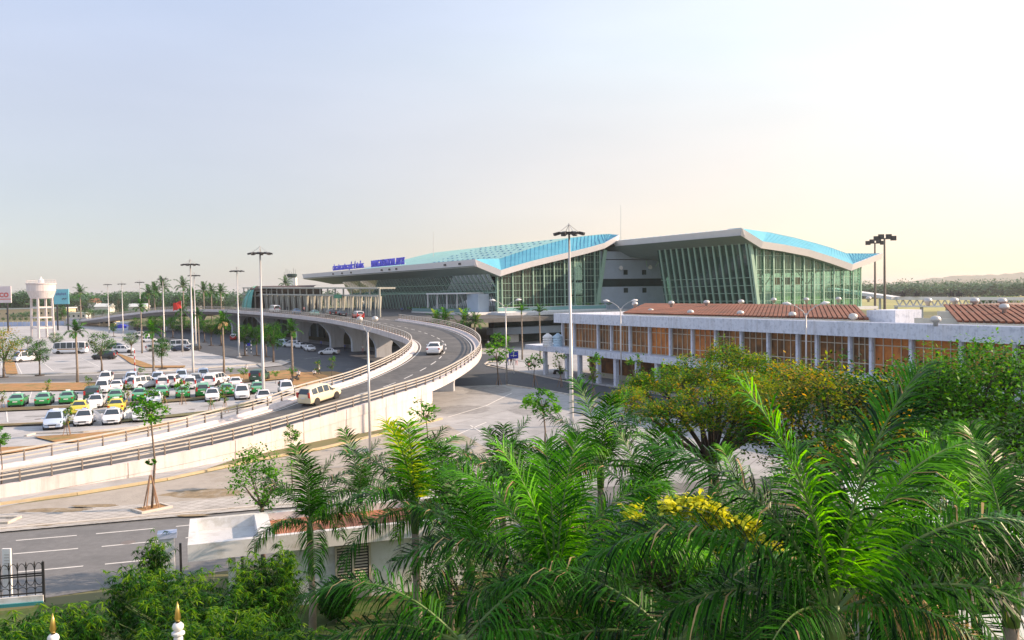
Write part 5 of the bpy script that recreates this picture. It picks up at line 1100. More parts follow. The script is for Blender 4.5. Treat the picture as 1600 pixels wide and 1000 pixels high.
house(104, 134, 499, 488, 560, 'house_white', 'roof_white', 'low white shed right of the water tower', 'shed', 7, False, 'shed', 4)
house(60, 75, 486, 472, 700, 'house_white', 'tile_red', 'small red roofed house seen between the water tower legs', wins=1)
house(182, 200, 513, 503, 350, 'p_silver', 'roof_white', 'small blue site office behind parked cars', 'site_office', 5, False, 'office', 2)
t = thing('canopy_tent', 'small bright blue canopy near the far lot', 'canopy', at(191, 520)); MB().extr([(-2.2, -1.6, 2.4), (2.2, -1.6, 2.4), (0, -1.6, 3.2)], (0, 3.2, 0)).obj('cover', M['blue'], t)
MB().box((0, -1.6, 2.15), (4.4, .05, .8)).obj('valance', M['blue'], t)
for x in (-2.1, 2.1):
    for y in (-1.5, 1.5): MB().box((x, y, 1.2), (.08, .08, 2.4)).obj('leg', M['steel'], t)
# ------------------------------------------------------------------ guard house, gate pier, iron fence, finials
M['house_paint'] = material('house_paint', (.66,.68,.70), .8, var=.04, vs=1, stain=(.50,.50,.47), sscale=1.2); M['red_tile_flat'] = material('red_tile_flat', (.42,.17,.10), .8, var=.2, vs=4); M['teal_paint'] = material('teal_paint', (.03,.22,.24), .6, var=.1)
RZ = 3.1
c0 = at(293, 852, RZ); c1 = at(270, 812, RZ); dx_ = Vector((math.cos(R(19)), math.sin(R(19)), 0)); GHL = 11; GHA = math.atan2(dx_.y, dx_.x); gw_ = 4.2
gh = thing('guard_house', 'small white guard house with flat canopy roof, parapet and shuttered window', 'guard house', (c0.x, c0.y, 0), GHA)
print('guard house len', GHL, 'c0', c0, 'c1', c1)
def rim_(mb, x0, x1, y0, y1, t_, z0, z1):
    mb.box(((x0+x1)/2, y0+t_/2, (z0+z1)/2), (x1-x0, t_, z1-z0)); mb.box(((x0+x1)/2, y1-t_/2, (z0+z1)/2), (x1-x0, t_, z1-z0))
    mb.box((x0+t_/2, (y0+y1)/2, (z0+z1)/2), (t_, y1-y0-2*t_, z1-z0)); mb.box((x1-t_/2, (y0+y1)/2, (z0+z1)/2), (t_, y1-y0-2*t_, z1-z0)); return mb
MB().box((2.5, gw_/2, RZ-.55), (5, gw_-.1, .12)).obj('canopy_slab', M['concrete_grey'], gh)
rim_(MB(), 0, 2.9, 0, gw_, .28, RZ-.65, RZ).obj('parapet', M['house_paint'], gh); rim_(MB(), 2.9, 11, 0.02, gw_-.02, .28, RZ-.65, RZ-.004).obj('parapet', M['house_paint'], gh)
MB().box((6.95, gw_/2, RZ-.40), (7.5, gw_-.6, .16)).obj('tiled_roof', M['red_tile_flat'], gh)
gx = 3.6; MB().box((gx+3.8, .6+1.7, (RZ-.65)/2), (7.2, 3.3, RZ-.65)).obj('wall', M['house_paint'], gh)
MB().box((1.6, 1.0, (RZ-.65)/2), (.28, .28, RZ-.65)).obj('column', M['house_paint'], gh); MB().box((2.0, 1.0, (RZ-.65)/2), (.10, .10, RZ-.65)).obj('downpipe', M['dark_metal'], gh)
def ghp(px_, py_):
    d = ray(px_, py_); o = Vector((0, 0, CAMH)); nn = Vector((-dx_.y, dx_.x, 0)); Q = Vector((c0.x, c0.y, 0))+nn*.64; t = ((Q-o).dot(nn))/d.dot(nn); P = o+d*t-Vector((c0.x, c0.y, 0)); return P.dot(dx_), P.z
wa = ghp(524, 855); wb = ghp(578, 911); wx0, wx1 = wa[0], wb[0]; wz0, wz1 = max(.7, wb[1]), min(RZ-.7, wa[1]); print('gh window', wx0, wx1, wz0, wz1)
yv = .64
wo = MB().box(((wx0+wx1)/2, yv-.03, (wz0+wz1)/2), (wx1-wx0, .06, wz1-wz0)).obj('window', M['black'], gh)
b = MB(); n = 12
for s in (0, 1):
    xa = wx0+.05+s*(wx1-wx0)/2; xb = xa+(wx1-wx0)/2-.14
    for k in range(n): z = wz0+.1+(wz1-wz0-.2)*k/(n-1); b.add([(xa, yv-.07, z), (xb, yv-.07, z), (xb, yv-.12, z-.05), (xa, yv-.12, z-.05)], [(0, 1, 2, 3)])
b.obj('louvre', M['beige_frame'], wo)
b = MB()
for x in (wx0, (wx0+wx1)/2, wx1): b.box((x, yv-.09, (wz0+wz1)/2), (.08, .1, wz1-wz0+.1))
for z in (wz0, wz1): b.box(((wx0+wx1)/2, yv-.095, z), (wx1-wx0+.1, .1, .07))
b.obj('window_frame', M['beige_frame'], wo)
MB().box(((wx0+wx1)/2, yv-.02, .45), (wx1-wx0+.1, .05, .8)).obj('panel', M['beige_frame'], gh)
# second low annex behind palms
P = at(655, 905); an = thing('garden_outbuilding', 'low grey walled outbuilding with pale flat roof behind the palms', 'outbuilding', (P.x, P.y, 0), GHA)
MB().box((1.8, 1.5, 1.0), (5.2, 3, 2.0)).obj('wall', M['concrete_grey'], an); MB().box((1.8, 1.5, 2.15), (5.8, 3.5, .25)).obj('roof', M['roof_white'], an)
# gate pier
P = at(262, 912); gp = thing('gate_pier', 'white gate pier with pale bluish cap left of the guard house', 'gate pier', (P.x, P.y, 0), GHA)
zt = CAMH-(842-horizon(262))*P.y/FPX; w_ = 27*P.y/FPX
MB().box((0, 0, zt/2), (w_*.85, .5, zt)).obj('shaft', M['house_paint'], gp); MB().box((.04, 0, zt+.12), (w_*1.05, .65, .24)).obj('cap', M['hoarding'], gp)
MB().box((w_*.75, 0, zt*.42), (.10, .10, zt*.84)).obj('hinge_post', M['dark_metal'], gp)
# iron fence on a teal base wall, far bottom left
a = at(69, 942, 0); b_ = at(-60, 953, 0); fe = thing('iron_fence', 'black wrought iron fence with scrolls and spear tips on a teal base', 'fence', a, math.atan2((a-b_).y, (a-b_).x)); Lf = (a-b_).length; k_ = a.y/FPX; fh = 60*k_
MB().box((-Lf/2, 0, .18), (Lf, .25, .36)).obj('base_wall', M['house_paint'], fe); MB().box((-Lf/2, -.16, -.05), (Lf, .12, .36)).obj('base_band', M['teal_paint'], fe)
f = MB()
for z in (.45, 1.25, fh*.74, fh*.80): f.beam((-Lf, 0, z), (0, 0, z), .05, .05)
f.obj('rail', M['black'], fe)
sc = MB(); n = int(Lf/.32)
for k in range(n+1):
    x = -k*.32; 
    pk = MB(); pk.beam((x, 0, .36), (x, 0, fh), .03, .03); pk.lathe([(.015, 0), (.04, .06), (.002, .22)], 6, (x, 0, fh)); pk.obj('picket', M['black'], fe)
    for q in range(10):
        t0 = q/10*math.pi; t1 = (q+1)/10*math.pi; r_ = .16; z0 = 1.25; x1 = x-.16
        sc.beam((x1+r_*math.cos(t0), 0, .55+r_*math.sin(t0)), (x1+r_*math.cos(t1), 0, .55+r_*math.sin(t1)), .022, .022)
        sc.beam((x1+r_*math.cos(t0), 0, 1.15-.38*math.sin(t0)), (x1+r_*math.cos(t1), 0, 1.15-.38*math.sin(t1)), .022, .022)
        sc.beam((x1+r_*math.cos(t0), 0, 1.3+.4*math.sin(t0)), (x1+r_*math.cos(t1), 0, 1.3+.4*math.sin(t1)), .022, .022)
sc.obj('scroll', M['black'], fe); MB().box((0, 0, fh/2+.1), (.09, .09, fh+.1)).obj('end_post', M['black'], fe)
P = at(4, 946); t = thing('notice_board', 'white notice board post behind the iron fence at the left edge', 'notice board', (P.x, P.y+.5, 0)); zt = CAMH-(860-470)*(P.y+.5)/FPX
MB().box((-.05, 0, zt/2), (.35, .1, zt)).obj('panel', M['white'], t)
for k in range(6): MB().box((-.02, -.055, zt-.25-k*.12), (.22, .01, .04)).obj('text_line', M['steel'], t)
# ornate flag poles with gold spear tips
for (x, ytop, lab) in ((277, 940, 'ornate white pole with gold spear tip, the taller and right of the two'), (82, 958, 'ornate white pole with gold spear tip at the lower left')):
    D = 11.5; P = atd(x, ytop, D); t = thing('ornate_pole', lab, 'ornate pole', (P.x, P.y, 0)); z = P.z; u = D/FPX
    MB().lathe([(.004, z), (.028, z-14*u), (.042, z-26*u), (.022, z-33*u)], 12).obj('spear_tip', M['gold'], t, smooth=True)
    pr = [(.03, z-33*u)]
    for k in range(7): a_ = k*math.pi/6; pr.append((.02+.055*math.sin(a_), z-33*u-.058*(1-math.cos(a_))))
    MB().lathe(pr, 14).obj('ball', M['white'], t, smooth=True)
    MB().lathe([(.045, z-47*u), (.085, z-49*u), (.085, z-52*u), (.05, z-55*u), (.06, z-58*u), (.06, .0)], 14).obj('shaft', M['house_paint'], t)
# ------------------------------------------------------------------ vegetation
def leaf_quads(mb, c, n, spread, size, rg, m=0, droop=.0, aspect=.5):
    for _ in range(n):
        d = Vector((rg.gauss(0, 1), rg.gauss(0, 1), rg.gauss(0, .8))); d = d*(spread/2.2)
        p = Vector(c)+d; a = Vector((rg.uniform(-1, 1), rg.uniform(-1, 1), rg.uniform(-.6, .6)-droop)).normalized(); b = a.cross(Vector((rg.uniform(-.5, .5), rg.uniform(-.5, .5), 1))).normalized()
        s = size*rg.uniform(.6, 1.25); a *= s; b *= s*aspect
        mb.add([p-a*.5, p+b*.5, p+a*.5, p-b*.5], [(0, 1, 2, 3)], m)
def crown_mesh(name, seed, rx, ry, rz, clumps, per, size, mats, weights=None, shell=.55, gap=0., aspect=.55, limbs=None):
    rg = random.Random(seed); mb = MB(); k = 0; cs = []
    while k < clumps:
        v = Vector((rg.uniform(-1, 1), rg.uniform(-1, 1), rg.uniform(-1, 1)))
        if v.length > 1 or v.length < shell*rg.uniform(.3, 1.2): continue
        f = 1+.28*noise.noise(Vector((v.x*2.1+seed, v.y*2.1, v.z*2.1)))
        if noise.noise(Vector((v.x*3+seed*3, v.y*3, v.z*3))) < -.25+gap: continue
        c = Vector((v.x*rx*f, v.y*ry*f, v.z*rz*f)); cs.append(c); k += 1
        m = rg.choices(range(len(mats)), weights or [1]*len(mats))[0]
        leaf_quads(mb, c, per, (rx+rz)/2*.34, size, rg, m, aspect=aspect)
    return mb.mesh(name, mats, fix=False), cs
def trunk_mesh(name, h, r, seed, targets, mat, stem=.45, r2=.35):
    rg = random.Random(seed); mb = MB(); top = Vector((rg.uniform(-.1, .1)*h*.3, rg.uniform(-.1, .1)*h*.3, h*stem))
    mb.tube([(0, 0, -.1), top*.5+Vector((rg.uniform(-.04, .04)*h, 0, 0)), top], [r*1.2, r*.9, r*.75], 8)
    for t in targets:
        t = Vector(t); mid = top.lerp(t, .5)+Vector((rg.uniform(-.1, .1), rg.uniform(-.1, .1), .1))*h*.15
        mb.tube([top*.96, mid, t], [r*.55, r*r2, r*.08], 6)
    return mb.mesh(name, [mat], smooth=True)
# generic young/medium tree prototypes (unit: metres)
TP = {}
def tree_proto(key, h, cr, crz, stem, mats, clumps, per, size, seed, r=.12, gap=0., bark='bark', weights=None, aspect=.55):
    cm, cs = crown_mesh('crown', seed, cr, cr, crz, clumps, per, size, [M[m] for m in mats], weights, gap=gap, aspect=aspect)
    cz = h-crz; tg = [c*.75+Vector((0, 0, cz)) for c in cs[::max(1, len(cs)//9)]]
    tm = trunk_mesh('trunk', h, r, seed, tg, M[bark], stem); TP[key] = (tm, cm, cz, h)
tree_proto('round', 5.0, 1.5, 1.5, .42, ['leaf_mid', 'leaf_dark'], 70, 48, .2, 3)
tree_proto('round2', 5.2, 1.7, 1.4, .42, ['leaf_mid', 'leaf_dark', 'leaf_olive'], 64, 44, .2, 13, gap=.1, weights=[3, 2, 1])
tree_proto('sapling', 3.2, .65, 1.0, .45, ['leaf_mid', 'leaf_olive'], 16, 16, .24, 5, r=.035, gap=.1)
tree_proto('sapling2', 3.0, .8, .8, .5, ['leaf_mid', 'leaf_bright'], 15, 16, .26, 8, r=.035, gap=.05)
tree_proto('yellowish', 5.5, 1.9, 2.2, .35, ['leaf_olive', 'leaf_mid', 'leaf_autumn'], 64, 46, .22, 21)
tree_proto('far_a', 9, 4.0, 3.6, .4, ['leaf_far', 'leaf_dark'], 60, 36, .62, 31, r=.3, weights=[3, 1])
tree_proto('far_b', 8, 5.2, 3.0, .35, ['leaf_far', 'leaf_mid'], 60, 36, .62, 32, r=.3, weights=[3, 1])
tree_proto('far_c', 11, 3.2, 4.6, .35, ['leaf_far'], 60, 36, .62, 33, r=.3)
def tree(key, P, H, lab, name='tree', group=None, cat='tree', rz=None, stakes=False, pit=False, wscale=1.):
    tm, cm, cz, h = TP[key]; s = H/h; t = thing(name, lab, cat, P, rnd.random()*6 if rz is None else rz, group)
    child('trunk', tm, t, sc=(s, s, s)); child('crown', cm, t, (0, 0, cz*s), sc=(s*wscale, s*wscale, s))
    if stakes:
        b = MB()
        for k in range(3): a = k*2.09; b.tube([(.45*math.cos(a), .45*math.sin(a), 0), (.03*math.cos(a), .03*math.sin(a), 1.5)], .03, 5)
        b.obj('stakes', M['stake'], t)
    if pit: MB().lathe([(.75, 0), (.75, .12), (.6, .15)], 10).obj('tree_pit', M['bark_dark'], t)
    return t
def htop(px_, P, ytop): return CAMH-(ytop-horizon(px_))*P.y/FPX
def ptree(key, px_, yb, yt, lab, **k):
    P = at(px_, yb); return tree(key, P, max(.8, htop(px_, P, yt)), lab, **k)
GR = 'small trees of the car park'
for a in [('round', 62, 587, 532, 'round dark green tree in a soil ring at the left of the lot'), ('round2', 159, 582, 520, 'spreading tree with a curved trunk before the black jeep'), ('round', 254, 577, 528, 'small dark tree before the long white van'), ('round', 427, 567, 505, 'dense bright green tree on the tip of the pavement island'), ('round', 401, 556, 512, 'dark tree behind the island tip, left of the dense one'), ('round2', 416, 558, 508, 'dark tree directly behind the big mast'), ('round', 383, 556, 507, 'leafy tree between the big mast and the blue sign'),
          ('round2', 330, 540, 498, 'leafy tree under the far overpass right of the twin masts'), ('round', 346, 540, 497, 'leafy tree left of the palm with dry fronds'), ('round2', 305, 530, 495, 'tree in the row behind the twin masts'), ('round', 270, 528, 495, 'tree below the red flag'), ('round2', 252, 527, 494, 'tree at the foot of the mast among the coconut palms'), ('round', 238, 526, 494, 'tree in the row left of the flag'), ('round', 285, 529, 494, 'tree just right of the red flag'), ('round2', 215, 526, 496, 'tree at the left of the row along the far road'), ('round', 178, 526, 505, 'small tree before the ochre shed'), ('round2', 88, 552, 520, 'thin tree behind the minibus'), ('round2', 44, 548, 525, 'sparse tree left of the water tower'), ('round', 97, 505, 478, 'bushy green tree right of the water tower legs'), ('round2', 139, 503, 482, 'green tree above the bluish hoarding'),
          ('yellowish', 6, 590, 512, 'tree with yellow and orange foliage at the left edge of the lot'), ('round2', 205, 556, 520, 'sparse tree right of the silver car'), ('round2', 320, 535, 500, 'tree before the dark road behind the masts')]: ptree(*a, group=GR, pit=True)
SG = 'young planted saplings'
for a in [('sapling', 75, 622, 592, 'leafy sapling in front of the second green taxi'), ('sapling', 140, 622, 587, 'reddish green sapling behind the dark green car'), ('sapling2', 221, 592, 570, 'small dark sapling on the planting strip above the pale blue carrier'), ('sapling2', 229, 592, 582, 'low round yellow green bush on the strip'), ('sapling2', 360, 592, 570, 'dark bushy sapling at the right part of the strip'), ('sapling', 200, 634, 598, 'olive sapling between the third and fourth green taxis'), ('sapling', 258, 640, 612, 'sapling right of the white taxi above the tree crown'), ('sapling', 106, 682, 636, 'staked sapling with yellow leaves between the two front taxis'), ('sapling2', 285, 632, 587, 'sapling with dark crown in front of the green taxi'), ('sapling', 352, 645, 600, 'yellowish sapling before the overpass rail'), ('sapling2', 330, 643, 622, 'staked bare sapling before the lone white taxi'), ('sapling2', 430, 600, 575, 'sapling beside the dark four wheel drive'), ('sapling2', 457, 597, 570, 'bright sapling beside the motorbike'), ('sapling', 496, 592, 562, 'bright sapling near the walking person'), ('sapling', 519, 590, 556, 'sparse sapling at the edge of the lower road'), ('sapling2', 381, 600, 570, 'slim dark sapling left of the big mast'), ('sapling', 4, 640, 610, 'sapling at the left edge beyond the first taxi'),
          ('sapling2', 779, 602, 525, 'staked sapling with thin stem beside the curved lamp'), ('sapling2', 836, 604, 543, 'small green tree before the ground floor corner'), ('sapling', 876, 605, 548, 'slim green tree left of the nearest floodlight mast'), ('sapling', 928, 626, 550, 'slim green tree with two leafy tufts before the ground floor windows'), ('sapling', 993, 633, 552, 'slim green tree behind the big olive tree, left of the taller one'), ('sapling2', 1050, 645, 552, 'slim tree top poking above the olive tree')]: ptree(*a, group=SG, stakes=a[2] > 600, name='sapling')
tree_proto('tuft', 4.6, 1.3, .9, .75, ['leaf_mid', 'leaf_bright'], 26, 22, .34, 44, r=.06)
tree_proto('lone', 7.5, 1.0, 1.0, .8, ['leaf_bright', 'leaf_mid'], 30, 24, .28, 45, r=.07)
ptree('tuft', 778, 585, 520, 'green bushy tree on the grass bank beside the curve', group=GR)
ptree('tuft', 850, 715, 607, 'young tree with flat tiers of leaves on the plaza by the nearest mast', group=GR)
t = ptree('lone', 237, 798, 610, 'lone young tree with thin crooked trunk and wooden stakes by the front road', stakes=False)
b = MB()
for k in range(4): a = k*1.57+.5; b.tube([(.55*math.cos(a), .55*math.sin(a), 0), (.05*math.cos(a), .05*math.sin(a), 2.1)], .04, 5)
b.obj('stakes', M['stake'], t); rim_(MB(), -.95, .95, -.7, .7, .15, .1, .22).obj('tree_pit', M['kerb'], t); MB().box((0, 0, .14), (1.6, 1.1, .06)).obj('soil', M['ochre'], t)
tm = bpy.data.meshes  # lower tuft of leaves on the same trunk
cm, _ = crown_mesh('leaf_tuft', 77, .35, .35, .3, 8, 12, .22, [M['leaf_mid']]); child('leaf_tuft', cm, t, (-.1, 0, htop(236, t.location, 722)))
t2 = rim_(MB(), -.95, .95, -.7, .7, .15, .1, .22).obj('tree_pit', M['kerb']); t2.location = at(-3, 817); tag(t2, 'empty kerbed tree pit at the left edge of the front pavement', 'tree pit')
ptree('lone', 2, 770, 668, 'bright green young tree at the left edge before the ramp', group=GR)
ptree('sapling2', 665, 700, 612, 'slim young tree with flat dark crown at the end of the ramp wall', group=SG, name='sapling')
ptree('lone', 457, 760, 665, 'thin young tree with small tufts before the pale ramp wall', group=SG, name='sapling')
ORD = 'first second third fourth fifth sixth seventh eighth ninth tenth eleventh twelfth thirteenth fourteenth fifteenth sixteenth seventeenth eighteenth nineteenth twentieth'.split()
TEN = {2: 'twenty', 3: 'thirty', 4: 'forty', 5: 'fifty', 6: 'sixty', 7: 'seventy', 8: 'eighty'}
def ordinal(i):
    if i < 20: return ORD[i]
    t_, u_ = divmod(i+1, 10); return (TEN[t_]+'-'+ORD[u_-1]) if u_ else TEN[t_][:-1]+'ieth'
# ---- palms
def frond_mesh(name, seed, L, elev, curl, nl, ll, mat, rw=.03, plumose=.5, droop=.5, lw=.045):
    """frond leaves the origin in +X, rising at elev, bending down by curl radians over its length"""
    rg = random.Random(seed); mb = MB(); P = []; n = 16; p = Vector((0, 0, 0)); a = elev
    sway = rg.uniform(-.25, .25); yaw = 0
    for i in range(n+1):
        P.append((p.copy(), a, yaw)); u = i/n; a = elev-curl*(u**1.5); yaw = sway*u*u; p = p+Vector((math.cos(a)*math.cos(yaw), math.cos(a)*math.sin(yaw), math.sin(a)))*(L/n)
    mb.tube([q[0] for q in P], [rw*(1-.88*i/n)+.003 for i in range(n+1)], 5, m=1)
    for k in range(nl):
        u = .10+.90*(k+rg.random()*.6)/nl; f = u*n; i = min(n-1, int(f)); q = P[i][0].lerp(P[i+1][0], f-i); an = P[i][1]; yw = P[i][2]
        T = Vector((math.cos(an)*math.cos(yw), math.cos(an)*math.sin(yw), math.sin(an))); S = Vector((-math.sin(yw), math.cos(yw), 0)); U = S.cross(T)*-1
        for s in (-1, 1):
            ln = ll*(math.sin(math.pi*min(1, .14+u*.80))**.5)*rg.uniform(.72, 1.12); lift = rg.uniform(-plumose, plumose)*.95+.12; hang = droop*rg.uniform(.8, 1.25)
            d = (T*(.35+.75*u+rg.uniform(-.06, .08))+S*s*1.0+U*lift).normalized(); w = lw*rg.uniform(.7, 1.15); a1 = q+d*ln*.38; d2 = (d+Vector((0, 0, -hang))).normalized(); a2 = a1+d2*ln*.34; d3 = (d2+Vector((0, 0, -hang*1.3))).normalized(); a3 = a2+d3*ln*.30
            wv = T*w*.5 if abs(d.dot(T)) < .9 else U*w*.5; wv = (T-d*d.dot(T)).normalized()*w*.5
            dm = 2 if rg.random() < .015+.035*(elev < .6) else 0; mb.add([q-wv*.5, q+wv*.5, a1+wv, a1-wv, a2+wv*.75, a2-wv*.75, a3], [(0, 1, 2, 3), (3, 2, 4, 5), (5, 4, 6)], dm)
    return mb.mesh(name, [M[mat], M['rachis'], M['palm_leaf_dry']], fix=False)
FM = {}
def fronds(key, L, nl, ll, lw):
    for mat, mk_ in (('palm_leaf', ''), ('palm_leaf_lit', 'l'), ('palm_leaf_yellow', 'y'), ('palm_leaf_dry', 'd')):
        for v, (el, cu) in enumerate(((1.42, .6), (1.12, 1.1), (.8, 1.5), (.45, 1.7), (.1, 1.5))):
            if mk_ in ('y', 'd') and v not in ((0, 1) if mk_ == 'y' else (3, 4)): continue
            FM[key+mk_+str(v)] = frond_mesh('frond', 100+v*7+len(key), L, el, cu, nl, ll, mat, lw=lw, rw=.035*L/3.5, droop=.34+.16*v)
fronds('A', 3.9, 108, 1.18, .036)
fronds('B', 3.1, 60, .98, .044)
fronds('C', 2.6, 22, .75, .11)
def palm(P, zc, key, lab, n, scale=1., tr=.13, name='palm_tree', custom=None, lit=.15, yellow=0, dry=0, group=None, seed=0, vmax=4, shaft=True, rings=True):
    rg = random.Random(seed+int(P.x*10)); t = thing(name, lab, 'palm', (P.x, P.y, 0), 0, group)
    MB().tube([(0, 0, -.05), (.04, .02, zc*.3), (.0, 0, zc*.7), (0, 0, zc)], [tr*1.35, tr*1.05, tr*.95, tr*.8], 10).obj('trunk', M['palm_bark'], t, smooth=True)
    if shaft: MB().tube([(0, 0, zc-.75*scale), (0, 0, zc-.3*scale), (0, 0, zc+.12)], [tr*.95, tr*1.1, tr*.5], 10).obj('crownshaft', M['rachis'], t, smooth=True)
    if custom is None:
        custom = []
        for k in range(n):
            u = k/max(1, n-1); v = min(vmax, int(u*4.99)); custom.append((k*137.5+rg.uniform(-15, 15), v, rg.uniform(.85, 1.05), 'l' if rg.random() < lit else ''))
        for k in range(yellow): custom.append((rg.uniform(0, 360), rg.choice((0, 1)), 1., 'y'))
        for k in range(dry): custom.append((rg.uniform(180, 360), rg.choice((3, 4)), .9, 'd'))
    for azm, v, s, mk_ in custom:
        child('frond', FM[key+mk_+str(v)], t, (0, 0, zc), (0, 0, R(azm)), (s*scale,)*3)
    return t
def fpalm(px_, py_, D, key, lab, n, **k):
    P = atd(px_, py_, D); return palm(P, P.z, key, lab, n, **k)
# foreground palms: azimuth 0 = right, 90 = away, 180 = left, 270 = towards the camera
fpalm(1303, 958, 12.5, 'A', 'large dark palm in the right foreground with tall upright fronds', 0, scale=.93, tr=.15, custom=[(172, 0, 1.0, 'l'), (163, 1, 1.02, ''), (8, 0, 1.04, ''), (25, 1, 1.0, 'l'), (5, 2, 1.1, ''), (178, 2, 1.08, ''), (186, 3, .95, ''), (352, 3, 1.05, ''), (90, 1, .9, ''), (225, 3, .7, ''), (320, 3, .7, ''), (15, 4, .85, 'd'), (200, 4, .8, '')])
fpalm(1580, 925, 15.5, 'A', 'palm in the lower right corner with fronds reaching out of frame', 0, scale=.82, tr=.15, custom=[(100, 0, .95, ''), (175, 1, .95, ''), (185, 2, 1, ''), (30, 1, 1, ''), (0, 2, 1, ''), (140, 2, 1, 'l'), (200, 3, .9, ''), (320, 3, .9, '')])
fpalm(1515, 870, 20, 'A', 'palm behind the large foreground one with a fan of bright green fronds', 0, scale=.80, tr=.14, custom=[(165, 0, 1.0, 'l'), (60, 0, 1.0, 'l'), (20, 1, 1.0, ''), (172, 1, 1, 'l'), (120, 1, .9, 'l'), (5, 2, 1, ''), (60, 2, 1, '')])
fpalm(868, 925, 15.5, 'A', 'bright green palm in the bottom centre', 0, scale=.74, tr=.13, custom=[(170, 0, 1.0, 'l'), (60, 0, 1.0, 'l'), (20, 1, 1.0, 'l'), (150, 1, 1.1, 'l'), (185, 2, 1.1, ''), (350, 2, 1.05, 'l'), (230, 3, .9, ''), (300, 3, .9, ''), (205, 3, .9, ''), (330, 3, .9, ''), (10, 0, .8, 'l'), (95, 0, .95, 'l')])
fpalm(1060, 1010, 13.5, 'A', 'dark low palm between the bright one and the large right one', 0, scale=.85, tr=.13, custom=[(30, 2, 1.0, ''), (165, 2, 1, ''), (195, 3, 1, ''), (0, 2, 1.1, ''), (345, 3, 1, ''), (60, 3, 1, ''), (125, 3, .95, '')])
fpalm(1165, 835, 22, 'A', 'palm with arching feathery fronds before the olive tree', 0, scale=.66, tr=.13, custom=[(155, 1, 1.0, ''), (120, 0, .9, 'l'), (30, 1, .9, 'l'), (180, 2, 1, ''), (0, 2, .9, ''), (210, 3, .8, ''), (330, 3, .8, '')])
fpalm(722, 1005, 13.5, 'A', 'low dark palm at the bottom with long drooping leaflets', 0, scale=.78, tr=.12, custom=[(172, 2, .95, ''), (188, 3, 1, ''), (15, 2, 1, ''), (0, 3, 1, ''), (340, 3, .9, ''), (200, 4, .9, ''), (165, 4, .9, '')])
fpalm(648, 795, 30, 'B', 'middle palm with one yellow frond standing up before the ramp wall', 14, scale=1.12, tr=.14, yellow=1, dry=0, seed=3)
fpalm(484, 818, 32, 'B', 'palm with slim trunk in front of the guard house left corner', 12, scale=.92, tr=.12, dry=0, lit=.15, yellow=0, seed=5)
fpalm(938, 728, 34, 'B', 'palm with pale drooping fronds left of the olive tree', 15, scale=1.15, tr=.14, lit=.3, dry=1, seed=9)
fpalm(785, 765, 38, 'B', 'palm between the yellow fronded one and the nearest mast', 12, scale=1.05, tr=.13, lit=.2, seed=11)
fpalm(628, 872, 38, 'B', 'shorter palm behind the guard house with drooping dark fronds', 9, scale=.7, tr=.12, lit=0, seed=15, dry=1)
fpalm(562, 770, 40, 'B', 'dark palm between the two trunks over the guard house roof', 10, scale=.95, tr=.12, lit=0, seed=19)
fpalm(825, 800, 29, 'B', 'palm with hanging fronds behind the bright green one', 11, scale=.92, tr=.12, lit=.1, dry=1, seed=23)
fpalm(1012, 812, 25, 'B', 'mid sized dark palm left of the yellow flower clusters', 12, scale=.95, tr=.12, lit=.15, seed=31)
fpalm(735, 868, 24, 'B', 'mid sized palm over the low outbuilding roof', 12, scale=.9, tr=.12, lit=.1, seed=33)
fpalm(700, 800, 32, 'B', 'palm close behind the one with the yellow frond', 11, scale=.95, tr=.12, lit=.2, seed=35)
fpalm(1400, 905, 18, 'B', 'dark palm under the fan of bright fronds', 12, scale=1.0, tr=.12, lit=.1, seed=37)
# car park palms and distant palms
def dpalm(px_, yb, yt, key, lab, n=11, sc=None, **k):
    P = at(px_, yb); H = htop(px_, P, yt); zc = H-1.6*(sc or 1); return palm(P, zc, key, lab, n, scale=sc or 1, **k)
for a in [(121, 598, 505, 'royal palm with stout pale trunk in front of the minibus'), (240, 590, 506, 'royal palm with slim trunk left of the tall mast'), (350, 587, 492, 'royal palm with hanging dry fronds on the planting strip'), (457, 590, 505, 'slim palm before the flared piers'), (222, 552, 472, 'dark palm right of the far masts'), (285, 550, 478, 'dark palm just right of the red flag'), (311, 548, 484, 'short palm behind the twin masts')]:
    dpalm(a[0], a[1], a[2], 'C', a[3], 12, sc=.85, tr=.16, dry=2 if 'dry' in a[3] else 0, lit=.1, group='palms of the car park')
for a in [(816, 562, 476, 'slender palm before the grey lower wall, left of two'), (844, 562, 478, 'slender palm before the grey lower wall, right of two')]: dpalm(a[0], a[1], a[2], 'C', a[3], 9, sc=.75, tr=.13, vmax=2, group='palms in front of the terminal')
for x, y, lab in [(682, 503, 'palm beyond the railing left of the curve, leftmost'), (695, 500, 'palm beyond the railing left of the curve, right one'), (726, 502, 'palm with yellowish fronds beyond the outer railing, left one'), (742, 505, 'palm with yellowish fronds beyond the outer railing, right one')]:
    P = atd(x, y, 185); palm(P, P.z, 'C', lab, 11, scale=1.15, tr=.2, lit=.1, yellow=1, group='palms in front of the terminal')
for x, yt, D, lab in [(241, 447, 400, 'coconut palm leaning at the left of the far grove'), (254, 441, 380, 'tall coconut palm behind the mast, tallest of the grove'), (286, 440, 400, 'tall coconut palm with round crown right of the flag mast'), (318, 447, 420, 'low bushy coconut palm right of the twin masts'), (345, 449, 430, 'coconut palm just left of the green glass arch'), (125, 450, 430, 'wispy coconut palm at the left of the grove'), (446, 436, 480, 'coconut palm beside the control tower'), (330, 449, 450, 'coconut palm behind the cream house'), (232, 452, 390, 'coconut palm with lower crown left of the leaning one'), (300, 455, 410, 'coconut palm half hidden by the twin masts')]:
    P = atd(x, yt+8, D); palm(P, P.z, 'C', lab, 12, scale=2.0, tr=.3, lit=0, shaft=False, group='coconut palms beyond the overpass')
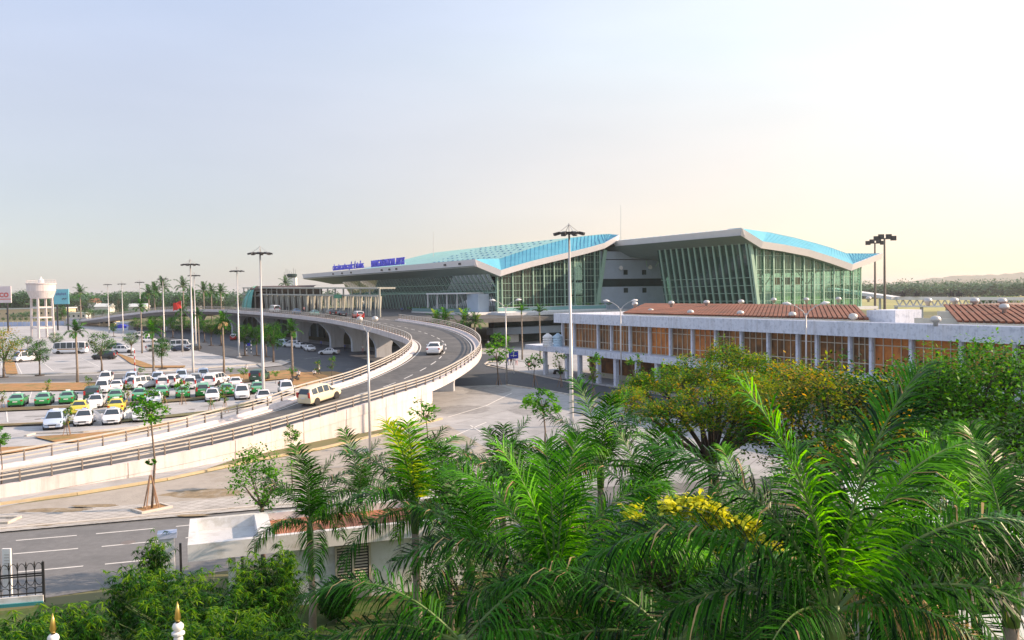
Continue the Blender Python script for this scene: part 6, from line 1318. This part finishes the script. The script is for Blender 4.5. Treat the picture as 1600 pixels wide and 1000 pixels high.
# treeline trees on the left horizon
rt = random.Random(99); keys = ['far_a', 'far_b', 'far_c']
kinds_ = {'far_a': 'dark round tree in the far tree line', 'far_b': 'broad tree in the far tree line', 'far_c': 'tall narrow tree in the far tree line'}
for i in range(62):
    x = -30+i*6.6+rt.uniform(-3, 3)
    if x > 352: break
    D = rt.choice((620, 690, 760, 840, 930)); P = atd(x, 480, D); k = rt.choice(keys); s = rt.uniform(.8, 1.15)
    zt = CAMH+(horizon(x)-rt.uniform(455, 463))*D/FPX
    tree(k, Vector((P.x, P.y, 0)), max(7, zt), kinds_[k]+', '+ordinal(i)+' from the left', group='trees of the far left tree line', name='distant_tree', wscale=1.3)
for i, x in enumerate((20, 35, 48, 88, 100, 112, 128, 146, 160, 176, 196, 210, 228, 244, 262, 280, 298)):
    P = at(x, 500 if x < 110 else 497); tree('far_b', P, 4.2+rt.random()*2.2, 'low bushy tree between the sheds and the far overpass, '+ordinal(i)+' from the left', group='bushes before the far houses', name='distant_tree', wscale=1.0)
for i, x in enumerate(range(5, 100, 9)):
    P = at(x, 503); tree('round', P, 2.6, 'low hedge bush in front of the long shed, '+ordinal(i)+' from the left', group='hedge bushes of the long shed', name='bush', cat='bush', wscale=1.5)
# far wood right, reads as one mass
mb = MB(); rg = random.Random(4)
for i in range(7000):
    D = rg.choice((900, 1000, 1150, 1350, 1600)); X = rg.uniform(.36, .66)*D; zt = rg.uniform(0, 1)
    hmax = (13+6*noise.noise(Vector((X*.01, D*.01, 0)))+4*noise.noise(Vector((X*.05, D, 3))))*(D/1000)**.6*.85
    leaf_quads(mb, (X, D, zt*hmax), 6, 7, 3.2, rg, 0, aspect=.7)
for i in range(60):
    D = 1250; X = rg.uniform(.36, .64)*D; mb.tube([(X, D, 0), (X, D, 13+rg.random()*5)], .3, 4); leaf_quads(mb, (X, D, 16+rg.random()*4), 9, 5, 4, rg, 0, aspect=.3)
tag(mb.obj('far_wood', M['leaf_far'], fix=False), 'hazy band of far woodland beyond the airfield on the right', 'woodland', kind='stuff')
mb = MB()
for i in range(5000):
    D = rg.choice((980, 1080, 1200)); X = rg.uniform(-.64, -.20)*D
    leaf_quads(mb, (X, D, rg.uniform(0, 15+5*noise.noise(Vector((X*.02, D, 5))))), 6, 8, 3.4, rg, 0, aspect=.7)
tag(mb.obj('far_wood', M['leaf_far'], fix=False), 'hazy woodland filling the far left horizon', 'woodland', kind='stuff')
for i, (x, y) in enumerate(((1535, 462), (1545, 461), (1560, 463), (1575, 463))):
    P = atd(x, y+8, 380); tree('far_b', Vector((P.x, P.y, 0)), 7.5, 'dark bush on the airfield behind the walkway, '+ordinal(i)+' from the left', group='bushes behind the walkway', name='distant_tree')
# planters on the terminal terrace
for i, x in enumerate((792, 806, 820, 838, 855, 872, 905, 918, 940, 952)):
    l = onv(x, 476, -1.6); p = A0+GU*l[0]+GV*(-1.6); tree('sapling2', Vector((p.x, p.y, FL+.25)), 1.9, 'potted shrub on the terrace behind the glass guard, '+ordinal(i)+' from the left', group='shrubs of the terrace', name='shrub', cat='shrub', wscale=1.5)
for i, x in enumerate((640, 650, 662, 672, 690, 705, 716, 730)):
    l = onu(x, 478, -7.6); p = A0+GU*l[0]+GV*l[1]; tree('sapling2', Vector((p.x, p.y, FL)), 1.6, 'low hedge shrub along the front terrace, '+ordinal(i)+' from the left', group='hedge of the front terrace', name='shrub', cat='shrub', wscale=1.7)
for i, x in enumerate((1075, 1092, 1110, 1128, 1142, 1160)):
    l = onu(x, 472, 41.3); p = A0+GU*l[0]+GV*l[1]; tree('round2', Vector((p.x, p.y, FL-.8)), 2.2, 'shrub at the foot of the raked glass wall, '+ordinal(i)+' from the left', group='shrubs below the raked glass', name='shrub', cat='shrub', wscale=1.3)
def pad_crown(seed, pads, mats, w, size, dens):
    rg = random.Random(seed); mb = MB(); cs = []
    for (x, y, z, r, th) in pads:
        n = int(dens*r*r)
        for _ in range(n):
            a = rg.uniform(0, 6.283); rr = r*math.sqrt(rg.random())*(1+.25*noise.noise(Vector((math.cos(a)*2+x, math.sin(a)*2+y, z)))); c = Vector((x+rr*math.cos(a), y+rr*math.sin(a), z+th*(1-(rr/r)**2)*rg.uniform(.2, 1)-th*.4*(rr/r)))
            if noise.noise(c*1.3+Vector((seed, 0, 0))) < -.18: continue
            m = rg.choices(range(len(mats)), w)[0]; leaf_quads(mb, c, 9, .42, size, rg, m, aspect=.55)
            if rg.random() < .12: cs.append(c)
    return mb.mesh('crown', [M[m] for m in mats], fix=False), cs
def spreading_tree(P, pads, mats, w, size, dens, lab, seed, fork, r=.32):
    t = thing('broadleaf_tree', lab, 'tree', (P.x, P.y, 0)); cm, cs = pad_crown(seed, pads, mats, w, size, dens); child('crown', cm, t); rg = random.Random(seed); mb = MB(); F = Vector(fork)
    mb.tube([(0, 0, 0), F*.5+Vector((.15, 0, 0)), F], [r*1.3, r, r*.85], 10)
    for (x, y, z, pr_, th) in pads:
        e = Vector((x, y, z)); m1 = F.lerp(e, .45)+Vector((rg.uniform(-.3, .3), rg.uniform(-.3, .3), rg.uniform(-.35, .1))); mb.tube([F*.97, m1, e], [r*.5, r*.3, r*.14], 7)
        for c in cs:
            if (c-e).length < pr_*1.05 and rg.random() < .35: mb.tube([m1.lerp(e, rg.uniform(.5, 1)), (c+e)/2-Vector((0, 0, .1)), c], [r*.12, r*.07, r*.02], 4)
    mb.obj('trunk', M['bark_dark'], t, smooth=True); return t
# ---- big olive tree with visible limbs
def big_tree(px_, py_, D, rx, ry, rz, mats, w, lab, clumps, per, size, seed, base=None, gap=0., bark='bark_dark', r=.3, lean=(0, 0)):
    c = atd(px_, py_, D); t = thing('broadleaf_tree', lab, 'tree', (c.x+lean[0], c.y+lean[1], 0)); cm, cs = crown_mesh('crown', seed, rx, ry, rz, clumps, per, size, [M[m] for m in mats], w, shell=.75, gap=gap)
    child('crown', cm, t, (-lean[0], -lean[1], c.z)); rg = random.Random(seed); mb = MB(); o = Vector((-lean[0], -lean[1], c.z)); fork = Vector((-lean[0]*.3, -lean[1]*.3, max(1.5, c.z-rz*.9)))
    mb.tube([(0, 0, 0), fork*.55, fork], [r*1.3, r, r*.85], 10)
    mains = []
    for k in range(8):
        a = k*math.pi/4+rg.uniform(-.2, .2); e = o+Vector((rx*.6*math.cos(a), ry*.6*math.sin(a), rz*rg.uniform(-.25, .3))); m_ = fork.lerp(e, .5)+Vector((0, 0, -.1*rz+rg.uniform(-.3, .3)))
        mb.tube([fork*.97, m_, e], [r*.6, r*.38, r*.16], 7); mains.append((m_, e))
    for q in cs[::3]:
        q = q+o; m_, e = min(mains, key=lambda z: (z[1]-q).length); mb.tube([m_.lerp(e, rg.random()), (e+q)/2+Vector((0, 0, -.2)), q], [r*.16, r*.1, r*.03], 5)
    mb.obj('trunk', M[bark], t, smooth=True); return t
P0 = atd(1125, 640, 50); P0 = Vector((P0.x-.5, P0.y, 0)); rg_ = random.Random(12); pads_ = []
for (x, y, dD, r_) in ((985, 622, -1, 1.5), (1010, 645, -3, 1.5), (1030, 600, 2, 1.6), (1055, 640, -4, 1.7), (1070, 600, 0, 1.7), (1075, 572, 3, 1.5), (1110, 615, -3, 1.8), (1120, 585, 1, 1.8), (1140, 560, 4, 1.7), (1150, 640, -5, 1.6), (1165, 600, -1, 1.8), (1185, 572, 3, 1.9), (1200, 625, -3, 1.7), (1215, 595, 1, 1.8), (1240, 582, 3, 1.7), (1250, 620, -2, 1.6), (1275, 592, 2, 1.5), (1290, 612, 0, 1.4), (1095, 660, -5, 1.3), (1180, 668, -5, 1.4), (1040, 672, -4, 1.0), (1130, 545, 5, 1.1), (1000, 600, 2, 1.1), (1310, 600, 2, 1.1)):
    q = atd(x, y, 50+dD); pads_.append((q.x-P0.x, q.y-P0.y, q.z, r_, .75))
spreading_tree(P0, pads_, ['leaf_olive', 'leaf_autumn', 'leaf_mid', 'leaf_dark'], [5, .9, 2.6, .8], .17, 125, 'wide olive and orange tinged tree with dark spreading branches before the old building', 51, (0, 0, 2.6))
big_tree(1285, 655, 44, 4.2, 4, 2.6, ['leaf_dark', 'leaf_olive', 'leaf_autumn'], [3, 2, 1], 'dark tree with rusty leaf tips right of the olive one', 240, 60, .24, 52, gap=.03)
big_tree(1425, 650, 46, 4.0, 3.6, 2.5, ['leaf_mid', 'leaf_dark', 'leaf_bright', 'leaf_autumn'], [4, 2, 1.5, .4], 'dense mid green tree below the orange windows', 300, 62, .24, 53)
big_tree(1550, 632, 42, 4.2, 3.6, 2.7, ['leaf_mid', 'leaf_bright', 'leaf_dark'], [4, 2, 2], 'dense bright green tree at the right edge before the long fascia', 340, 62, .24, 54)
big_tree(1400, 740, 34, 4.0, 3.5, 2.2, ['leaf_dark', 'leaf_mid', 'leaf_autumn'], [4, 2, 1], 'low dark tree behind the fan of palm fronds', 150, 56, .21, 55)
big_tree(1580, 745, 30, 3.4, 3, 2.0, ['leaf_dark', 'leaf_mid'], [3, 2], 'dark bushy tree at the right edge under the bright one', 150, 56, .2, 56)
big_tree(1040, 860, 24, 2.2, 2.0, 1.15, ['leaf_dark', 'leaf_mid'], [3, 2], 'dark shrub tree with yellow flower clusters between palms', 100, 50, .13, 57, r=.1)
# yellow flower clusters on it
ft = [o for o in scene.collection.objects if 'yellow flower' in o.get('label', '')][0]; rg = random.Random(6)
for (x, y) in ((1045, 795), (1052, 790), (1078, 788), (1090, 785), (1100, 793), (1112, 797), (1122, 800), (1085, 800), (1108, 812), (1118, 822), (1098, 805), (1160, 818), (1172, 820), (1168, 830), (1180, 838), (1205, 858), (990, 800), (1065, 800), (1132, 812)):
    P = atd(x, y, 21.8)-ft.location; fl = MB(); leaf_quads(fl, P, 90, .30, .17, rg, 0, aspect=.9); fl.obj('flower_cluster', M['leaf_yellow'], ft, fix=False)
big_tree(408, 745, 39, 1.35, 1.3, 1.4, ['leaf_bright', 'leaf_mid'], [3, 2], 'bright green leafy tree over the guard house tiled roof', 50, 46, .17, 58, r=.1, bark='bark')
big_tree(1230, 860, 24, 2.6, 2.0, 1.0, ['leaf_dark', 'leaf_mid', 'leaf_olive'], [3, 2, 1], 'dark shrubbery behind the large foreground palm', 90, 46, .13, 61, r=.08)
big_tree(960, 880, 24, 2.4, 2, 1.3, ['leaf_dark', 'leaf_mid'], [3, 2], 'dark shrub behind the bright green palm', 90, 46, .13, 62, r=.08)
big_tree(730, 900, 26, 1.6, 1.6, 1.1, ['leaf_dark', 'leaf_mid'], [4, 1], 'dark shrub among the palm trunks right of the guard house', 60, 46, .13, 63, r=.08)
# topiary
P = at(527, 972); t = thing('topiary_bush', 'clipped round dark bush on the lawn before the shuttered window', 'bush', P)
rg = random.Random(2); mb = MB(); r_ = .72
for _ in range(2600):
    v = Vector((rg.gauss(0, 1), rg.gauss(0, 1), rg.gauss(0, 1))).normalized(); p = v*(r_*rg.uniform(.8, 1.03)); p.z = p.z*1.05+.85
    a = Vector((rg.uniform(-1, 1), rg.uniform(-1, 1), rg.uniform(-1, 1))).normalized()*.06; b_ = v.cross(a).normalized()*.04; mb.add([p-a, p+b_, p+a, p-b_], [(0, 1, 2, 3)])
mb.obj('foliage', M['leaf_dark'], t, fix=False); MB().tube([(0, 0, 0), (0, 0, .6)], .08, 6).obj('stem', M['bark'], t)
MB().lathe([(.0, .2), (.5, .45), (.62, .85), (.5, 1.3), (.0, 1.5)], 12).obj('inner_foliage', M['leaf_dark'], t)
# ---- bamboo like shrubs bottom left
def bamboo(px_, py_, D, rx, rz, lab, seed, n=120, top='bamboo_leaf'):
    c = atd(px_, py_, D); t = thing('bamboo_clump', lab, 'bamboo', (c.x, c.y, 0)); rg = random.Random(seed); cu = MB(); lf = MB()
    for k in range(n):
        a = rg.uniform(0, 6.28); rr = rx*math.sqrt(rg.random()); bx_ = rr*.35*math.cos(a); by = rr*.35*math.sin(a); H = (c.z+rz*rg.uniform(-.6, 1.0)*(1-.5*(rr/rx)**2)); tip = Vector((rr*math.cos(a), rr*math.sin(a), H)); b0 = Vector((bx_, by, 0)); mid = Vector((bx_*1.2, by*1.2, H*.7)); 
        pts = [b0, mid, tip*.6+mid*.4+Vector((0, 0, H*.02)), tip+Vector((math.cos(a)*.3, math.sin(a)*.3, -.1))]; cu.tube(pts, [.018, .014, .009, .003], 4, cap=False)
        for j in range(16):
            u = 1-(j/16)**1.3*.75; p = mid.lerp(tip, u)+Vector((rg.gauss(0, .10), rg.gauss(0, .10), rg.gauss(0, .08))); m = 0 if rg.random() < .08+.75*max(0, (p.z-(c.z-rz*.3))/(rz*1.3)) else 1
            for q in range(9):
                aa = rg.uniform(0, 6.28); d = Vector((math.cos(aa), math.sin(aa), rg.uniform(-.9, .35))).normalized(); L = rg.uniform(.10, .2); s = d.cross(Vector((0, 0, 1))).normalized()*L*.09
                lf.add([p, p+d*L*.4+s, p+d*L+Vector((0, 0, -L*.25)), p+d*L*.4-s], [(0, 1, 2, 3)], m)
    lf.obj('foliage', [M[top], M['bamboo_dark']], t, fix=False); cu.obj('culms', M['rachis'], t)
bamboo(322, 950, 19, 1.6, .8, 'wide feathery bamboo clump left of the guard house palms', 1, 150)
bamboo(225, 925, 21, .9, .85, 'bamboo clump with bright tips before the gate pier', 2, 80)
bamboo(415, 925, 20, .8, 1.25, 'tall dense bamboo clump against the slim palm trunk', 3, 110)
bamboo(100, 975, 18, .8, .4, 'low bamboo clump behind the left spear tip', 4, 70)
bamboo(15, 1000, 16, .8, .4, 'bright bamboo clump in the bottom left corner', 5, 70)
bamboo(330, 1010, 16, 1.5, .6, 'dark low bamboo clump around the right spear tip', 6, 120, 'bamboo_leaf')
bamboo(450, 1030, 15.5, .8, .6, 'dark leafy clump at the bottom beside the palm trunk base', 7, 70)
bamboo(240, 862, 24, .32, .6, 'slim feathery shoot of bamboo in front of the gate pier', 8, 20)
mb = MB(); rg = random.Random(88)
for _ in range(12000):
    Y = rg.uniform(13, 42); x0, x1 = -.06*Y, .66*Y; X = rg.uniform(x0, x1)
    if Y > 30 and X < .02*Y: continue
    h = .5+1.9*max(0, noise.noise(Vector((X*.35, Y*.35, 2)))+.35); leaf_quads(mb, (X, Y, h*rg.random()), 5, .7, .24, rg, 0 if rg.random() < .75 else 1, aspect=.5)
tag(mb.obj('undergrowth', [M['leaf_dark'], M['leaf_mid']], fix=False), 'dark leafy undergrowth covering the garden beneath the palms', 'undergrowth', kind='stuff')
# tall grasses near the outbuilding
def grass_clump(px_, py_, lab, n=140, H=1.3, seed=1, mat='leaf_bright', spread=.5):
    P = at(px_, py_); rg = random.Random(seed); mb = MB()
    for k in range(n):
        a = rg.uniform(0, 6.28); b0 = Vector((rg.gauss(0, spread), rg.gauss(0, spread), 0)); h = H*rg.uniform(.5, 1.1); d = Vector((math.cos(a), math.sin(a), 0))*h*.3; s = Vector((-math.sin(a), math.cos(a), 0))*.03
        mb.add([b0-s, b0+s, b0+d*.3+s+Vector((0, 0, h*.6)), b0+d*.3-s+Vector((0, 0, h*.6)), b0+d+Vector((0, 0, h))], [(0, 1, 2, 3), (3, 2, 4)])
    o = mb.obj('ornamental_grass', M[mat], fix=False); o.location = P; tag(o, lab, 'grass clump')
grass_clump(678, 960, 'tall bright grass clump beside the grey outbuilding'); grass_clump(700, 975, 'lower grass clump near the palm trunks', seed=2, H=1.0, mat='leaf_mid')
# white roofed sheds in the lower right garden
P = atd(1455, 800, 27); t = thing('white_canopy', 'curved white canopy roof glimpsed behind palm fronds on the right', 'canopy', (P.x, P.y, 0), -.25); z = P.z
vs = []; n = 10
for i in range(n+1):
    u = i/n; vs += [(-2.4+5*u, -1.6, z+.35-.9*u*u-.1), (-2.4+5*u, 1.6, z+.55-.9*u*u)]
MB().add([v for v in vs]+[(v[0], v[1], v[2]-.06) for v in vs], [(2*i, 2*i+2, 2*i+3, 2*i+1) for i in range(n)]+[(22+2*i, 22+2*i+1, 22+2*i+3, 22+2*i+2) for i in range(n)]+[(2*i, 22+2*i, 24+2*i, 2*i+2) for i in range(n)]).obj('roof', M['roof_white'], t)
for x in (-2.0, 2.2):
    for y in (-1.4, 1.4): MB().box((x, y, z*.47), (.12, .12, z*.94)).obj('post', M['steel'], t)
P = atd(1550, 955, 17); t = thing('garden_shed', 'small pale blue roofed shed in the lower right corner', 'shed', (P.x, P.y, 0), -.3)
MB().box((.3, .8, P.z-.6), (1.5, 1.4, .12)).obj('roof', M['roof_white'], t); MB().box((.3, .8, (P.z-.68)/2), (1.2, 1.2, P.z-.68)).obj('wall', M['hoarding'], t)
# ------------------------------------------------------------------ air: pale evening haze
hz = MB().box((0, 3350, 34.5), (9000, 7300, 71)).obj('haze', M['white']); hz.data.materials.clear(); hm = bpy.data.materials.new('haze_air'); hm.use_nodes = True; n_ = hm.node_tree; n_.nodes.remove(n_.nodes['Principled BSDF'])
pv = n_.nodes.new('ShaderNodeVolumePrincipled'); pv.inputs['Color'].default_value = (.93, .94, 1, 1); pv.inputs['Density'].default_value = .00011; pv.inputs['Anisotropy'].default_value = .2
n_.links.new(pv.outputs[0], n_.nodes['Material Output'].inputs['Volume']); hz.data.materials.append(hm); tag(hz, kind='stuff')
